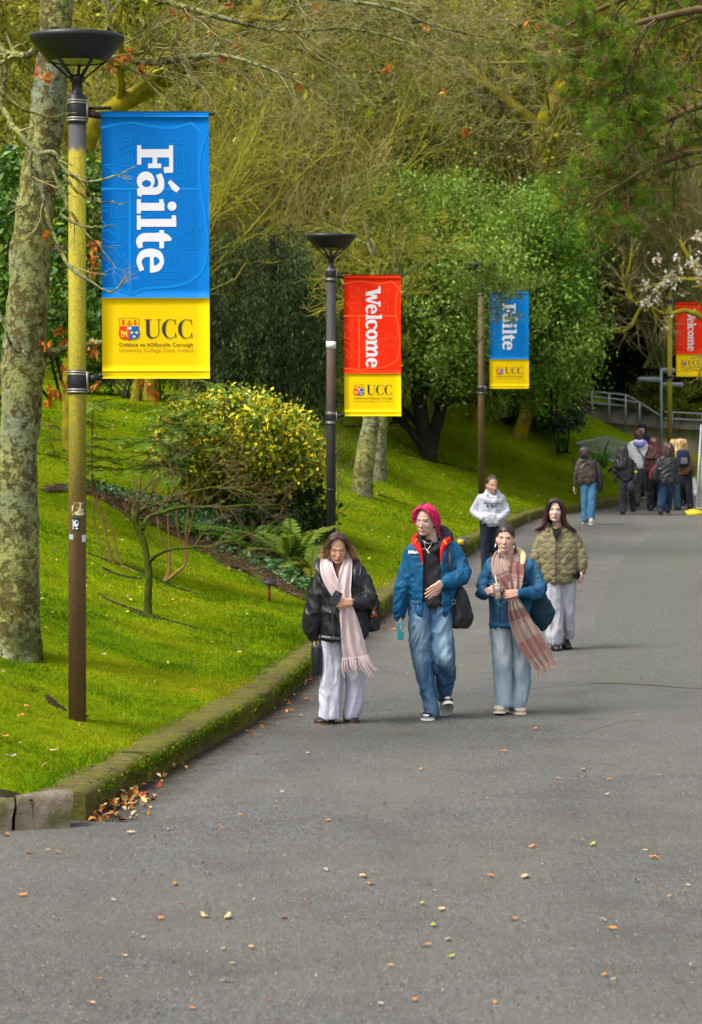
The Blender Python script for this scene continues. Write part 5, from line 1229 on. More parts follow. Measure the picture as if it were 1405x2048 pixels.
def shoe(root, u0, u1, v0, v1, d, m, msole, toe=-1, L=.255, dy=0., yaw=0., pitch=0., extra=None, name='shoe'):
    """front (toe -1) or back (toe +1) view; v1 is the sole line"""
    k = F / (d + dy); w = (u1 - u0) / k * .5; h = (v1 - v0) / k; c = W((u0 + u1) / 2, v1, d + dy)
    w = min(max(w, .040), .055)
    R = rotm(yaw, pitch)
    f = lambda q: q @ R.T + c
    y = lambda a: a * toe * -1
    sec = [(.105, .70, .95), (.085, .82, 1.0), (.03, .80, .95), (-.03, .95, .78), (-.08, 1.0, .62), (-.115, .85, .48), (-.135, .45, .3)]
    n = 20; a = np.linspace(0, 2 * np.pi, n, endpoint=False); rows = []
    for yy, ws, hs in [(.108, .1, .5)] + sec + [(-.138, .05, .2)]:
        ca, sa = np.cos(a), np.sin(a)
        rows.append(np.stack([w * ws * np.sign(ca) * np.abs(ca) ** .8, np.full(n, y(yy) * L / .255), .018 + max(h, .07) * hs * .5 * (1 + np.sign(sa) * np.abs(sa) ** .8)], 1))
    V = np.array(rows).reshape(-1, 3); i = np.arange(n); j = (i + 1) % n; k_ = np.arange(len(rows) - 1)[:, None] * n
    o = obj(name, f(V), np.stack([k_ + i, k_ + j, k_ + n + j, k_ + n + i], -1).reshape(-1, 4), m, root, smooth=True)
    ol = [(x * w * 1.08, y(yy) * L / .255) for x, yy in [(0, .115), (.6, .108), (.85, .07), (.8, .0), (1.0, -.06), (.9, -.11), (.5, -.138), (0, -.146), (-.5, -.138), (-.9, -.11), (-1.0, -.06), (-.8, .0), (-.85, .07), (-.6, .108)]]
    n = len(ol); lo_ = np.array([(x, yy, 0) for x, yy in ol]); hi_ = lo_ + np.array([0, 0, .028]); i = np.arange(n); j = (i + 1) % n
    obj('sole', f(np.concatenate([lo_, hi_])), [np.arange(n)[None], (np.arange(n) + n)[None][:, ::-1], np.stack([i, j, n + j, n + i], 1)], msole, o)
    if extra: extra(o, f, w, max(h, .07))
    return o
def person_root(u, vfoot, d, label, group=None):
    b = W(u, vfoot, d); b[2] = float(road_z(d)); return empty('person', b, label, 'person', group)
def cloth(name, c, rough=.85, spec=.2, var=.18, bs=140, bump=.25, sheen=0.):
    t = NT(name); co = t.co(); c = np.array(c)
    k = t.mix(t.noise(5, 5, .6, co), tuple(c * (1 - var)), tuple(np.minimum(c * (1 + var), 1)))
    k = t.mix(t.ramp(t.noise(bs, 3, .6, co), [(.3, .25), (.6, 0.)]), k, tuple(c * .5))
    t.bump(t.noise(bs, 4, .6, co), bump, .004, t.bump(t.noise(16, 4, .55, co, .6), .35, .02))
    return t.fin(k, rough, spec, Sheen_Weight=sheen)
def denim_mat(name): return m_attr(name, .85, .15, .35, 130, .22, 160)
M_DENIM = denim_mat('denim')
def leather(name, c, rough=.36):
    t = NT(name); co = t.co(); t.bump(t.noise(120, 4, .6, co), .12, .003, t.bump(t.noise(11, 4, .5, co, .8), .22, .025))
    return t.fin(t.mix(t.noise(6, 4, .6, co), tuple(np.array(c) * .7), tuple(np.array(c) * 1.5)), rough, .38)
def m_box(c, s, R=None, bev=.2):
    """box with rounded corners"""
    V, Fq = ell((0, 0, 0), (1, 1, 1), 20, 12); p = 1 / bev
    V = np.sign(V) * np.abs(V) ** .28
    V = V * np.array(s) / 2
    if R is not None: V = V @ np.asarray(R).T
    return V + np.asarray(c, float), Fq
def project(GV, x, z, off=.004, rad=.02):
    out = np.empty(len(x))
    for q in range(len(x)):
        m = ((GV[:, 0] - x[q]) ** 2 + (GV[:, 2] - z[q]) ** 2) < rad ** 2
        out[q] = GV[m, 1].min() if m.any() else np.nan
    out[np.isnan(out)] = np.nanmin(out)
    return out - off
def fade(rows_c, base, pale, d, amt=1.0):
    """worn denim: paler along the front of thighs and knees"""
    base, pale = np.array(base), np.array(pale)
    def fn(V):
        v = HV + (CH - V[:, 2]) * F / V[:, 1]; u = CU + V[:, 0] * F / V[:, 1]
        w = np.zeros(len(V))
        for uc, vc, su, sv, a in rows_c: w = np.maximum(w, a * np.exp(-((u - uc) / su) ** 2 - ((v - vc) / sv) ** 2))
        w = np.clip(w * amt + .22 * fnoise(V * np.array([14, 14, 7]), 7, 3), 0, 1)[:, None]
        return base * (1 - w) + pale * w
    return fn

M_WSOLE = m_plain('white_rubber', (.62, .62, .60), .6); M_GUM = m_plain('gum_rubber', (.10, .06, .035), .6); M_BLKSHOE = m_plain('black_shoe', (.010, .010, .011), .5, .4); M_PHONE = m_plain('black_glass', (.006, .006, .008), .15, .5, var=.05)
SK1 = (.54, .30, .19); SK2 = (.58, .37, .30); SK3 = (.58, .355, .27)

# ---- the woman in the black leather jacket
d = 20.2; k = F / d
A = person_root(682, 1446, d, 'woman in oversized black leather jacket, long pale pink scarf and light grey wide trousers')
C = W(676, 1097.5, d - .05); R = rotm(.05, .22, -.02); s = 1.02
sk = dict(skin=SK1, closed=True, brow=(.12, .065, .04), blush=(.48, .17, .12), blush_a=.5, lip=(.34, .13, .11), lid=.5)
neck = plimb([(677, 1110, 13, .02), (681, 1136, 13.5, .02), (683, 1150, 20, .02)], d)
M_TROUS = cloth('pale_grey_jersey', (.47, .47, .56), .9, .15, .08)
hR = hand_parts(W(703, 1204, d - .225), (-1, -.15, -.02), (.15, -1, .1), -1, (.55, .6, .65, .7), .35, .95)
hL = hand_parts(W(628, 1276, d - .02), (.02, -.1, -1), (-.9, -.35, 0), 1, (.75, .8, .85, .9), .6, .95)
under = [plimb([(648, 1150, 12), (632, 1210, 10), (628, 1276, 6)], d), plimb([(718, 1150, 12), (738, 1205, 10, -.05), (704, 1204, 6.5, -.21)], d), rows_loft([(1140, 650, 715, .08), (1200, 652, 715, .09), (1255, 660, 712, .06), (1262, 664, 708, .05)], d), plimb([(666, 1290, 12), (662, 1360, 11), (659, 1430, 8)], d), plimb([(708, 1290, 12, .05), (708, 1360, 11, .05), (703, 1430, 8, .05)], d)]
body(A, d, C, s, R, sk, neck, under, [(hR, np.array(SK1) * 1.15), (hL, SK1)])
rg = np.random.default_rng(601)
gr = [[(.004, -.066, .112), (.052, -.070, .094), (.090, -.048, .048), (.108, -.030, .008), (.138, -.02, .010)], [(.004, -.045, .124), (.064, -.050, .092), (.099, -.024, .010), (.118, -.010, -.05), (.168, .01, -.105)], [(.003, 0, .130), (.062, .0, .102), (.104, .022, .015), (.130, .03, -.06), (.175, .03, -.125)], [(.0, .06, .118), (.05, .095, .07), (.085, .10, -.02), (.105, .09, -.09), (.12, .08, -.15)]]
gl = [[(-x * (1.0 if q < 3 else .90), y, z) for q, (x, y, z) in enumerate(g)] for g in gr]
cols = ((.055, .030, .019), (.46, .26, .10))
hair(A, C, s, R, [((0, .026, .041), (.087, .096, .095)), ((0, .075, -.03), (.085, .05, .10))], [locks(rg, C, s, R, [gr, gl], 380, .0056, .008, cols, .45, wave=.008), locks(rg, C, s, R, [gr, gl], 220, .0020, .012, cols, .4, wave=.010)], cols)
M_BLEATHER = leather('black_leather', (.010, .010, .013), .42)
garment(A, 'jacket', [rows_loft([(1119, 658, 702, .07, .05), (1126, 650, 716, .10, .03), (1138, 640, 732, .115, .02), (1160, 637, 738, .13), (1200, 637, 738, .142), (1240, 640, 740, .148), (1262, 641, 738, .150), (1276, 643, 734, .140), (1282, 646, 728, .125)], d),
    plimb([(652, 1146, 18), (639, 1182, 20, -.01), (630, 1222, 21, -.02), (624, 1254, 18, -.02), (627, 1275, 10, -.02)], d), plimb([(714, 1144, 18), (730, 1172, 19, -.02), (738, 1197, 19, -.07), (722, 1206, 16, -.14), (707, 1205, 10, -.20)], d)],
    .0085, M_BLEATHER, .0075, 6.5, 61, (1.0, 1.0, .8), 2, cut=lambda V: (np.abs(UV(V)[0] - 679) < np.interp(UV(V)[1], [1100, 1125, 1155, 1160], [19, 15, 3, 0])) & (V[:, 1] < d + .03))
for pts in ([(650, 1112, .06, 6), (641, 1124, -.04, 9), (639, 1138, -.10, 9), (643, 1152, -.13, 5), (648, 1164, -.140, 2)], [(702, 1110, .06, 6), (711, 1124, -.03, 9), (713, 1142, -.10, 9), (709, 1160, -.13, 5), (706, 1174, -.140, 2)]):
    V, Fs, ts = drape(pts, d, 1, .004, .012, 9, 24); obj('collar', V, Fs, M_BLEATHER, A, smooth=True)
V, Fs, ts = drape([(652, 1150, -.15, 1.6), (662, 1200, -.165, 1.6), (668, 1278, -.165, 1.6)], d, 1, 0, .006, 3, 20); obj('zip', V, Fs, m_plain('dark_zip', (.05, .05, .055), .4, .5, .4), A)
V, Fs, ts = drape([(640, 1275, -.125, 6), (668, 1278, -.165, 6), (700, 1279, -.16, 6), (728, 1274, -.10, 6)], d, 1, .003, .010, 7, 26); obj('waistband', V, Fs, M_BLEATHER, A, smooth=True)
garment(A, 'trousers', [rows_loft([(1262, 645, 690, .11), (1290, 643, 690, .105), (1330, 642, 688, .10), (1370, 640, 685, .095), (1405, 638, 683, .10), (1432, 637, 682, .11), (1439, 639, 681, .10)], d), rows_loft([(1262, 680, 730, .11), (1290, 684, 731, .105, .02), (1330, 689, 731, .10, .05), (1370, 693, 729, .095, .07), (1405, 690, 728, .10, .08), (1430, 687, 718, .10, .08), (1436, 688, 716, .09, .08)], d)],
    .010, M_TROUS, .0065, 8, 67, (1.3, 1.3, .35), 2)
M_BLUSH = cloth('blush_wool', (.56, .44, .43), .95, .1, .08, 90, .5, .3)
for nm, pts, fo in (('scarf', [(660, 1110, .04, 9), (653, 1124, -.085, 12), (655, 1142, -.150, 14), (664, 1165, -.178, 14), (679, 1190, -.19, 13), (692, 1208, -.19, 12)], 3), ('scarf', [(697, 1108, .04, 8), (695, 1126, -.09, 10), (691, 1150, -.155, 13), (689, 1180, -.185, 13), (692, 1206, -.195, 12)], 3)):
    V, Fs, ts = drape(pts, d, fo - 1.2, .010, .014, 19, 40, 3); sc1 = obj('scarf', V, Fs, M_BLUSH, A, smooth=True)
obj('scarf', *tube(PX([(661, 1112, -.03), (664, 1108, .07), (679, 1106, .11), (694, 1108, .07), (697, 1111, -.03)], d), [.03, .035, .035, .035, .03], 10), M_BLUSH, A, smooth=True)
V, Fs, ts = drape([(690, 1204, -.20, 11), (694, 1222, -.205, 15), (700, 1250, -.205, 19), (706, 1285, -.20, 23), (711, 1316, -.19, 25)], d, 2.6, .012, .014, 23, 44, 5)
tail = obj('scarf', V, Fs, M_BLUSH, A, smooth=True)
rg = np.random.default_rng(607); P = []
for q in np.linspace(-1, 1, 24):
    u0 = 711 + q * 25; a = W(u0, 1312 - 3 * q, d - .195); L = rg.uniform(.12, .185)
    b_ = a + np.array([.05 + .03 * q + rg.normal() * .018, rg.normal() * .01, -L]); m_ = (a + b_) / 2 + np.array([-.012, -.01, -.01]); P.append(catmull(np.array([a, m_, b_]), 7))
V, Fq = tubes(np.array(P), np.broadcast_to(np.linspace(.0065, .0050, 7), (len(P), 7)), 5); fo = obj('fringe', V, Fq, M_BLUSH, tail, smooth=True); fo['kind'] = 'stuff'
shoe(A, 636, 667, 1432, 1449, d, M_BLKSHOE, M_GUM, yaw=-.45, pitch=-.08); shoe(A, 689, 713, 1430, 1445, d, M_BLKSHOE, M_GUM, dy=.10, yaw=.25)
M_BBAG = leather('black_bag_leather', (.012, .012, .013), .5)
bg = empty('shoulder_bag', W(745, 1262, d + .08), 'black slouchy shoulder bag under the arm of the woman in black leather', 'bag')
V, Fs = remesh([rows_loft([(1184, 738, 752, .05), (1200, 735, 758, .07), (1225, 731, 761, .085), (1245, 729, 762, .09), (1256, 729, 760, .085), (1262, 731, 757, .07)], d + .08)], .010, 2)
obj('pouch', wrinkle(V, Fs, .006, 9, 5), Fs, M_BBAG, bg, smooth=True)
obj('strap', *tube(PX([(740, 1192, .05), (728, 1160, .09), (716, 1134, .06)], d), .011, 8), M_BBAG, bg, smooth=True)
cc_ = W(747, 1223, d - .04); pc = tree_root('plush_charm', cc_ - np.array([0, 0, .06]), 'small orange plush charm hanging from the black slouchy shoulder bag', 'charm')
M_PLUSH = cloth('orange_plush', (.36, .09, .025), .95, .1, .3, 60, .6); V, Fs = remesh([ell(cc_ + np.array([0, 0, .022]), (.022, .02, .020)), ell(cc_ + np.array([.004, 0, -.020]), (.024, .021, .028)), ell(cc_ + np.array([-.018, 0, .040]), (.009, .007, .009)), ell(cc_ + np.array([.018, 0, .040]), (.009, .007, .009)), ell(cc_ + np.array([.024, -.006, -.036]), (.011, .015, .013)), ell(cc_ + np.array([-.012, -.006, -.042]), (.011, .015, .013))], .005, 1)
obj('plush_body', V, Fs, M_PLUSH, pc, smooth=True); obj('bib', *ell(cc_ + np.array([.0, -.016, -.008]), (.013, .009, .012)), m_plain('pale_cloth', (.5, .5, .56), .9), pc, smooth=True); obj('cord', *tube([cc_ + np.array([0, 0, .04]), W(743, 1208, d - .02)], .002, 6), M_DARK, pc)
bt = W(634, 1350, d - .04); tm = tree_root('tumbler', bt, 'tall black insulated tumbler hanging from the hand of the woman in black leather', 'bottle')
obj('flask', *lathe([(.001, 0), (.040, .002), (.042, .01), (.046, .12), (.0465, .225), (.044, .232), (.001, .233)], 24, bt), m_plain('black_powder_coat', (.010, .010, .012), .4, .4, var=.1), tm, smooth=True)
obj('lid', *lathe([(.0475, .228), (.0475, .248), (.040, .256), (.001, .258)], 24, bt), m_plain('dark_lid', (.035, .036, .04), .35, .5), tm, smooth=True)
obj('handle', *tube([bt + np.array(q) for q in ((-.036, -.01, .25), (-.034, -.012, .285), (-.010, -.012, .305), (.018, -.012, .298), (.034, -.01, .25))], .007, 8), M_DARK, tm, smooth=True)
ph = W(672, 1197, d - .275); po = obj('phone', *m_box(ph, (.074, .010, .125), rotm(.15, -.2, .5)), M_PHONE, None, ph, smooth=True); tag(po, 'black phone held against the pale pink scarf', 'phone')
obj('camera_bump', *m_box(ph + np.array([.012, -.008, .035]), (.028, .006, .030), rotm(.15, -.2, .5)), m_plain('lens_glass', (.02, .02, .025), .1, .6), po, smooth=True)
obj('bracelet', *tube(PX([(706, 1198, -.25), (708, 1203, -.262), (707, 1210, -.25)], d), .003, 6), m_plain('brown_cord', (.22, .05, .03), .6), A, smooth=True)

# ---- the pink haired person in blue
d = 20.5; k = F / d
Bp = person_root(862, 1437, d, 'pink haired person with glasses in a blue jacket with red lining and jeans')
C = W(852, 1041.5, d - .03); R = rotm(-.42, .06, .03); s = 1.06
sk = dict(skin=SK2, blush=(.52, .22, .19), blush_a=.35, lip=(.44, .17, .16), brow=(.10, .05, .045), teeth=True, look=-.002, lid=.75)
neck = plimb([(858, 1056, 13.5, .03), (862, 1080, 14, .03), (864, 1092, 20, .03)], d)
hR = hand_parts(W(882, 1167, d - .26), (-.78, -.1, -.62), (.35, -1, .0), -1, (.10, .12, .15, .2), .25, 1.02, .05)
hL = hand_parts(W(799, 1238, d - .04), (.05, -.12, -1), (-.85, -.5, 0), 1, (.35, .4, .45, .5), .5, 1.0)
under = [plimb([(822, 1104, 13), (806, 1170, 11), (799, 1236, 6.5)], d), plimb([(908, 1100, 13), (925, 1150, 11, -.05), (884, 1167, 7, -.24)], d), rows_loft([(1092, 828, 902, .09), (1160, 828, 905, .1), (1190, 838, 892, .06), (1200, 842, 888, .05)], d), plimb([(842, 1240, 13), (848, 1330, 13), (862, 1425, 9)], d), plimb([(884, 1240, 13, .03), (886, 1310, 13, -.08), (890, 1395, 9, .22)], d)]
body(Bp, d, C, s, R, sk, neck, under, [(hR, np.array(SK2) * np.array([1.02, .92, .9])), (hL, np.array(SK2) * .95)])
rg = np.random.default_rng(613)
PINK = ((.66, .010, .10), (.92, .035, .19))
gr = [[(-.018, -.076, .108), (.020, -.090, .108), (.058, -.080, .088), (.082, -.060, .050), (.090, -.040, .018)], [(-.018, -.06, .118), (.035, -.072, .122), (.080, -.045, .085), (.098, -.012, .030), (.098, .0, -.015)], [(-.012, 0, .133), (.05, 0, .122), (.096, .02, .065), (.103, .04, .0), (.094, .05, -.05)], [(0, .06, .120), (.045, .09, .095), (.078, .10, .03), (.082, .098, -.04), (.05, .11, -.08)]]
gl = [[(-.022, -.076, .108), (-.050, -.084, .096), (-.076, -.068, .062), (-.091, -.052, .030), (-.086, -.048, .004)], [(-.022, -.055, .120), (-.058, -.062, .105), (-.092, -.035, .055), (-.098, -.012, .005), (-.090, .0, -.03)], [(-.018, 0, .133), (-.062, .0, .112), (-.100, .02, .05), (-.100, .03, -.01), (-.088, .05, -.05)], [(0, .06, .120), (-.045, .09, .095), (-.078, .10, .03), (-.080, .098, -.04), (-.05, .11, -.08)]]
pt = [[(.0, .10, -.03), (.04, .125, -.075), (.085, .12, -.10), (.125, .11, -.135)], [(.02, .10, -.05), (.03, .115, -.10), (.07, .11, -.13), (.10, .10, -.165)]]
rt = [[(-.042, -.062, .094), (-.036, -.050, .108), (-.026, -.025, .123), (-.018, .0, .129)], [(-.006, -.068, .096), (-.005, -.052, .112), (-.004, -.025, .126), (-.005, .0, .131)]]
hair(Bp, C, s, R, [((0, .030, .042), (.080, .090, .089)), ((0, .060, -.02), (.074, .052, .072))], [locks(rg, C, s, R, [[[(x * .84, y * .92, z * .97) for x, y, z in g_] for g_ in G_] for G_ in (gr, gl)], 420, .0048, .010, PINK, .3, wave=.010), locks(rg, C, s, R, [[[(x * .86, y * .94, z * .98) for x, y, z in g_] for g_ in G_] for G_ in (gr, gl)], 200, .0020, .014, PINK, .3, wave=.012), locks(rg, C, s, R, [pt], 45, .006, .010, ((.60, .03, .08), (.74, .12, .16)), .3), locks(rg, C, s, R, [rt], 90, .0050, .007, ((.035, .028, .030), (.08, .05, .05)), .8)], ((.36, .008, .045), PINK[1]))
Tl = lambda p: C + s * (np.array(p) @ R.T)
M_WIRE = m_plain('silver_wire', (.45, .43, .40), .25, .5, .8)
gp = []
for sx in (-1, 1):
    a = np.linspace(0, 2 * np.pi, 20); ring = np.array([Tl((sx * .032 + .023 * math.cos(q), -.098 + .012 * abs(math.cos(q)) * (1 if sx * math.cos(q) > 0 else 0), -.004 + .019 * math.sin(q))) for q in a]); gp.append(tube(ring, .0013, 6, 40, False))
    gp.append(tube([Tl((sx * .055, -.085, 0)), Tl((sx * .078, -.02, .005)), Tl((sx * .08, .015, .0))], .0012, 5))
gp.append(tube([Tl((-.009, -.100, 0)), Tl((0, -.104, .004)), Tl((.009, -.100, 0))], .0012, 5)); obj('glasses', *join(gp), M_WIRE, Bp, smooth=True)
M_BLUEJ = cloth('blue_nylon', (.004, .075, .170), .6, .2, .15, 90, .15)
def cutB(V):
    u, v = UV(V); lft = np.interp(v, [1070, 1085, 1105, 1130, 1180, 1240], [846, 840, 842, 846, 845, 844]); rt_ = np.interp(v, [1070, 1085, 1105, 1130, 1180, 1240], [885, 888, 884, 883, 885, 888])
    return (u > lft) & (u < rt_) & (V[:, 1] < d + .02)
M_HOOD = cloth('charcoal_fleece', (.030, .030, .035), .95, .1, .35, 60, .5)
torsoB = [rows_loft([(1074, 838, 898, .07, .05), (1082, 826, 908, .10, .03), (1096, 816, 918, .12, .02), (1130, 814, 922, .135), (1180, 816, 918, .142), (1215, 818, 910, .145), (1228, 818, 905, .14), (1233, 821, 902, .13)], d), plimb([(826, 1100, 16), (814, 1140, 17, -.01), (805, 1185, 16, -.02), (800, 1215, 14, -.03), (799, 1232, 11, -.03)], d), plimb([(904, 1098, 16), (919, 1126, 17, -.02), (925, 1150, 17, -.08), (904, 1162, 15.5, -.16), (887, 1167, 11, -.22)], d)]
garment(Bp, 'jacket', torsoB, .0085, M_BLUEJ, .0075, 9, 71, (1.0, 1.0, .8), 2, cut=cutB)
garment(Bp, 'hoodie', [rows_loft([(1084, 840, 892, .07, .03), (1100, 832, 900, .10, .01), (1150, 830, 902, .122), (1190, 832, 900, .128), (1207, 834, 898, .125), (1213, 836, 896, .115)], d), plimb([(840, 1090, 7, -.085), (841, 1076, 8, -.02), (848, 1066, 9, .06), (868, 1060, 11, .12), (888, 1065, 12, .09), (896, 1077, 11, .02), (886, 1090, 9, -.06), (872, 1100, 7, -.10)], d)], .009, M_HOOD, .006, 8, 73, (1, 1, .8), 2)
M_RED2 = m_plain('red_lining', (.66, .012, .012), .7, .2, var=.08); M_ORG = m_plain('orange_stripe', (.80, .25, .01), .7)
for pts in ([(836, 1068, -.03, 3), (829, 1081, -.105, 7), (837, 1094, -.138, 5.5), (843, 1110, -.15, 3.4), (846, 1128, -.152, 1.)], [(902, 1077, -.05, 5), (892, 1084, -.115, 6.5), (885, 1097, -.146, 4.2), (883, 1112, -.152, 2.6), (884, 1128, -.154, .9)]):
    V, Fs, ts = drape(pts, d, 1, .004, .005, 9, 28); obj('collar_lining', V, Fs, M_RED2, Bp, smooth=True)
V, Fs, ts = drape([(835, 1076, -.120, 1.6), (831, 1082, -.128, 1.8), (829, 1087, -.130, 1.6)], d, 1, 0, .004, 3, 8); obj('stripe', V, Fs, M_ORG, Bp)
V, Fs, ts = drape([(888, 1079, -.130, 2.2), (890, 1083, -.134, 2.4), (892, 1088, -.136, 2.2)], d, 1, 0, .004, 3, 8); obj('stripe', V, Fs, M_ORG, Bp)
obj('tee_shirt', *ell(W(857, 1089, d - .060), (.045, .035, .045), 20, 14), cloth('black_cotton', (.010, .010, .011)), Bp, smooth=True)
obj('necklace', *join([tube(PX([(846, 1080, -.085), (855, 1087, -.115), (864, 1084, -.105), (872, 1072, -.04)], d), .0025, 6), tube(PX([(848, 1084, -.1), (854, 1100, -.135), (862, 1090, -.12), (872, 1074, -.05)], d), .002, 6)]), M_WIRE, Bp, smooth=True)
obj('pendant', *limb(PX([(854, 1099, -.145), (858, 1106, -.15)], d), .005, 8), m_plain('white_stone', (.7, .7, .66), .3), Bp, smooth=True)
em = []
rg = np.random.default_rng(617)
for q in range(9):
    u0 = 817 + q * 2.2; em.append(ribbon2([(u0, 1108 - rg.uniform(0, 2) + .3 * q * 0), (u0 + .9, 1101 + rg.uniform(-1, 2)), (u0 + 1.6, 1106 + rg.uniform(-1, 2)), (u0 + 2.6, 1102 + rg.uniform(-1, 1))], .45, 8))
V, Fs = join([(np.c_[p[0], np.zeros(len(p[0]))], p[1]) for p in em]); GB = bpy.data.objects['jacket.001'].data; GV = np.array([v.co[:] for v in GB.vertices]) + ORG[Bp.name]
Wp = np.array([W(u, v, d - .1) for u, v in V[:, :2]]); Wp[:, 1] = project(GV, Wp[:, 0], Wp[:, 2], .005, .035); obj('embroidery', Wp, Fs, m_plain('white_thread', (.62, .64, .66), .8), Bp)
fB = fade([(838, 1262, 15, 50, .75), (842, 1310, 12, 40, .45), (888, 1262, 14, 42, .8), (893, 1310, 12, 26, .75), (860, 1400, 10, 40, .2)], (.040, .105, .200), (.30, .42, .52), d)
garment(Bp, 'jeans', [rows_loft([(1200, 820, 866, .115), (1236, 818, 866, .12), (1270, 819, 868, .105), (1300, 822, 868, .095), (1350, 833, 869, .085), (1400, 845, 875, .085), (1428, 850, 878, .10), (1434, 853, 877, .09)], d), rows_loft([(1200, 858, 905, .115), (1236, 860, 906, .12), (1270, 863, 906, .11, -.03), (1300, 865, 908, .10, -.07), (1325, 868, 910, .10, -.06), (1350, 872, 911, .085, .04), (1378, 875, 905, .08, .16), (1396, 877, 898, .075, .20), (1402, 879, 896, .065, .21)], d)], .009, M_DENIM, .0085, 8.5, 79, (1.2, 1.2, .6), 2, fB)
def sneaker_extra(o, f, w, h):
    obj('toe_panel', f(ell((0, -.105, .018 + h * .28), (w * .72, .034, h * .20), 16, 10)[0]), ell((0, 0, 0), (1, 1, 1), 16, 10)[1], M_WSOLE, o, smooth=True)
shoe(Bp, 846, 877, 1423, 1437, d, M_BLKSHOE, M_WSOLE, yaw=-.35, extra=sneaker_extra); shoe(Bp, 882, 906, 1392, 1423, d, M_BLKSHOE, M_WSOLE, dy=.10, yaw=.1, pitch=-.62, extra=sneaker_extra)
V, Fs = remesh([rows_loft([(1164, 906, 920, .03), (1180, 903, 930, .06), (1205, 902, 940, .075), (1232, 902, 947, .08), (1248, 903, 944, .075), (1256, 906, 934, .06)], d - .02)], .009, 2)
bg = empty('shoulder_bag', W(922, 1256, d - .02), 'large black soft bag hanging at the side of the pink haired person', 'bag')
obj('pouch', wrinkle(V, Fs, .006, 8, 15, (1, 1, .6)), Fs, M_BBAG, bg, smooth=True)
V, Fs, ts = drape([(897, 1088, -.06, 2.8), (899, 1120, -.145, 3), (902, 1150, -.15, 3), (905, 1175, -.10, 3)], d, 1, 0, .006, 3, 24); obj('strap', V, Fs, M_BBAG, bg, smooth=True)
a = np.linspace(0, 2 * np.pi, 16); obj('ring', *tube(np.array([W(908 + 3.5 * math.cos(q), 1204 + 4.5 * math.sin(q), d - .108) for q in a]), .0025, 6, 30, False), M_WIRE, bg, smooth=True)
ph = W(801, 1262, d - .07); tag(obj('flask', *m_box(ph, (.050, .022, .150), rotm(.3, 0, -.05)), m_plain('turquoise_plastic', (.010, .36, .42), .35, .4, var=.05), None, ph, smooth=True), 'slim bright turquoise case held low by the pink haired person', 'case')

# ---- the woman in the denim jacket
d = 20.8; k = F / d
Cp = person_root(1020, 1428, d, 'woman in denim jacket with a rose plaid scarf blowing sideways and pale wide jeans')
C = W(1011, 1079, d - .04); R = rotm(-.12, -.10, .06); s = .98
sk = dict(skin=SK3, blush=(.50, .18, .16), blush_a=.55, lip=(.42, .14, .13), brow=(.06, .03, .022), teeth=True, lid=.6)
neck = plimb([(1014, 1092, 12.5, .02), (1019, 1116, 12.5, .02), (1021, 1130, 19, .02)], d)
hL = hand_parts(W(974, 1184, d - .21), (.80, -.35, .35), (-.4, -1, .1), 1, (.55, .6, .65, .7), .4, .95)
hR = hand_parts(W(1037, 1186, d - .225), (-.98, -.1, -.10), (.1, -1, .15), -1, (.5, .55, .6, .65), .3, .95)
under = [plimb([(984, 1140, 12), (968, 1185, 10, -.04), (975, 1184, 6.5, -.2)], d), plimb([(1060, 1138, 12), (1078, 1180, 10, -.06), (1038, 1186, 6.5, -.21)], d), rows_loft([(1128, 988, 1052, .08), (1190, 986, 1052, .09), (1235, 1000, 1036, .06), (1245, 1004, 1032, .05)], d), plimb([(1003, 1280, 12), (1004, 1340, 11), (1003, 1412, 8)], d), plimb([(1036, 1280, 12, .05), (1040, 1340, 11, .05), (1034, 1412, 8, .05)], d)]
body(Cp, d, C, s, R, sk, neck, under, [(hL, np.array(SK3)), (hR, np.array(SK3))])
rg = np.random.default_rng(619); DK = ((.028, .010, .010), (.055, .016, .014))
pony = [[(.02, .10, .06), (.06, .12, .0), (.085, .09, -.08), (.080, .06, -.15)], [(.04, .09, .04), (.075, .10, -.02), (.095, .07, -.09), (.09, .05, -.16)]]
sl = [[(-.072, -.020, .050), (-.060, .0, .095), (-.03, .05, .130), (0, .11, .07)], [(-.035, -.052, .094), (-.03, -.01, .126), (-.015, .05, .137), (0, .11, .07)], [(0, -.060, .098), (0, -.01, .131), (0, .05, .138), (.0, .11, .07)], [(.035, -.052, .094), (.03, -.01, .126), (.015, .05, .137), (0, .11, .07)], [(.072, -.020, .050), (.060, .0, .095), (.03, .05, .130), (0, .11, .07)]]
hair(Cp, C, s, R, [((0, .018, .050), (.081, .096, .090)), ((0, .045, .0), (.078, .07, .08))], [locks(rg, C, s, R, [pony], 60, .006, .006, DK, .4), locks(rg, C, s, R, [sl], 150, .0017, .0012, DK, .6)], DK)
for sx in (-1, 1): obj('earring', *limb([C + s * (np.array((sx * .080, -.005, -.048)) @ R.T), C + s * (np.array((sx * .082, -.006, -.068)) @ R.T)], .006, 8), m_plain('white_earring', (.8, .8, .78), .3), Cp, smooth=True)
fJ = fade([(985, 1160, 8, 30, .5), (1072, 1150, 8, 26, .45), (1000, 1225, 14, 30, .4), (965, 1175, 8, 18, .4)], (.012, .075, .165), (.085, .20, .32), d)
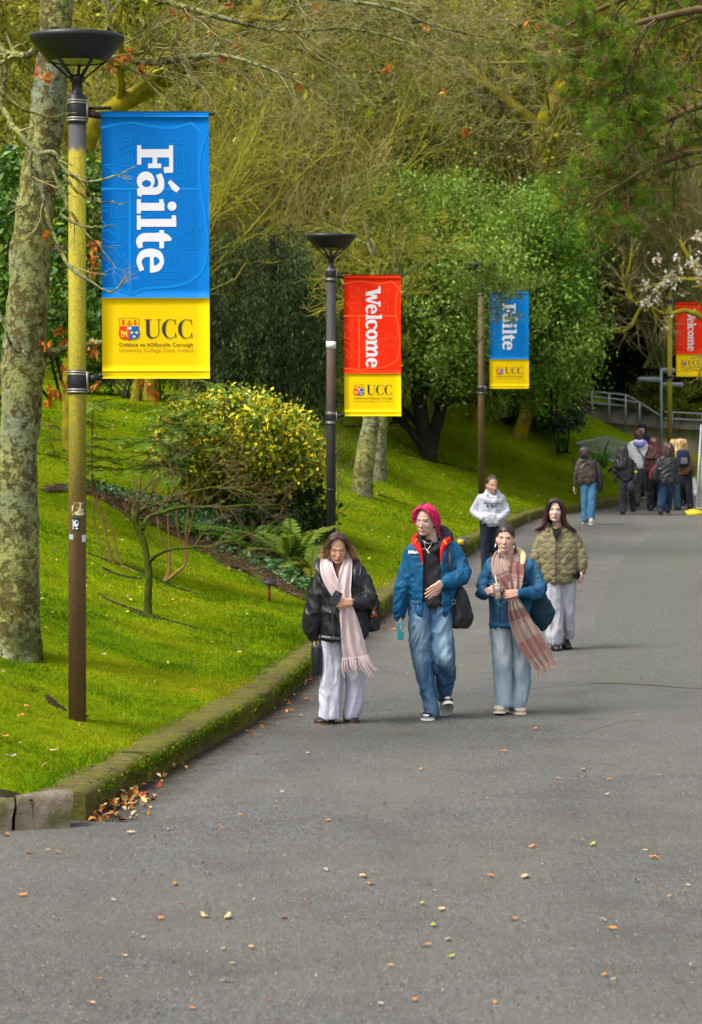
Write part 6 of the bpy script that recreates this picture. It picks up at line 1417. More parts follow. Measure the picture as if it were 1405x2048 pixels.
garment(Cp, 'denim_jacket', [rows_loft([(1110, 996, 1046, .07, .05), (1116, 986, 1056, .10, .03), (1128, 977, 1066, .115, .01), (1160, 977, 1068, .128), (1200, 979, 1064, .132), (1240, 979, 1056, .135), (1250, 979, 1052, .13), (1255, 981, 1050, .12)], d), plimb([(984, 1134, 15), (970, 1160, 15, -.02), (966, 1184, 14.5, -.07), (972, 1186, 12, -.16), (976, 1185, 9.5, -.19)], d), plimb([(1058, 1132, 15), (1073, 1158, 15, -.02), (1078, 1180, 15, -.08), (1056, 1187, 13, -.15), (1041, 1186, 10, -.20)], d)], .0085, M_DENIM, .0075, 9, 83, (1, 1, .8), 2, fJ, cut=lambda V: (np.abs(UV(V)[0] - 1019) < np.interp(UV(V)[1], [1090, 1125, 1158, 1164], [20, 17, 5, 0])) & (V[:, 1] < d + .03))
M_SHERPA = cloth('cream_sherpa', (.62, .50, .30), .95, .1, .1, 45, .8)
obj('sherpa_collar', *limb(PX([(1002, 1104, .06), (1022, 1100, .10), (1040, 1104, .05), (1047, 1114, -.05), (1046, 1127, -.115)], d), [.03, .034, .032, .030, .020], 12), M_SHERPA, Cp, smooth=True)
for pts in ([(984, 1116, -.04, 4), (978, 1126, -.09, 7), (984, 1138, -.125, 6), (992, 1146, -.14, 2)], [(1052, 1116, -.05, 4), (1058, 1126, -.09, 6), (1054, 1138, -.125, 5), (1048, 1146, -.135, 2)]):
    V, Fs, ts = drape(pts, d, 1, .002, .010, 7, 18); obj('collar', V, Fs, M_DENIM, Cp, smooth=True, col=np.repeat(np.array([(.03, .12, .24)]), len(V), 0))
M_STITCH = m_plain('pale_stitching', (.12, .22, .32), .8)
for pts in ([(975, 1166, -.10, .6), (990, 1168, -.132, .6), (1002, 1169, -.145, .6)], [(980, 1172, -.10, .5), (984, 1210, -.10, .5), (984, 1246, -.10, .5)], [(998, 1172, -.135, .5), (997, 1210, -.14, .5), (996, 1248, -.14, .5)], [(1040, 1168, -.14, .6), (1056, 1166, -.12, .6)]):
    V, Fs, ts = drape(pts, d, 1, 0, .006, 3, 20); obj('stitching', V, Fs, M_STITCH, Cp)
V, Fs, ts = drape([(978, 1169, -.115, 1), (988, 1172, -.140, 4.2), (998, 1170, -.148, 1)], d, 1, 0, .008, 5, 14); obj('pocket_flap', V, Fs, M_DENIM, Cp, smooth=True, col=np.repeat(np.array([(.025, .11, .22)]), len(V), 0))
bs = []
for v in (1205, 1228, 1248): bs.append(ell(W(1006, v, d - .140), (.007, .005, .007), 10, 6))
for b_ in bs: obj('button', *b_, m_plain('brass', (.30, .22, .10), .3, .5, .8), Cp, smooth=True)
V, Fs, ts = drape([(1012, 1190, -.128, 1.1), (1012, 1254, -.132, 1.1)], d, 1, 0, .004, 3, 10); obj('placket_seam', V, Fs, m_plain('seam_thread', (.05, .13, .22), .8), Cp)
V, Fs, ts = drape([(978, 1247, -.10, 4), (1000, 1250, -.142, 4), (1024, 1250, -.145, 4)], d, 1, 0, .008, 5, 16); obj('waistband', V, Fs, m_plain('denim_band', (.020, .10, .20), .85, var=.3, scale=40), Cp, smooth=True)
def plaid(ts, off=0., k=1.):
    t_, s_ = ts[:, 0] * k + off, ts[:, 1]; rose, cream, dark, grey = np.array([(.36, .155, .135), (.44, .35, .28), (.15, .055, .05), (.24, .18, .16)])
    c = np.repeat(rose[None], len(ts), 0)
    band = np.mod(t_, 1.0)
    def mixm(m, col, a): c[m] = c[m] * (1 - a) + col * a
    mixm((band > .18) & (band < .42), cream, .75); mixm((band > .42) & (band < .62), dark, .55); mixm((band > .70) & (band < .94), cream, .80)
    for q in (.40, .44, .64, .68, .72): mixm(np.abs(band - q) < .010, cream, .7)
    sb = np.mod(s_ * 1.5 + .2, 1.0); mixm((sb > .55) & (sb < .80), grey, .55); mixm(np.abs(sb - .5) < .05, cream, .5); mixm(np.abs(sb - .85) < .04, dark, .6)
    return c
M_PLAID = m_attr('plaid_wool', .95, .1, .5, 110, .30, 120, Sheen_Weight=.2)
for pts, fo, off in (([(1001, 1105, .05, 8), (997, 1118, -.08, 13), (999, 1136, -.140, 17), (1008, 1160, -.172, 17), (1019, 1180, -.187, 14), (1026, 1196, -.19, 11)], 3, .15), ([(1037, 1102, .05, 8), (1036, 1120, -.085, 12), (1034, 1140, -.145, 14.5), (1031, 1164, -.178, 14), (1028, 1188, -.192, 11)], 2, .3)):
    V, Fs, ts = drape(pts, d, fo, .012, .014, 25, 70, 7); obj('scarf', V, Fs, M_PLAID, Cp, smooth=True, col=plaid(ts, off, .55))
V, Fs, ts = drape([(1027, 1192, -.215, 9), (1029, 1205, -.22, 13), (1037, 1232, -.22, 20), (1050, 1262, -.215, 24), (1070, 1298, -.20, 25), (1092, 1330, -.18, 21)], d, 4, .016, .014, 33, 110, 9)
tail = obj('scarf', V, Fs, M_PLAID, Cp, smooth=True, col=plaid(ts, .05, 1.3))
P = []; e0 = V[(110 - 1) * 33: 110 * 33]
for q in np.linspace(0, 32, 26):
    a = e0[int(q)]; b_ = a + np.array([.022 + rg.normal() * .008, rg.normal() * .006, -rg.uniform(.03, .055)]); P.append(catmull(np.array([a, (a + b_) / 2 + rg.normal(size=3) * .003, b_]), 5))
V, Fq = tubes(np.array(P), np.broadcast_to(np.linspace(.0042, .003, 5), (len(P), 5)), 4); fo = obj('fringe', V, Fq, m_plain('rose_thread', (.45, .26, .22), .95, var=.3, scale=60), tail); fo['kind'] = 'stuff'
fC = fade([(1000, 1290, 14, 40, .9), (1008, 1320, 10, 18, 1.0), (1040, 1320, 14, 40, .6), (1004, 1380, 14, 40, .35), (1040, 1385, 14, 40, .3)], (.20, .30, .38), (.62, .67, .68), d)
garment(Cp, 'jeans', [rows_loft([(1245, 980, 1024, .11), (1275, 981, 1023, .105), (1310, 983, 1024, .10), (1360, 986, 1024, .095), (1395, 988, 1024, .10), (1408, 988, 1024, .105), (1413, 990, 1022, .10)], d), rows_loft([(1245, 1018, 1054, .11, .02), (1275, 1021, 1056, .105, .03), (1311, 1023, 1060, .10, .05), (1360, 1024, 1061, .095, .07), (1395, 1021, 1055, .10, .08), (1410, 1019, 1049, .10, .08), (1416, 1020, 1047, .09, .08)], d)], .009, M_DENIM, .0075, 8, 89, (1.3, 1.3, .4), 2, fC)
M_CREAM = m_plain('cream_suede', (.52, .44, .32), .8)
shoe(Cp, 988, 1011, 1406, 1427, d, M_CREAM, m_plain('cream_rubber', (.60, .52, .40), .7), yaw=-.05, pitch=-.14); shoe(Cp, 1019, 1044, 1408, 1425, d, M_CREAM, m_plain('cream_rubber', (.60, .52, .40), .7), dy=.09, yaw=.35)
M_TOTE = cloth('navy_canvas', (.010, .035, .058), .7, .25, .2, 100, .2)
tb = empty('tote_bag', W(1085, 1262, d + .1), 'dark teal tote bag swinging behind the arm of the woman in denim', 'bag')
V, Fs = remesh([rows_loft([(1180, 1062, 1088, .03), (1196, 1054, 1097, .05), (1222, 1056, 1113, .06), (1228, 1058, 1113, .06), (1245, 1068, 1102, .05), (1262, 1082, 1089, .03)], d + .09, pw=3)], .009, 2)
obj('pouch', wrinkle(V, Fs, .005, 7, 25), Fs, M_TOTE, tb, smooth=True)
V, Fs, ts = drape([(1050, 1113, -.02, 2.4), (1052, 1130, -.125, 2.6), (1054, 1158, -.14, 2.6), (1058, 1190, -.02, 2.6)], d, 1, 0, .006, 3, 20); obj('strap', V, Fs, M_TOTE, tb, smooth=True)
cb = W(997, 1199, d - .30); Rt = rotm(0, 0, -.10)
cup = tree_root('iced_coffee_cup', cb, 'clear plastic cup of iced coffee with a white straw held by the woman in denim', 'cup')
t = NT('clear_plastic'); M_CUP = t.fin((.93, .93, .93), .06, .5, Transmission_Weight=.92, IOR=1.15)
V, Fq = lathe([(.001, .002), (.027, 0), (.028, .004), (.037, .135), (.0385, .140), (.0365, .140), (.0265, .006), (.001, .004)], 24); obj('cup_wall', V @ Rt.T + cb, Fq, M_CUP, cup, smooth=True)
V, Fq = lathe([(.001, .008), (.0262, .008), (.0305, .062), (.001, .063)], 24); obj('coffee', V @ Rt.T + cb, Fq, m_plain('milky_coffee', (.58, .34, .12), .3, .4, var=.15, scale=40), cup, smooth=True)
V, Fq = lathe([(.001, .063), (.0305, .063), (.0335, .10), (.001, .104)], 24); obj('ice', V @ Rt.T + cb, Fq, m_plain('milky_ice', (.62, .52, .42), .2, .5, var=.2, scale=60), cup, smooth=True)
obj('straw', *tube([cb + np.array((.006, -.005, .02)), cb + np.array((-.028, -.03, .205))], .0042, 8), m_plain('white_straw', (.75, .75, .75), .4), cup, smooth=True)

# ---- the woman in the quilted olive jacket
d = 26.1; k = F / d
Dp = person_root(1118, 1300, d, 'woman in quilted olive green jacket with long dark red hair and pale grey trousers')
C = W(1111, 1022, d - .03); R = rotm(-.10, -.14, .02); s = 1.06
sk = dict(skin=(.57, .37, .30), blush=(.54, .24, .20), blush_a=.4, lip=(.38, .15, .14), brow=(.05, .025, .02), lid=.6)
neck = plimb([(1113, 1034, 10.5, .02), (1115, 1052, 10.5, .02), (1116, 1064, 16, .02)], d)
hR = hand_parts(W(1164, 1142, d - .04), (-.1, -.3, -1), (.9, -.4, 0), -1, (.6, .65, .7, .75), .5, .95)
under = [plimb([(1082, 1082, 10), (1075, 1120, 8), (1076, 1146, 5)], d), plimb([(1146, 1080, 10), (1163, 1115, 8), (1163, 1140, 5)], d), rows_loft([(1066, 1086, 1146, .08), (1120, 1086, 1146, .1), (1148, 1098, 1134, .06), (1156, 1102, 1130, .05)], d), plimb([(1106, 1176, 9), (1108, 1230, 9), (1110, 1288, 6)], d), plimb([(1136, 1176, 9, .05), (1138, 1230, 9, .05), (1138, 1275, 6, .1)], d)]
body(Dp, d, C, s, R, sk, neck, under, [(hR, np.array(SK2))], .004)
rg = np.random.default_rng(631); BUR = ((.022, .008, .009), (.075, .018, .018))
gr = [[(-.008, -.082, .100), (.045, -.090, .080), (.078, -.062, .01), (.085, -.045, -.07), (.105, -.03, -.13), (.19, -.01, -.19)], [(-.005, -.05, .120), (.06, -.05, .09), (.090, -.01, .0), (.100, .0, -.09), (.135, .01, -.15), (.225, .02, -.205)], [(0, .02, .132), (.06, .03, .1), (.093, .05, 0), (.10, .05, -.09), (.12, .05, -.15), (.17, .06, -.20)], [(0, .08, .105), (.05, .10, .06), (.07, .11, -.03), (.08, .10, -.1), (.09, .09, -.16), (.10, .09, -.19)]]
gl = [[(-x * (.92 if q > 3 else 1), y, z) for q, (x, y, z) in enumerate(g)] for g in gr]
hair(Dp, C, s, R, [((0, .024, .038), (.088, .100, .094)), ((0, .07, -.04), (.085, .05, .10))], [locks(rg, C, s, R, [gr, gl], 260, .0075, .008, BUR, .5)], BUR)
M_OLIVEQ = cloth('olive_quilt', (.185, .160, .088), .8, .2, .10, 110, .2)
def quilt(V, N):
    x, z = V[:, 0], V[:, 2]
    sn = np.sin(x * 2 * np.pi / .118 + V[:, 1] * 10); p = .058
    h = np.minimum(np.abs(np.sin(np.pi * (z - .017 * sn) / (2 * p))), np.abs(np.sin(np.pi * (z - p + .017 * sn) / (2 * p)))) ** .5
    return V + N * ((h - .6) * .011)[:, None]
garment(Dp, 'quilted_jacket', [rows_loft([(1050, 1096, 1138, .06, .05), (1057, 1085, 1146, .09, .03), (1068, 1077, 1154, .11, .01), (1090, 1075, 1157, .13), (1130, 1080, 1156, .14), (1155, 1084, 1151, .14), (1163, 1085, 1149, .13), (1167, 1088, 1146, .11)], d), plimb([(1084, 1078, 12), (1075, 1105, 12), (1074, 1128, 11.5), (1076, 1144, 8)], d), plimb([(1147, 1074, 12.5), (1159, 1100, 12.5), (1164, 1124, 12.5, -.02), (1164, 1140, 9, -.03)], d), plimb([(1096, 1062, 5, -.06), (1094, 1050, 6, .02), (1110, 1045, 7, .10), (1130, 1046, 7, .09), (1139, 1056, 6.5, .0), (1132, 1064, 5, -.07)], d)], .008, M_OLIVEQ, .004, 8, 91, smooth=2, post=quilt)
V, Fs, ts = drape([(1113, 1072, -.130, .9), (1112, 1110, -.158, .9), (1112, 1166, -.150, .9)], d, 1, 0, .006, 3, 20); obj('zip', V, Fs, m_plain('olive_zip', (.06, .05, .03), .5), Dp)
V, Fs, ts = drape([(1114, 1056, -.095, 9), (1114, 1064, -.128, 8), (1113, 1072, -.143, 5), (1113, 1080, -.150, 1)], d, 1, 0, .010, 11, 16, bulge=.004); obj('top', V, Fs, cloth('black_cotton', (.010, .010, .012)), Dp, smooth=True)
obj('necklace', *tube(PX([(1105, 1053, -.07), (1113, 1057, -.12), (1121, 1053, -.08)], d), .003, 6), m_plain('gold', (.7, .42, .10), .3, .5, .8), Dp, smooth=True)
obj('earphone', *limb([C + s * (np.array((.080, -.01, -.012)) @ R.T), C + s * (np.array((.080, -.014, -.034)) @ R.T)], .006, 8), m_plain('white_earphone', (.8, .8, .8), .3), Dp, smooth=True)
garment(Dp, 'trousers', [rows_loft([(1155, 1088, 1124, .10), (1190, 1091, 1125, .095), (1220, 1093, 1126, .09), (1255, 1091, 1127, .095), (1280, 1094, 1126, .10), (1290, 1098, 1124, .09)], d), rows_loft([(1155, 1118, 1152, .10, .02), (1190, 1122, 1151, .095, .04), (1220, 1125, 1149, .085, .06), (1250, 1127, 1149, .085, .10), (1268, 1129, 1149, .085, .14), (1278, 1130, 1146, .07, .15)], d)], .011, cloth('pale_grey_wool', (.38, .38, .43), .9, .15, .1), .0065, 8, 95, (1.3, 1.3, .35), 2)
shoe(Dp, 1103, 1119, 1285, 1303, d, M_BLKSHOE, M_BLKSHOE, yaw=.1); shoe(Dp, 1122, 1139, 1276, 1294, d, M_BLKSHOE, M_BLKSHOE, dy=.16, yaw=.2, pitch=.25)
ph = W(1157, 1153, d - .09); tag(obj('phone', *m_box(ph, (.072, .012, .145), rotm(.5, .3, -.75)), M_PHONE, None, ph, smooth=True), 'black phone held low by the woman in the quilted olive jacket', 'phone')

# ---- the person in the pale grey hoodie
d = 33.5; k = F / d
Ep = person_root(978, 1190, d, 'person in pale grey hoodie with hands in the pouch pocket and navy trousers')
C = W(985, 971, d - .03); R = rotm(.36, .05, .0); s = .98
sk = dict(skin=(.44, .25, .17), lip=(.34, .15, .13), blush_a=.2, lid=.6)
neck = plimb([(985, 978, 7.5, .02), (984, 990, 7.5, .02), (984, 996, 11, .02)], d)
under = [rows_loft([(995, 964, 1004, .08), (1038, 972, 994, .05), (1044, 974, 992, .04)], d), plimb([(970, 1064, 6), (970, 1120, 7), (970, 1182, 5)], d), plimb([(993, 1064, 6, .03), (992, 1120, 7, .03), (990, 1180, 5, .1)], d), plimb([(960, 998, 7), (948, 1020, 6), (966, 1036, 4, -.12)], d), plimb([(1004, 998, 7), (1013, 1020, 6), (996, 1038, 4, -.12)], d)]
body(Ep, d, C, s, R, sk, neck, under, [], .006)
hair(Ep, C, s, R, [((0, .026, .042), (.080, .094, .090)), ((0, .05, .0), (.078, .06, .07)), ((0, .11, .05), (.035, .03, .035))], [locks(np.random.default_rng(641), C, s, R, [sl], 70, .004, .003, ((.03, .022, .018), (.05, .035, .028)), .6)], ((.03, .022, .018), (.05, .035, .028)))
oE, VE, FE = garment(Ep, 'hoodie', [rows_loft([(984, 972, 998, .05, .04), (988, 964, 1003, .08, .02), (995, 957, 1009, .10), (1010, 956, 1010, .115), (1035, 958, 1009, .12), (1047, 960, 1006, .12), (1052, 962, 1004, .11)], d), plimb([(962, 996, 8), (951, 1014, 8, .0), (949, 1026, 7.5, -.03), (964, 1036, 6.5, -.12)], d), plimb([(1003, 996, 8), (1011, 1014, 8, .0), (1013, 1026, 7.5, -.03), (999, 1037, 6.5, -.12)], d), plimb([(974, 990, 3.5, -.07), (973, 984, 4.5, .02), (984, 980, 5, .09), (996, 984, 4.5, .03), (994, 991, 3.5, -.06)], d), rows_loft([(1028, 968, 998, .05, -.09), (1036, 964, 1001, .06, -.09), (1047, 963, 1002, .05, -.09)], d)], .011, cloth('pale_grey_fleece', (.40, .41, .47), .95, .1, .06, 90, .3), .0055, 9, 97, smooth=2)
for s_, w_, u0, v0 in (('Abercrombie', 33, 968.5, 1008.5), ('& Fitch', 23, 973.5, 1015)):
    P, T = text_mesh(s_, w_, .03); Wp = np.array([W(u0 + p[0], v0 - p[1] * 1.15, d - .1) for p in P]); Wp[:, 1] = project(VE, Wp[:, 0], Wp[:, 2], .006, .03); obj('lettering', Wp, T, m_plain('navy_print', (.02, .03, .075), .7), Ep)
garment(Ep, 'trousers', [rows_loft([(1042, 960, 986, .10), (1065, 960, 983, .095), (1100, 962, 981, .08), (1150, 963, 979, .075), (1184, 963, 979, .08)], d), rows_loft([(1042, 980, 1004, .10, .02), (1065, 982, 1004, .095, .04), (1100, 983, 1002, .08, .06), (1150, 982, 1000, .075, .10), (1180, 982, 999, .075, .12)], d)], .013, cloth('navy_twill', (.016, .021, .036), .85, .2), .006, 8, 98, (1.2, 1.2, .4), 2)
shoe(Ep, 963, 979, 1180, 1190, d, M_BLKSHOE, M_WSOLE); shoe(Ep, 983, 999, 1176, 1187, d, M_BLKSHOE, M_WSOLE, dy=.12)

# ---- people walking away
def far_person(label, d, hd, hair_rows, hair_c, jk, jm, sleeves, legs, lm, shoes, hands, group='students walking away up the path', hood=None, skin=SK2, seed=0, face=False, hairs2=None):
    u, v, r = hd; k = F / d
    root = person_root(u, max(s_[3] for s_ in shoes), d, label, group)
    C = W(u, v, d); R = rotm(math.pi if not face else .5, .05); s = 1.0
    under = [rows_loft([(jk[1][0] + 2, jk[1][1] + 4, jk[1][2] - 4, .07), (jk[-2][0], jk[-2][1] + 4, jk[-2][2] - 4, .08)], d)] + [plimb([(x[0], x[1], x[2] * .5) + tuple(x[3:]) for x in sl_], d) for sl_ in sleeves] + [plimb([((lg[i][1] + lg[i][2]) / 2, lg[i][0], (lg[i][2] - lg[i][1]) * .28, lg[i][4] if len(lg[i]) > 4 else 0) for i in (0, len(lg) // 2, -1)], d) for lg in legs]
    neck = plimb([(u, v + 4, 4.6), (u, jk[1][0] + 2, 5)], d)
    body(root, d, C, s, R, dict(skin=skin), neck, under, [], .009)
    if hands:
        for h in hands:
            hp = hand_parts(W(h[0], h[1], d + (h[2] if len(h) > 2 else 0)), (0, .1, -1), (-1 if h[0] < u else 1, .2, 0), 1 if h[0] < u else -1, (.4, .45, .5, .55), .5)
            V, Fs = remesh(hp, .007, 1); o = obj('hand', V, Fs, M_SKIN, root, smooth=True, col=np.repeat(np.array(skin)[None], len(V), 0))
    if hair_rows:
        V, Fs = remesh([rows_loft(hair_rows, d)] + ([rows_loft(hairs2, d)] if hairs2 else []), .010, 2); V = wrinkle(V, Fs, .007, 16, seed, (1.6, 1.6, .4))
        c = np.array(hair_c[0])[None] + (np.array(hair_c[1]) - np.array(hair_c[0]))[None] * np.clip(.5 + .9 * fnoise(V * np.array([30, 30, 7]), seed, 3), 0, 1)[:, None]
        obj('hair', V, Fs, M_HAIR, root, smooth=True, col=c)
    garment(root, 'jacket', [rows_loft(jk, d)] + [plimb(sl_, d) for sl_ in sleeves] + ([plimb(h, d) for h in hood] if hood else []), .014, jm, .009, 8, seed + 3, smooth=2)
    for q, lg in enumerate(legs):
        pass
    garment(root, 'trousers', [rows_loft(lg, d) for lg in legs], .014, lm, .007, 8, seed + 5, (1.2, 1.2, .5), 2)
    for u0, u1, v0, v1, dy, m, ms in shoes: shoe(root, u0, u1, v0, v1, d, m, ms, toe=1 if not face else -1, dy=dy)
    return root
def jean(name, c): return cloth(name, c, .85, .15, .3, 120, .3)
M_JB, M_JD, M_JN, M_DKT, M_GRT = jean('blue_denim', (.055, .165, .285)), jean('dark_denim', (.020, .040, .090)), jean('mid_denim', (.035, .085, .150)), cloth('black_twill', (.012, .013, .018)), cloth('grey_twill', (.105, .10, .115))
M_BRL = leather('brown_leather', (.052, .036, .028), .5); M_BLJ = cloth('black_nylon', (.016, .017, .021), .6, .3); M_WHJ = cloth('white_fleece', (.74, .75, .77), .9, .15, .05); M_NAVH = cloth('navy_fleece', (.012, .020, .045)); M_BRJ = cloth('brown_jacket', (.055, .030, .024)); M_TANJ = cloth('tan_jacket', (.19, .105, .048))
d = 52.2
Fp = far_person('person in brown hooded jacket and blue jeans walking alone away from the camera', d, (1169, 908, 7), [(895, 1163, 1175, .07, -.02), (900, 1160, 1178, .12, -.02), (912, 1160, 1178, .12, -.02), (919, 1163, 1175, .08)], ((.030, .020, .018), (.07, .045, .04)), [(914, 1164, 1176, .06, -.02), (919, 1159, 1184, .10), (926, 1155, 1191, .12), (945, 1154, 1194, .14), (962, 1156, 1194, .14), (969, 1158, 1193, .12)], M_BRL, [[(1158, 924, 4.6), (1153, 942, 5), (1151, 958, 4.6), (1150, 974, 3.4)], [(1189, 924, 4.6), (1197, 942, 5), (1201, 958, 4.6), (1203, 970, 3.4)]],
    [[(962, 1160, 1178, .11), (985, 1162, 1178, .10), (1010, 1163, 1176, .085), (1032, 1163, 1177, .09), (1043, 1164, 1177, .09)], [(962, 1176, 1194, .11), (985, 1177, 1193, .10, -.05), (1010, 1177, 1191, .085, -.10), (1030, 1176, 1190, .09, -.12), (1040, 1177, 1189, .09, -.12)]], M_JB, [(1164, 1177, 1040, 1047, .1, M_CREAM, M_WSOLE), (1176, 1189, 1038, 1049, -.12, M_CREAM, M_WSOLE)], [(1149, 975), (1205, 966)], None, [[(1160, 920, 4, .05), (1168, 922, 5, -.08), (1178, 920, 4, .05)]], seed=1)
hb = tree_root('handbag', W(1202, 985, d - .05), 'black shoulder bag on the arm of the person in the brown hooded jacket', 'bag')
V, Fs = remesh([rows_loft([(926, 1193, 1200, .05), (945, 1193, 1205, .09), (965, 1195, 1208, .10), (980, 1196, 1206, .08), (985, 1198, 1204, .05)], d - .05)], .012, 2); obj('pouch', V, Fs, M_BBAG, hb, smooth=True); obj('strap', *tube(PX([(1194, 935, -.08), (1190, 920, -.04), (1192, 918, .06)], d), .012, 6), M_BBAG, hb, smooth=True)
d = 56.8
Gp = far_person('person with very long black hair and black jacket, leftmost of the walking group', d, (1246, 903, 6), [(892, 1240, 1252, .05), (898, 1236, 1256, .10), (912, 1234, 1258, .11, -.02), (926, 1232, 1257, .10, -.06), (936, 1231, 1254, .07, -.10)], ((.006, .006, .007), (.020, .019, .021)), [(911, 1243, 1254, .06), (917, 1236, 1263, .10), (925, 1232, 1268, .12), (945, 1234, 1269, .14), (958, 1238, 1268, .14), (963, 1240, 1267, .12)], M_BLJ, [[(1235, 922, 4.6), (1230, 940, 5), (1231, 962, 4)], [(1265, 922, 4.6), (1271, 938, 5), (1273, 955, 4)]],
    [[(956, 1239, 1256, .10), (980, 1240, 1254, .09), (1005, 1239, 1253, .085, .05), (1022, 1239, 1253, .09, .05)], [(956, 1254, 1270, .10), (980, 1256, 1270, .09, -.08), (1003, 1260, 1271, .08, .2), (1018, 1262, 1271, .08, .28)]], cloth('dark_grey_twill', (.030, .032, .045)), [(1240, 1252, 1020, 1029, .05, M_BLKSHOE, M_BLKSHOE), (1262, 1273, 1012, 1024, .28, M_BLKSHOE, M_GUM)], None, seed=2)
hb = tree_root('handbag', W(1273, 967, d - .1), 'black bag with a small yellow badge on the black haired person', 'bag')
V, Fs = remesh([rows_loft([(935, 1268, 1276, .05), (950, 1266, 1280, .08), (964, 1266, 1279, .08), (968, 1268, 1277, .05)], d - .1)], .012, 2); po_ = obj('pouch', V, Fs, M_BBAG, hb, smooth=True); obj('badge', *ell(W(1272.5, 944, d - .185), (.028, .012, .028), 12, 8), M_YB, hb, smooth=True)
d = 59.
Hp = far_person('person in white zip jacket with a lilac hood and grey trousers', d, (1278, 870, 6.5), [(860, 1272, 1284, .06), (865, 1269, 1287, .10), (876, 1270, 1286, .09), (882, 1273, 1284, .06)], ((.05, .028, .020), (.11, .065, .045)), [(879, 1272, 1286, .06), (884, 1263, 1291, .10), (891, 1258, 1295, .13), (910, 1259, 1294, .14), (930, 1262, 1291, .14), (937, 1265, 1289, .12)], M_WHJ, [[(1262, 889, 4.6), (1258, 905, 5), (1260, 925, 4.2)], [(1291, 889, 4.6), (1297, 905, 5), (1294, 925, 4.2)]],
    [[(930, 1267, 1281, .10), (960, 1270, 1283, .09), (990, 1271, 1282, .08, .08), (1008, 1270, 1281, .08, .1)], [(930, 1278, 1291, .10), (960, 1280, 1292, .09, .1), (985, 1281, 1292, .08, .3)]], M_GRT, [(1270, 1281, 1005, 1014, .1, M_BLKSHOE, M_GUM), (1281, 1291, 984, 996, .35, M_BLKSHOE, M_WSOLE)], None, seed=3)
o = obj('hood', *limb(PX([(1267, 886, .02), (1272, 888, -.10), (1280, 890, -.13), (1287, 887, -.08), (1290, 884, .04)], d), [.05, .06, .07, .06, .05], 10), cloth('lilac_fleece', (.20, .21, .55)), Hp, smooth=True)
obj('crossbody_strap', *tube(PX([(1272, 889, -.155), (1281, 905, -.165), (1292, 920, -.13)], d), .016, 6), M_GRT, Hp, smooth=True)
d = 62.
Ip = far_person('tall person in a dark navy hood, behind the white jacket', d, (1284, 862, 6), None, None, [(866, 1279, 1292, .06), (872, 1276, 1299, .10), (882, 1274, 1303, .12), (905, 1275, 1303, .14), (930, 1277, 1300, .14)], M_NAVH, [[(1278, 878, 4.6), (1275, 900, 4.6), (1276, 920, 4)], [(1299, 878, 4.8), (1304, 900, 4.8), (1302, 920, 4)]],
    [[(925, 1277, 1289, .1), (960, 1278, 1288, .08), (988, 1278, 1288, .08)], [(925, 1287, 1300, .1), (960, 1288, 1298, .08, .1), (984, 1288, 1297, .08, .2)]], M_DKT, [(1278, 1288, 985, 992, .0, M_BLKSHOE, M_BLKSHOE), (1288, 1298, 981, 989, .2, M_BLKSHOE, M_BLKSHOE)], None, None, face=True, seed=4)
V, Fs = remesh([rows_loft([(848, 1280, 1290, .07, .02), (852, 1277, 1293, .11, .03), (862, 1280, 1294, .12, .06), (873, 1279, 1295, .12, .06)], d)], .012, 2); obj('hood', V, Fs, M_NAVH, Ip, smooth=True)
d = 58.3
Jp = far_person('person with long maroon hair and dark brown jacket, in the middle of the walking group', d, (1309, 886, 6), [(876, 1303, 1315, .06), (881, 1299, 1319, .10), (893, 1297, 1322, .11), (906, 1294, 1324, .10, -.04), (917, 1292, 1322, .08, -.08)], ((.045, .010, .012), (.12, .025, .028)), [(896, 1303, 1315, .06), (902, 1297, 1320, .10), (910, 1293, 1323, .12), (930, 1293, 1320, .13), (944, 1294, 1317, .12)], M_BRJ, [[(1296, 906, 4.4), (1292, 925, 4.6), (1293, 945, 4)], [(1319, 906, 4.4), (1324, 925, 4.6), (1322, 945, 4)]],
    [[(938, 1294, 1308, .10), (970, 1295, 1308, .09), (1000, 1295, 1309, .08), (1016, 1294, 1309, .085)], [(938, 1305, 1319, .10), (970, 1306, 1318, .09, .1), (1000, 1308, 1318, .08, .25), (1010, 1308, 1318, .08, .28)]], M_DKT, [(1295, 1308, 1012, 1021, .0, M_BLKSHOE, M_BLKSHOE), (1308, 1318, 1006, 1014, .28, M_BLKSHOE, M_BLKSHOE)], None, seed=5)
d = 56.6
Kp = far_person('person with brown bob hair in a black leather jacket and dark blue jeans', d, (1337, 898, 6), [(886, 1331, 1343, .06), (891, 1327, 1347, .10), (902, 1325, 1350, .11), (911, 1326, 1349, .10), (916, 1330, 1345, .07)], ((.045, .022, .015), (.13, .065, .045)), [(908, 1331, 1343, .06), (914, 1322, 1349, .10), (922, 1315, 1353, .12), (945, 1315, 1352, .14), (962, 1315, 1351, .145), (969, 1318, 1349, .13)], leather('worn_black_leather', (.020, .022, .025), .45), [[(1319, 920, 4.8), (1312, 938, 5), (1311, 950, 4.4, -.05), (1316, 958, 3.6, -.08)], [(1350, 920, 4.8), (1354, 940, 5), (1354, 966, 3.8)]],
    [[(960, 1317, 1336, .11), (985, 1317, 1335, .10), (1010, 1315, 1331, .09, -.05), (1023, 1315, 1330, .09, -.05)], [(960, 1331, 1349, .11), (985, 1331, 1347, .10, .08), (1008, 1332, 1344, .085, .25), (1020, 1332, 1342, .085, .3)]], M_JD, [(1316, 1328, 1020, 1031, -.05, M_BLKSHOE, M_GUM), (1331, 1342, 1018, 1027, .3, M_BLKSHOE, M_GUM)], None, seed=6)
hb = tree_root('handbag', W(1309, 962, d - .1), 'small black bag with a red strap beside the black leather jacket in the walking group', 'bag')
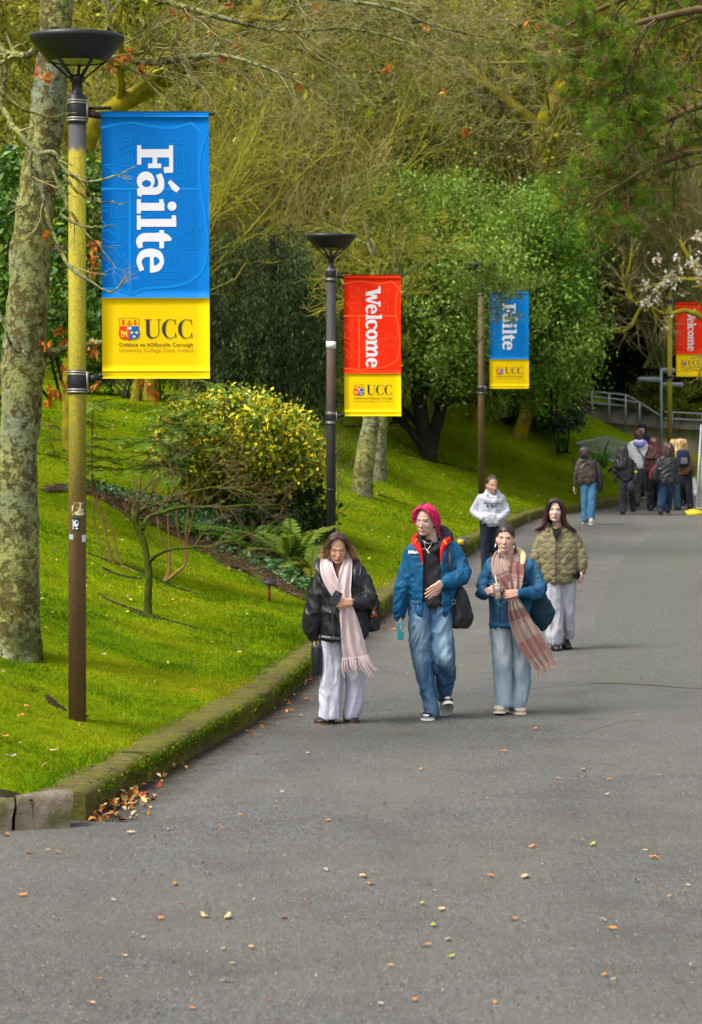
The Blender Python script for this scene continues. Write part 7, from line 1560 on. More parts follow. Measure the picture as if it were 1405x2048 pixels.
V, Fs = remesh([rows_loft([(936, 1306, 1314, .05), (946, 1302, 1316, .08), (958, 1301, 1316, .08), (962, 1303, 1314, .05)], d - .12)], .012, 2); obj('pouch', V, Fs, M_BBAG, hb, smooth=True); obj('strap', *tube(PX([(1302, 958, -.2), (1301, 946, -.2), (1308, 934, -.16), (1314, 930, -.12)], d), .012, 6), m_plain('red_strap', (.4, .02, .04), .6), hb, smooth=True)
d = 58.6
Mp = far_person('blond person in a dark jacket and mid blue jeans, partly behind the black leather jacket', d, (1349, 890, 6), [(879, 1343, 1355, .06), (884, 1340, 1358, .10), (896, 1339, 1358, .10), (908, 1341, 1356, .08)], ((.28, .16, .06), (.62, .42, .18)), [(898, 1344, 1355, .06), (904, 1339, 1362, .10), (912, 1337, 1366, .12), (945, 1338, 1366, .13), (962, 1341, 1366, .12)], M_NAVH, [[(1340, 910, 4.4), (1337, 930, 4.6), (1339, 950, 4)], [(1362, 910, 4.4), (1366, 930, 4.6), (1366, 950, 4)]],
    [[(955, 1346, 1360, .10), (985, 1348, 1362, .09), (1008, 1349, 1363, .085), (1017, 1350, 1363, .085)], [(955, 1356, 1370, .10), (985, 1358, 1370, .09, .1), (1005, 1359, 1369, .085, .2)]], M_JN, [(1350, 1361, 1012, 1020, 0, M_BLKSHOE, M_BLKSHOE), (1359, 1369, 1003, 1011, .2, M_BLKSHOE, M_BLKSHOE)], None, seed=7)
d = 57.6
Lp = far_person('blond person in tan jacket with navy backpack, rightmost of the walking group', d, (1363, 890, 6.5), [(878, 1356, 1369, .06), (883, 1352, 1374, .11), (895, 1350, 1376, .11), (908, 1350, 1374, .10, -.03), (916, 1353, 1370, .07, -.06)], ((.30, .18, .07), (.66, .46, .20)), [(899, 1357, 1369, .06), (906, 1352, 1378, .10), (914, 1350, 1383, .12), (935, 1351, 1383, .13), (948, 1354, 1382, .12)], M_TANJ, [[(1354, 912, 4.6), (1351, 930, 4.8), (1354, 944, 4)], [(1378, 910, 4.6), (1385, 925, 4.8), (1388, 940, 4.4), (1389, 950, 3.6)]],
    [[(940, 1357, 1372, .10), (970, 1359, 1373, .10), (995, 1361, 1374, .085, .15), (1008, 1362, 1373, .085, .2)], [(940, 1368, 1384, .10), (970, 1370, 1385, .10, -.05), (1000, 1373, 1387, .09, -.08), (1013, 1374, 1388, .09, -.08)]], M_DKT, [(1362, 1372, 1003, 1012, .2, M_BLKSHOE, M_BLKSHOE), (1374, 1387, 1009, 1018, -.08, M_BLKSHOE, M_BLKSHOE)], [(1388, 951)], seed=8)
bp = tree_root('backpack', W(1366, 934, d - .2), 'navy backpack with a grey front pocket on the blond person in tan', 'backpack')
V, Fs = remesh([rows_loft([(899, 1358, 1372, .06), (903, 1354, 1378, .09), (915, 1353, 1380, .10), (928, 1354, 1379, .10), (934, 1356, 1376, .07)], d - .20)], .011, 2); obj('pack', V, Fs, cloth('navy_canvas_pack', (.016, .024, .055)), bp, smooth=True)
obj('pocket', *m_box(W(1369, 922, d - .31), (.16, .06, .15)), cloth('grey_pocket', (.13, .12, .14)), bp, smooth=True)
wb = tree_root('carrier_bag', W(1388, 992, d), 'white plastic carrier bag in the hand of the blond person in tan', 'bag')
V, Fs = remesh([rows_loft([(955, 1387, 1390, .02), (962, 1384, 1392, .06), (976, 1382, 1395, .09), (988, 1383, 1395, .09), (993, 1385, 1393, .06)], d)], .012, 2); obj('pouch', wrinkle(V, Fs, .012, 9, 9), Fs, m_plain('white_plastic', (.72, .70, .76), .4, .4, var=.06), wb, smooth=True)
# ------------------------------------------------------------------ bed, small plants, grass, leaf litter
M_SOIL = bark('bark_mulch', [(.3, (.020, .012, .007)), (.55, (.060, .036, .020)), (.8, (.13, .085, .050))], 16, 1.0, 1.0)
def hits(pts): return np.array([hit(u, v) for u, v in pts])
lo = catmull(hits([(92, 986), (135, 985), (185, 993), (240, 1022), (300, 1050), (370, 1086), (430, 1120), (500, 1151), (560, 1180), (610, 1202)]), 70)
hi = catmull(hits([(100, 976), (150, 974), (200, 972), (270, 985), (340, 1000), (430, 1010), (520, 1020), (590, 1040), (640, 1085), (655, 1130)]), 70)
rows = np.linspace(0, 1, 12)[:, None, None]
B = lo[None] * (1 - rows) + hi[None] * rows
V = B.reshape(-1, 3).copy(); V[:, 2] = ground(V[:, 0], V[:, 1]) + .015 + fnoise(V * 5, 31, 3) * .03 + .02 * np.sin(np.repeat(np.linspace(0, 1, 12), 70) * np.pi)
tag(obj('flower_bed', V, grid_faces(70, 12), M_SOIL, smooth=True), kind='structure')
rg = np.random.default_rng(301)
def on_bed(n, a0, a1, r0, r1):
    a = rg.uniform(a0, a1, n) * 69; r = rg.uniform(r0, r1, n)[:, None]; i = a.astype(int); f = (a - i)[:, None]; i2 = np.minimum(i + 1, 69)
    p = (lo[i] * (1 - f) + lo[i2] * f) * (1 - r) + (hi[i] * (1 - f) + hi[i2] * f) * r
    p[:, 2] = ground(p[:, 0], p[:, 1]); return p
p = np.concatenate([on_bed(5200, .5, 1, .16, .9), on_bed(1500, .15, .6, .25, .8), on_bed(900, .75, 1., .05, .5)])
p[:, 2] += rg.uniform(.03, .14, len(p))
V, Ft = leaves(rg, p, rg.uniform(.045, .085, len(p)), .85, .9, .3)
tag(obj('ivy_cover', V, Ft, M_GLOSS, col=leafcol(rg, len(p), [(.025, .075, .022), (.05, .13, .03), (.09, .19, .05), (.15, .26, .08)], [.35, .35, .2, .1])), kind='stuff')
p = np.concatenate([on_bed(900, 0, 1, -.03, .3), on_bed(500, 0, .5, 0, 1)]); p[:, 2] += rg.uniform(.015, .05, len(p))
dv = rg.normal(size=p.shape) * np.array([.07, .07, .018]); R = np.broadcast_to(rg.uniform(.002, .006, (len(p), 1)), (len(p), 2))
V1 = tubes(np.stack([p - dv, p + dv], 1), R, 3)
pl = on_bed(500, 0, 1, -.03, .35); pl[:, 2] += .03
V2 = leaves(rg, pl, rg.uniform(.04, .09, len(pl)), .5, 1.2, .4)
V, Fl = join([V1, V2]); n1 = len(V1[0])
tag(obj('twig_litter', V, Fl, M_DRY, col=np.concatenate([leafcol(rg, n1, [(.09, .06, .035), (.16, .11, .065), (.05, .033, .02)], per=1), leafcol(rg, len(pl), [(.20, .10, .04), (.26, .15, .07), (.12, .06, .03)])])), kind='stuff')

M_CUT = bark('bare_soil', [(.3, (.010, .008, .004)), (.6, (.030, .022, .010)), (.85, (.07, .055, .025))], 18, 1., 1.)
def soil_strip(pix, w, seed):
    P = catmull(hits(pix), 50); T = unit(np.gradient(P[:, :2], axis=0)); N = np.stack([-T[:, 1], T[:, 0]], 1)
    ww = (w * np.sin(np.linspace(.12, np.pi - .05, 50)) ** .6 * (.7 + .6 * vnoise(P * 4, seed)))[:, None]
    rows = []
    for q in (-1, -.4, .3, 1):
        xy = P[:, :2] + N * ww * q + N * .03 * fnoise(P * 6, seed + 4)[:, None]
        rows.append(np.c_[xy, ground(xy[:, 0], xy[:, 1]) + (.011 if abs(q) < 1 else -.003)])
    return np.concatenate(rows), grid_faces(50, 4)
tag(obj('bare_soil', *join([soil_strip([(172, 1106), (230, 1128), (300, 1152), (360, 1178), (404, 1192)], .10, 1), soil_strip([(196, 1190), (250, 1214), (310, 1236), (360, 1250), (404, 1262)], .085, 2), soil_strip([(92, 1394), (112, 1412), (136, 1426)], .08, 3), soil_strip([(205, 1135), (240, 1150), (285, 1160)], .10, 8), soil_strip([(262, 1222), (296, 1234), (330, 1238)], .12, 9), soil_strip([(135, 1432), (156, 1440), (178, 1436)], .05, 10), soil_strip([(-60, 1585), (0, 1588), (60, 1594), (110, 1600)], .16, 4), soil_strip([(20, 1318), (60, 1322), (95, 1330)], .07, 5), soil_strip([(740, 985), (765, 992), (790, 998)], .08, 6), soil_strip([(800, 905), (860, 922), (910, 932), (960, 945)], .18, 7)]), M_CUT, smooth=True), kind='structure')

def frond(rng, base, direc, L, npair, lw, droop, leaf_len, K=12, asp=.30, taper=.6, flat=0.0):
    """an arching midrib with two rows of leaflets"""
    d = unit(np.array(direc, float)); p = np.array(base, float); pts = [p]
    for q in range(K - 1):
        d = unit(d + np.array([0, 0, -droop / K]) + rng.normal(size=3) * .03); p = p + d * L / (K - 1); pts.append(p)
    P = np.array(pts); t = np.linspace(.18, 1, npair)
    x = t * (K - 1); i = np.minimum(x.astype(int), K - 2); f = (x - i)[:, None]
    c = P[i] * (1 - f) + P[i + 1] * f; T = unit(P[i + 1] - P[i])
    side = unit(np.cross(T, np.array([0, 0, 1.]))); up = np.cross(side, T)
    ll = (leaf_len * (np.sin(np.pi * np.clip(t * .85 + .12, 0, 1)) ** taper))[:, None]
    out = []
    for s in (-1, 1):
        ax = unit(side * s + T * .35 + up * .12 + rng.normal(size=T.shape) * .07)
        w = unit(np.cross(ax, up)) * ll * asp * .5
        a, b_ = c, c + ax * ll - np.array([0, 0, 1]) * ll * .12; m = (a + b_) / 2 + up * ll * .04
        out.append(np.stack([a, m + w, b_, m - w], 1).reshape(-1, 3))
    V = np.concatenate(out); n = len(V) // 4; b4 = np.arange(n)[:, None] * 4
    return P, V, np.concatenate([b4 + np.array([0, 1, 2]), b4 + np.array([0, 2, 3])]), n
def frond_plant(name, label, cat, base, specs, mat, pal, npair, leaf_len, droop, asp, seed, stems=None, rr=.004, stem_mat=None):
    rng = np.random.default_rng(seed); root = tree_root(name, base, label, cat)
    Vs, Fs, cs, n, ribs = [], [], [], 0, []
    for b, dr, L in specs:
        P, V, Ft, m = frond(rng, b, dr, L, npair, 0, droop, leaf_len * L, asp=asp)
        Vs.append(V); Fs.append(Ft + n); n += len(V); cs.append(leafcol(rng, m, [np.array(pal[int(rng.integers(len(pal)))])], jit=.2)); ribs.append(P)
    obj('leaves', np.concatenate(Vs), np.concatenate(Fs), mat, root, col=np.concatenate(cs))
    ribs = np.array(ribs); V, Fq = tubes(ribs, np.broadcast_to(np.linspace(rr, rr * .3, ribs.shape[1]), ribs.shape[:2]), 3)
    obj('leaf_stalks', V, Fq, stem_mat or M_CANE, root)
    for st, r in (stems or []):
        obj('stem', *tube(st, r, 8, 16), M_CANE, root, smooth=True)
    return root
# two leggy mahonias
b = hit(236, 1133); d = b[1]; k = F / d
def whorls(pts, d, n, L, rng, el=(.0, .5)):
    s = []
    for u, v, m in pts:
        c = W(u, v, d)
        for q in range(m):
            a = 2 * np.pi * (q + rng.random()) / m; e = rng.uniform(*el)
            s.append((c, (math.cos(a) * math.cos(e), math.sin(a) * math.cos(e), math.sin(e)), L * rng.uniform(.7, 1.2)))
    return s
rg = np.random.default_rng(311)
st = [(PX([(240, 1134), (228, 1128), (212, 1070), (200, 1022), (185, 985)], d), [.022, .018, .014, .012, .009]), (PX([(246, 1133), (234, 1105), (222, 1058), (200, 1020), (188, 960)], d), [.016, .014, .012, .011, .008]), (PX([(285, 1152), (262, 1142), (242, 1132)], d), [.03, .026, .022]), (PX([(222, 1128), (205, 1100), (190, 1050), (186, 1000)], d), [.012, .011, .010, .008]), (PX([(186, 985), (184, 900), (186, 830), (187, 800)], d), [.010, .009, .008, .006])]
frond_plant('mahonia', 'leggy mahonia with leaning cane stems just right of the mossy lamp post', 'shrub', b, whorls([(187, 808, 8), (188, 850, 7), (186, 895, 7), (184, 935, 8), (210, 920, 5), (225, 940, 5), (182, 965, 6), (215, 880, 5)], d, 0, .30, rg, (-.1, .35)), M_FOL, [(.05, .13, .016), (.09, .18, .02), (.14, .22, .03), (.04, .09, .012)], 10, .36, .5, .32, 313, st)
b = hit(328, 1163); d = b[1]; k = F / d
st = [(PX([(326, 1168), (340, 1142), (333, 1108), (320, 1070), (313, 1020), (310, 960)], d), [.026, .016, .012, .010, .009, .007]), (PX([(328, 1166), (338, 1140), (340, 1100), (336, 1040), (338, 960)], d), [.02, .016, .012, .010, .007]), (PX([(330, 1164), (352, 1146), (372, 1128), (366, 1100), (356, 1060), (352, 1015), (350, 940)], d), [.026, .022, .018, .012, .010, .009, .006]), (PX([(370, 1128), (374, 1100), (372, 1060), (378, 1010), (385, 950)], d), [.014, .012, .010, .009, .006]), (PX([(366, 1100), (380, 1060), (388, 1015), (396, 960)], d), [.01, .009, .008, .006])]
frond_plant('mahonia', 'multi stemmed mahonia with fern like leaves in front of the yellow bush', 'shrub', b, whorls([(300, 880, 7), (330, 850, 8), (345, 890, 7), (312, 930, 7), (370, 860, 7), (290, 910, 6), (392, 900, 6), (335, 945, 6), (280, 940, 5), (355, 825, 6), (430, 770, 6), (400, 800, 5)], d, 0, .42, rg, (-.1, .45)), M_FOL, [(.05, .13, .014), (.08, .19, .016), (.13, .25, .02), (.17, .25, .03)], 11, .34, .6, .30, 317, st)
frond_plant('mahonia', 'small upright mahonia sprig low against the lichened trunk', 'shrub', hit(95, 905), whorls([(96, 850, 6), (100, 880, 6), (110, 905, 5)], hit(95, 905)[1] - .5, 0, .34, rg, (-.2, .4)), M_FOL, [(.03, .075, .012), (.06, .12, .02)], 10, .3, .6, .3, 319, [(PX([(118, 925), (104, 890), (98, 850)], hit(95, 905)[1] - .5), [.012, .01, .006])])
# ferns
def rosette(c, n, L, rng, e0=.5, e1=1.15, az=None):
    return [(c, (math.cos(a) * math.cos(e), math.sin(a) * math.cos(e), math.sin(e)), L * rng.uniform(.7, 1.15)) for a, e in zip(rng.uniform(0, 2 * np.pi, n), rng.uniform(e0, e1, n))]
rg = np.random.default_rng(331)
for uv, lab, n, L, pal, sd in [((585, 1135), 'large green fern spreading behind the dark haired woman in black leather', 30, .95, [(.07, .16, .014), (.12, .22, .02), (.17, .24, .03)], 1), ((622, 1165), 'fern with drooping olive fronds next to the kerb', 20, .75, [(.09, .15, .014), (.17, .20, .02)], 2), ((515, 1110), 'darker green fern between the ivy and the yellow bush', 20, .75, [(.05, .11, .012), (.09, .17, .02)], 3)]:
    b = hit(*uv); frond_plant('fern', lab, 'fern', b, rosette(b + np.array([0, 0, .03]), n, L, rg), M_FOL, pal, 40, .17, 1.5, .24, 340 + sd, rr=.005)
for uv, lab, n, sd in [((400, 1078), 'bright lime green fern fronds nearest the small mossy tree', 16, 4), ((450, 1098), 'lime green fern in the middle of the ivy bed', 16, 5), ((490, 1112), 'lime green fern lowest of the three in the ivy bed', 12, 6)]:
    b = hit(*uv); frond_plant('fern', lab, 'fern', b, rosette(b + np.array([0, 0, .08]), n, .5, rg, .15, .7), M_FOL, [(.10, .26, .012), (.15, .33, .02), (.08, .2, .015)], 16, .26, .8, .5, 340 + sd, rr=.003)
# small mossy tree in front
rg = np.random.default_rng(353); b = hit(296, 1230); d = b[1]; k = F / d
S1 = tree_root('small_mossy_tree', b, 'small crooked mossy tree with flat spreading bare branches on the lawn', 'tree')
tr = [([(297, 1240), (296, 1200), (299, 1150), (293, 1105), (284, 1075), (272, 1045), (276, 1026), (300, 1012), (330, 1004), (365, 998)], [9, 8, 7.5, 7, 7, 6.5, 5.5, 5, 4, 3]), ([(286, 1060), (296, 1036, .2), (320, 1026, .3), (360, 1016, .3), (420, 1014, .2), (480, 1012), (560, 1009)], [4.5, 4.5, 4, 4, 3.2, 2.4, 1]), ([(300, 1122), (318, 1108, -.2), (348, 1098, -.3), (400, 1094, -.3), (450, 1085, -.3), (500, 1070, -.3), (548, 1044, -.3)], [4, 3.6, 3, 2.4, 2, 1.5, .8]), ([(272, 1045), (266, 1020, .2), (284, 985, .4), (310, 960, .5)], [4, 3, 2, 1]), ([(330, 1004), (380, 985), (440, 975), (520, 990), (560, 985)], [3, 2.6, 2.2, 1.6, .8]), ([(365, 998), (400, 960, -.3), (430, 930, -.4), (470, 925, -.4)], [2.6, 2.2, 1.6, .8]), ([(410, 1094), (440, 1112), (470, 1120), (500, 1112)], [2, 1.6, 1.2, .6]), ([(340, 1000), (352, 960, .3), (340, 930, .5), (352, 905, .5)], [2.4, 2, 1.4, .7])]
LV = [poly_limb(PX(p, d), np.array(r) / k, 22, .006, rg) for p, r in tr]; PL = np.concatenate([a for a, _ in LV]); RL = np.concatenate([c for _, c in LV])
V, Fq = tubes(PL[:1], RL[:1], 12); obj('trunk', V, Fq, bark('mossy_stem', [(.3, (.03, .04, .006)), (.6, (.08, .10, .010)), (.85, (.15, .16, .03))], 14, 1., .6), S1, smooth=True)
V, Fq = tubes(PL[1:], RL[1:], 8); obj('branch', V, Fq, bpy.data.materials['mossy_stem'], S1, smooth=True)
s1 = grow(rg, PL, RL, 10, .5, .7, 7, .17, .015, .45, 1, .5, .3, rmin=.003); s2 = grow(rg, *s1, 5, .22, .7, 5, .2, .01, .2, 1, .6, .4, rmin=.002); s3 = grow(rg, *s2, 2, .1, .7, 3, .2, 0, .2, 1, .7, .5, rmin=.0016)
V, Fq = tubeset([s1, s2, s3], [4, 3, 3]); obj('twigs', V, Fq, M_BROWNT, S1)
# bare sapling beside the grey lamp post
thicket('thin bare sapling leaning over the lawn beside the grey lamp post', hit(648, 1060), 5, 1.5, .35, M_BROWNT, 357, 5, 4, .003, .03, (.1, 0, 0), .008)
thicket('reddish bare twigs rising between the yellow bush and the grey lamp post', hit(632, 960), 10, 1.3, .4, M_BROWNT, 359, 5, 4, .003, .04, r=.008)
# further trunks at the top of the lawn
for i, (u, v, sc_, lab) in enumerate([(270, 803, .42, 'short dark trunk standing on the lawn above the orange dead leaves'), (866, 838, .5, 'reddish trunk seen under the broad evergreen'), (954, 846, .55, 'brown trunk just left of the slim brown lamp post'), (988, 838, .5, 'pale trunk just right of the slim brown lamp post')]):
    b = hit(u, v); r_ = copy_tree(protos[(i + 1) % 4]); b[2] -= .1; r_.location = b; r_.scale = (sc_, sc_, sc_ * 1.2); r_.rotation_euler = (0, 0, 1.3 * i); r_['label'] = lab; r_['group'] = 'trees at the top of the lawn'

# grass and moss
rg = np.random.default_rng(401)
def lawn_pts(n, x0, x1, y0, y1, s0=KW * .62, s1=30.):
    x = rg.uniform(x0, x1, n); y = rg.uniform(y0, y1, n); s = sdist(x, y, KCURVE[::3] if len(KCURVE) > 80 else None)
    m = (s > s0) & (s < s1); return x[m], y[m], s[m]
def blades(x, y, s, h, w, pal, pw=None, lean=.6):
    z = lawn_z(x, y, s) - .005; n = len(x); b = np.stack([x, y, z], 1)
    a = rg.uniform(0, 2 * np.pi, n); wd = np.stack([np.cos(a), np.sin(a), 0 * a], 1) * (w * rg.uniform(.6, 1.3, n))[:, None]
    tip = np.stack([rg.normal(size=n) * lean, rg.normal(size=n) * lean, np.ones(n)], 1) * (h * rg.uniform(.4, 1.4, n))[:, None]
    V = np.stack([b - wd, b + wd, b + tip], 1).reshape(-1, 3)
    patch = fnoise(np.stack([x, y, 0 * x], 1) * 1.1, 71, 3)
    pal = np.array(pal); q = np.clip((patch * .6 + .5 + rg.normal(size=n) * .22) * len(pal), 0, len(pal) - 1).astype(int)
    c = pal[q] * rg.uniform(.7, 1.3, (n, 1)) * (1 + .35 * fnoise(np.stack([x, y, 0 * x], 1) * np.array([2.4, 2.4, 1]), 75, 2))[:, None]
    return V, np.arange(n * 3).reshape(-1, 3), np.repeat(c, 3, 0)
GP = [(.040, .115, .002), (.085, .180, .003), (.140, .225, .003), (.200, .250, .004), (.26, .25, .008)]
parts = [blades(*lawn_pts(210000, -4.2, 1.2, 14.9, 24), .021, .0032, GP), blades(*lawn_pts(130000, -6.2, 2.2, 24, 36), .027, .0055, GP), blades(*lawn_pts(90000, -7, 7, 36, 62), .034, .011, GP),
         blades(*lawn_pts(26000, -4.2, 1.2, 14.9, 30, KW * .7, KW + .25), .042, .0038, GP[:4])]
x, y, s_ = lawn_pts(120000, -5, 1.5, 14.9, 30); m_ = fnoise(np.stack([x, y, 0 * x], 1) * 1.9, 171, 3) + rg.normal(size=len(x)) * .12 > .42
parts.append(blades(x[m_], y[m_], s_[m_], .052, .0036, GP[:4]))
V, Fl = join([(p_[0], p_[1]) for p_ in parts])
tag(obj('grass', V, Fl, m_leaf('grass_blades', .3, .8, .05), col=np.concatenate([p_[2] for p_ in parts])), kind='stuff')
# moss hanging over the kerb face
mcv = resample(main_curve, .05); q = rg.integers(0, len(mcv) - 1, 75000); q = q[(q < 620)]
T = unit(mcv[q + 1] - mcv[q]); N = np.stack([-T[:, 1], T[:, 0]], 1)
den = fnoise(np.c_[mcv[q] * 1.3, 0 * q], 81, 3); keep = den + rg.normal(size=len(q)) * .25 > -.30; q, T, N = q[keep], T[keep], N[keep]
hgt = .187 - np.abs(rg.normal(size=len(q))) * .062
P = np.c_[mcv[q] + N * np.where(hgt > .17, rg.uniform(.0, .10, len(q)), -.006)[:, None] + T * rg.uniform(0, .05, (len(q), 1)), hgt + road_z(mcv[q][:, 1]) + .006]
P = P[hgt > .03]
V, Ft = leaves(rg, P, rg.uniform(.010, .024, len(P)), .6, .2, .5)
tag(obj('kerb_moss', V, Ft, m_leaf('moss', .2, .9, .02), col=leafcol(rg, len(P), [(.05, .12, .004), (.10, .175, .005), (.18, .21, .007), (.03, .055, .004)])), kind='stuff')

# fallen leaves: every one its own object, a few meshes shared
M_FALL = m_attr('fallen_leaf', .75, .15, .3, 60, .3, 40)
def leaf_mesh(seed, pal, size):
    r = np.random.default_rng(seed); n = 11; a = np.linspace(0, 2 * np.pi, n, endpoint=False)
    rad = size * .5 * np.where(np.arange(n) % 2 == 0, 1.0, .55) * r.uniform(.75, 1.15, n)
    P = np.c_[rad * np.cos(a) * 1.25, rad * np.sin(a) * .8, size * .16 * np.abs(np.cos(a + r.uniform(0, 3))) * r.uniform(.4, 1.3, n)]
    V = np.vstack([[0, 0, size * .03], P * np.array([.5, .5, .3]) + np.array([0, 0, size * .02]), P])
    i = np.arange(n); j = (i + 1) % n
    Fq = [np.stack([0 * i, 1 + i, 1 + j], 1), np.stack([1 + i, 1 + n + i, 1 + n + j, 1 + j], 1)]
    c = np.array(pal) * r.uniform(.7, 1.2, (len(V), 1))
    return new_mesh('fallen_leaf', V, Fq[::-1], False, c, [M_FALL])
LT = [('orange brown', (.50, .20, .045)), ('pale tan', (.52, .36, .18)), ('dark red', (.26, .035, .02)), ('yellow green', (.36, .34, .04)), ('bleached', (.29, .27, .22)), ('brown', (.20, .10, .045))]
LM = [[leaf_mesh(500 + i * 3 + q, c, .085) for q in range(3)] for i, (_, c) in enumerate(LT)]
def put_leaf(p, ty, s, surf):
    o = bpy.data.objects.new('fallen_leaf', LM[ty][int(rg.integers(3))]); COL.objects.link(o)
    o.location = p; o.rotation_euler = (rg.normal() * .12, rg.normal() * .12, rg.uniform(0, 6.28)); o.scale = (s, s, s)
    u_ = CU + p[0] * F / p[1]; v_ = HV + (CH - p[2]) * F / p[1]
    sz = 'tiny' if s < .6 else ('small' if s < .95 else 'broad')
    col_ = ['far left', 'left', 'left of centre', 'centre', 'right of centre', 'right', 'far right'][int(min(6, max(0, u_ // 201)))]
    if surf == 'asphalt': rw_ = 'beside the walking women' if v_ < 1450 else 'just in front of the women' if v_ < 1560 else 'ahead of the women' if v_ < 1680 else 'in the open foreground' if v_ < 1800 else 'low in the foreground' if v_ < 1920 else 'at the bottom edge'
    else: rw_ = 'up the bank' if v_ < 1050 else 'below the flower bed' if v_ < 1250 else 'near the lamp post foot' if v_ < 1420 else 'close to the kerb'
    o['label'] = '%s %s leaf on the %s, %s, %s' % (sz, LT[ty][0], surf, col_, rw_); o['category'] = 'leaf'; o['group'] = 'fallen leaves on the ' + surf
known = [(1070,1460,0,1),(1006,1504,0,1),(842,1541,0,.8),(1168,1542,1,1.1),(1118,1560,0,.8),(1220,1561,0,.8),(766,1608,1,1.1),(978,1600,4,.8),(1317,1553,4,.7),(1066,1696,0,1),(1186,1692,3,1.2),(1308,1718,0,1.1),(727,1755,1,1.2),(741,1770,0,1.1),(981,1756,0,1.1),(1050,1756,1,1.4),(858,1770,5,1),(747,1748,4,.8),(1273,1764,4,.9),(884,1822,1,1),(845,1810,3,.8),(867,1854,3,.9),(1028,1841,0,1),(1207,1844,4,.9),(1222,1860,0,1),(896,1882,4,1),(850,1894,0,1),(901,1917,3,.9),(1100,1824,4,.7),(1087,1732,4,.6),(1230,1963,4,.8),(1385,1936,4,.7),(409,1836,1,1.2),(456,1838,1,1.2),(565,1837,5,1.1),(320,1840,0,.9),(350,1771,0,1),(412,1749,4,1),(564,1586,4,.9),(310,1676,0,.9),(262,1668,1,1),(57,1707,5,1.2),(117,1708,0,.9),(45,1793,0,1),(10,1672,0,1.4),(100,1650,1,.8),(286,1879,4,.7),(452,1965,4,.9),(652,1742,4,1),(1285,1358,1,.9),(1180,1300,5,.7),(1262,1290,4,.7),(1040,1310,5,.7)]
for u, v, ty, s in known:
    d = F * CH / (v - HV); x = (u - CU) / F * d; put_leaf((x, d, float(road_z(d)) + .012), ty, s * .62, 'asphalt')
for q in range(75):
    v = 1330 + 700 * rg.random() ** 1.2; u = rg.uniform(0, 1405); d = F * CH / (v - HV); x = (u - CU) / F * d
    if float(sdist(np.array([x]), np.array([d]))[0]) > -.15: continue
    put_leaf((x, d, float(road_z(d)) + .012), int(rg.choice(6, p=[.28, .26, .06, .10, .12, .18])), rg.uniform(.2, .5), 'asphalt')
for q in range(75):
    u = rg.uniform(0, 1150); v = rg.uniform(880, 1560); h = hit(u, v)
    s_ = float(sdist(h[:1], h[1:2])[0])
    if s_ < .45 or h[2] > 2.4: continue
    put_leaf((h[0], h[1], h[2] + .045), int(rg.choice(6, p=[.3, .3, .08, .12, .1, .1])), rg.uniform(.5, 1.2), 'lawn')
# drift of leaves in the gutter
q = rg.integers(0, len(mcv) - 1, 700); q = q[q < 300]; q = np.r_[q, rg.integers(0, 22, 130)]
T = unit(mcv[q + 1] - mcv[q]); N = np.stack([-T[:, 1], T[:, 0]], 1)
off = -.02 - np.abs(rg.normal(size=len(q))) * .10
keep = fnoise(np.c_[mcv[q] * 1.7, 0 * q], 91, 2) > -.25; keep[-130:] = True
P = np.c_[mcv[q] + N * off[:, None], road_z(mcv[q][:, 1]) + np.where(off > -.08, rg.uniform(.01, .06, len(q)), .012)][keep]
V, Ft = leaves(rg, P, rg.uniform(.03, .075, len(P)), .6, 1.1, .7)
tag(obj('leaf_litter', V, Ft, M_FALL, col=leafcol(rg, len(P), [(.50, .22, .05), (.55, .36, .16), (.30, .12, .04), (.30, .04, .02), (.45, .38, .25)], [.35, .3, .2, .06, .09])), kind='stuff')
# grit and crumbs on the asphalt
n = 7500; v = 1180 + 868 * rg.random(n) ** .8; u = rg.uniform(-40, 1445, n); d = F * CH / (v - HV); x = (u - CU) / F * d
m = sdist(x, d) < -.1; P = np.c_[x, d, road_z(d) + .010][m]
V, Ft = leaves(rg, P, rg.uniform(.007, .024, len(P)), .35, 2.0, .3)
tag(obj('road_debris', V, Ft, M_FALL, col=leafcol(rg, len(P), [(.26, .15, .06), (.22, .20, .06), (.30, .27, .22), (.10, .07, .04)], [.32, .30, .12, .26])), kind='stuff')

# small yellow and pale bits strewn over the lawn
x, y, s_ = lawn_pts(9000, -7, 9, 15, 62, KW + .1, 8.)
k_ = rg.random(len(x)) < .35; x, y, s_ = x[k_], y[k_], s_[k_]
P = np.stack([x, y, lawn_z(x, y, s_) + .03], 1); V, Ft = leaves(rg, P, rg.uniform(.02, .06, len(P)) * (1 + (y > 35) * .5), .6, 1.5, .3)
tag(obj('lawn_litter', V, Ft, M_FALL, col=leafcol(rg, len(P), [(.42, .36, .05), (.36, .18, .05), (.30, .24, .12), (.10, .06, .03)], [.38, .25, .15, .22])), kind='stuff')

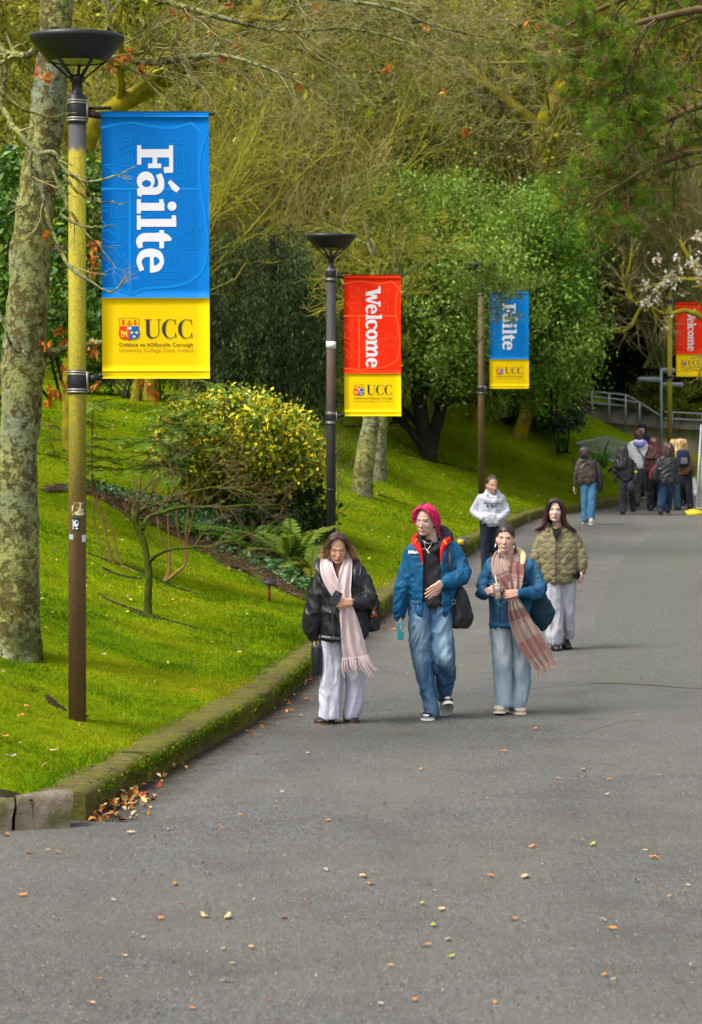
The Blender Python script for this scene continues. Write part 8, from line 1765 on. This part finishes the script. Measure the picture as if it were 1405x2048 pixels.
# ------------------------------------------------------------------ wall, railing, signs, fence
t = NT('concrete'); co = t.co()
c = t.ramp(t.noise(3, 6, .65, t.map(co, (1, 1, .4))), [(.3, (.10, .085, .062)), (.6, (.20, .175, .13)), (.85, (.28, .25, .19))]); t.bump(t.noise(30, 5), .3, .01)
M_CONC = t.fin(c, .9, .1)
M_CONC2 = m_plain('weathered_concrete', (.075, .070, .058), .9, .1, var=.35, scale=2)
M_GALV = m_plain('galvanised_steel', (.17, .19, .21), .5, .4, .3, .15, 20)
def wall_run(name, pts, m, th, parent):
    """pts: (u, d, v_top, v_bottom)"""
    T = np.array([W(u, vt, d) for u, d, vt, vb in pts]); Bm = np.array([W(u, vb, d) for u, d, vt, vb in pts]); o = np.array([0, th, 0])
    n = len(pts); V = np.concatenate([T, Bm, Bm + o, T + o]); i = np.arange(n - 1)
    q = np.concatenate([np.stack([i, i + 1, n + i + 1, n + i], 1)[:, ::-1], np.stack([n + i, n + i + 1, 2 * n + i + 1, 2 * n + i], 1), np.stack([2 * n + i, 2 * n + i + 1, 3 * n + i + 1, 3 * n + i], 1), np.stack([3 * n + i, 3 * n + i + 1, i + 1, i], 1)])
    e = np.array([[0, n, 2 * n, 3 * n], [n - 1, 4 * n - 1, 3 * n - 1, 2 * n - 1]])
    return obj(name, V, np.concatenate([q, e]), m, parent)
rw = tree_root('ramp_wall', W(1250, 870, 72), 'low concrete ramp wall with a pale plinth behind the group walking away', 'wall')
wall_run('plinth', [(1168, 73, 841, 880), (1250, 72.4, 848, 885), (1317, 72, 856, 915), (1405, 71.4, 860, 935), (1560, 70.5, 872, 960)], M_CONC, .35, rw)
us = [1168, 1219, 1252, 1280, 1317, 1360, 1405, 1470, 1560]
for a, b_ in zip(us[:-1], us[1:]):
    f = lambda u: np.interp(u, [1168, 1250, 1317, 1405, 1560], [805, 813, 826, 839, 858]); g = lambda u: np.interp(u, [1168, 1250, 1317, 1405, 1560], [842, 849, 857, 861, 873]); dd = lambda u: np.interp(u, [1168, 1560], [73.1, 70.6])
    wall_run('wall_panel', [(a + .5, dd(a), f(a), g(a)), (b_ - .5, dd(b_), f(b_), g(b_))], M_CONC2, .2, rw)
rl = tree_root('handrail', W(1250, 850, 72), 'grey steel handrail sloping down along the ramp wall', 'railing')
for pts in ([(1166, 783), (1210, 786), (1250, 790), (1260, 794), (1290, 812), (1320, 831)], [(1166, 793), (1210, 796), (1252, 801), (1275, 806)], [(1166, 804), (1250, 812)]):
    obj('rail', *tube(PX(pts, 72), .030, 8), M_GALV, rl, smooth=True)
for pts in ([(1330, 824), (1420, 829), (1560, 838)], [(1330, 837), (1420, 842), (1560, 852)]):
    obj('rail', *tube(PX(pts, 71), .028, 8), M_GALV, rl, smooth=True)
for u, v0, v1 in ((1185, 784, 850), (1219, 787, 850), (1252, 791, 864), (1280, 806, 858), (1405, 828, 870), (1345, 826, 866)):
    obj('post', *tube([W(u, v0, 71.9), W(u, v1, 71.9)], .026, 8), M_GALV, rl, smooth=True)
d = 68.
fs = tree_root('finger_signpost', W(1323, 905, d), 'blue grey finger signpost with three arms beside the far mossy lamp post', 'signpost')
M_SIGN = m_plain('blue_grey_sign', (.20, .245, .275), .5, .4, var=.12)
obj('post', *tube([W(1323, 912, d), W(1323, 738, d)], .035, 12), M_SIGN, fs, smooth=True)
for u0, u1, v0, v1 in ((1321, 1353, 736, 746), (1274, 1321, 754, 764), (1325, 1369, 765, 774)):
    a = W(u0, (v0 + v1) / 2, d); c_ = W(u1, (v0 + v1) / 2, d); w_ = (v1 - v0) / F * d
    if u0 < 1300: pts = [(0, 0), (.06, w_ / 2), (c_[0] - a[0], w_ / 2), (c_[0] - a[0], -w_ / 2), (.06, -w_ / 2)]
    else: pts = [(0, w_ / 2), (c_[0] - a[0] - .06, w_ / 2), (c_[0] - a[0], 0), (c_[0] - a[0] - .06, -w_ / 2), (0, -w_ / 2)]
    Pn = np.array([(a[0] + x, d - .02, a[2] + z) for x, z in pts]); n = len(Pn); i = np.arange(n); j = (i + 1) % n
    obj('sign_arm', np.concatenate([Pn, Pn + np.array([0, .04, 0])]), [np.arange(n)[None][:, ::-1], (np.arange(n) + n)[None], np.stack([i, j, n + j, n + i], 1)], M_SIGN, fs)
M_FENCE = m_plain('bright_galvanised', (.33, .37, .41), .5, .4, .3, .12, 20)
def mesh_panel(root, A, B_, C_, D_, nx, ny, r=.004, fr=.021):
    A, B_, C_, D_ = [np.asarray(q, float) for q in (A, B_, C_, D_)]
    for a, b_ in ((A, B_), (B_, C_), (C_, D_), (D_, A)): obj('frame_tube', *tube([a, b_], fr, 8), M_FENCE, root, smooth=True)
    P = [np.stack([A + (B_ - A) * t_, D_ + (C_ - D_) * t_]) for t_ in np.linspace(0, 1, nx)[1:-1]] + [np.stack([A + (D_ - A) * t_, B_ + (C_ - B_) * t_]) for t_ in np.linspace(0, 1, ny)[1:-1]]
    P = np.array(P); V, Fq = tubes(P, np.full(P.shape[:2], r), 3); o = obj('wire_mesh', V, Fq, M_FENCE, root); o['kind'] = 'stuff'
fp = tree_root('fallen_fence_panel', W(1228, 928, 59), 'wire mesh fence panel lying tilted on the lawn behind the people walking away', 'fence panel')
A_, D_ = hit(1150, 892) + np.array([0, 0, .06]), hit(1230, 929) + np.array([0, 0, .05]); B_, C_ = W(1216, 873, A_[1] + 1.6), W(1292, 903, D_[1] + 1.6)
mesh_panel(fp, A_, B_, C_, D_, 30, 18, .0028)
obj('frame_tube', *tube([(A_ + B_) / 2, (C_ + D_) / 2], .018, 8), M_FENCE, fp, smooth=True)
for q in (B_, C_):
    g_ = float(ground(q[:1], q[1:2])[0]); obj('support_leg', *tube([(q[0], q[1] + .05, g_ - .1), q], .02, 8), M_FENCE, fp, smooth=True)
sp_ = tree_root('site_fence', W(1398, 1024, 56.5), 'standing grey mesh site fence on a yellow and red foot at the right edge', 'fence')
A_, B_, C_, D_ = W(1403, 850, 57.2), W(1580, 850, 55), W(1580, 1030, 55), W(1393, 1016, 56.6)
mesh_panel(sp_, A_, B_, C_, D_, 40, 26)
obj('frame_tube', *tube([W(1407, 900, 56.9), W(1401, 1016, 56.8)], .018, 8), M_FENCE, sp_, smooth=True)
c0 = W(1388, 1023, 56.5); z0 = float(road_z(56.5))
ft = obj('fence_foot', *join([box((c0[0], 56.5, z0 + .06), (.36, .55, .10)), box((c0[0], 56.5, z0 + .125), (.2, .3, .03))]), M_YB, sp_)
obj('foot_base', *box((c0[0] + .02, 56.5, z0 + .012), (.40, .6, .02)), M_DARK, ft); obj('foot_end', *box((c0[0] + .30, 56.45, z0 + .05), (.22, .5, .08)), M_RB, ft)
b = hit(925, 1096); k = F / b[1]
gb = tree_root('ground_box', b, 'small grey box with a yellow panel on the kerb behind the pink haired person', 'box')
obj('housing', *join([box((b[0], b[1] + .06, b[2] + .07), (21 / k, .14, .15)), box((b[0], b[1] + .06, b[2] + .15), (19 / k, .12, .02))]), m_plain('grey_plastic', (.10, .10, .105), .6), gb)
obj('panel', *box((b[0] - 3.5 / k, b[1] - .014, b[2] + .075), (12 / k, .01, .085)), M_YB, gb)
M_REDW = m_plain('red_brown_post', (.16, .028, .014), .6, var=.3); M_PLATE = m_plain('dark_label_plate', (.03, .026, .028), .45, .4)
for (u, v, h_, w_), lab in (((539, 1205, 40, 24), 'short red brown plant label post with a dark slanted plate by the ivy bed'), ((1148, 951, 28, 10), 'small red plant label post on the lawn beside the person in the brown jacket')):
    b = hit(u, v); k = F / b[1]; r_ = tree_root('plant_label', b, lab, 'sign', 'plant labels')
    obj('post', *box((b[0], b[1], b[2] + (h_ - 3) / k / 2 - .03), (.032, .028, (h_ - 3) / k + .06)), M_REDW, r_)
    obj('plate', *box((b[0] + .01, b[1] - .01, b[2] + (h_ + 1) / k), (w_ / k, .11, .014), R=rotm(0, .55, .22)), M_PLATE, r_)
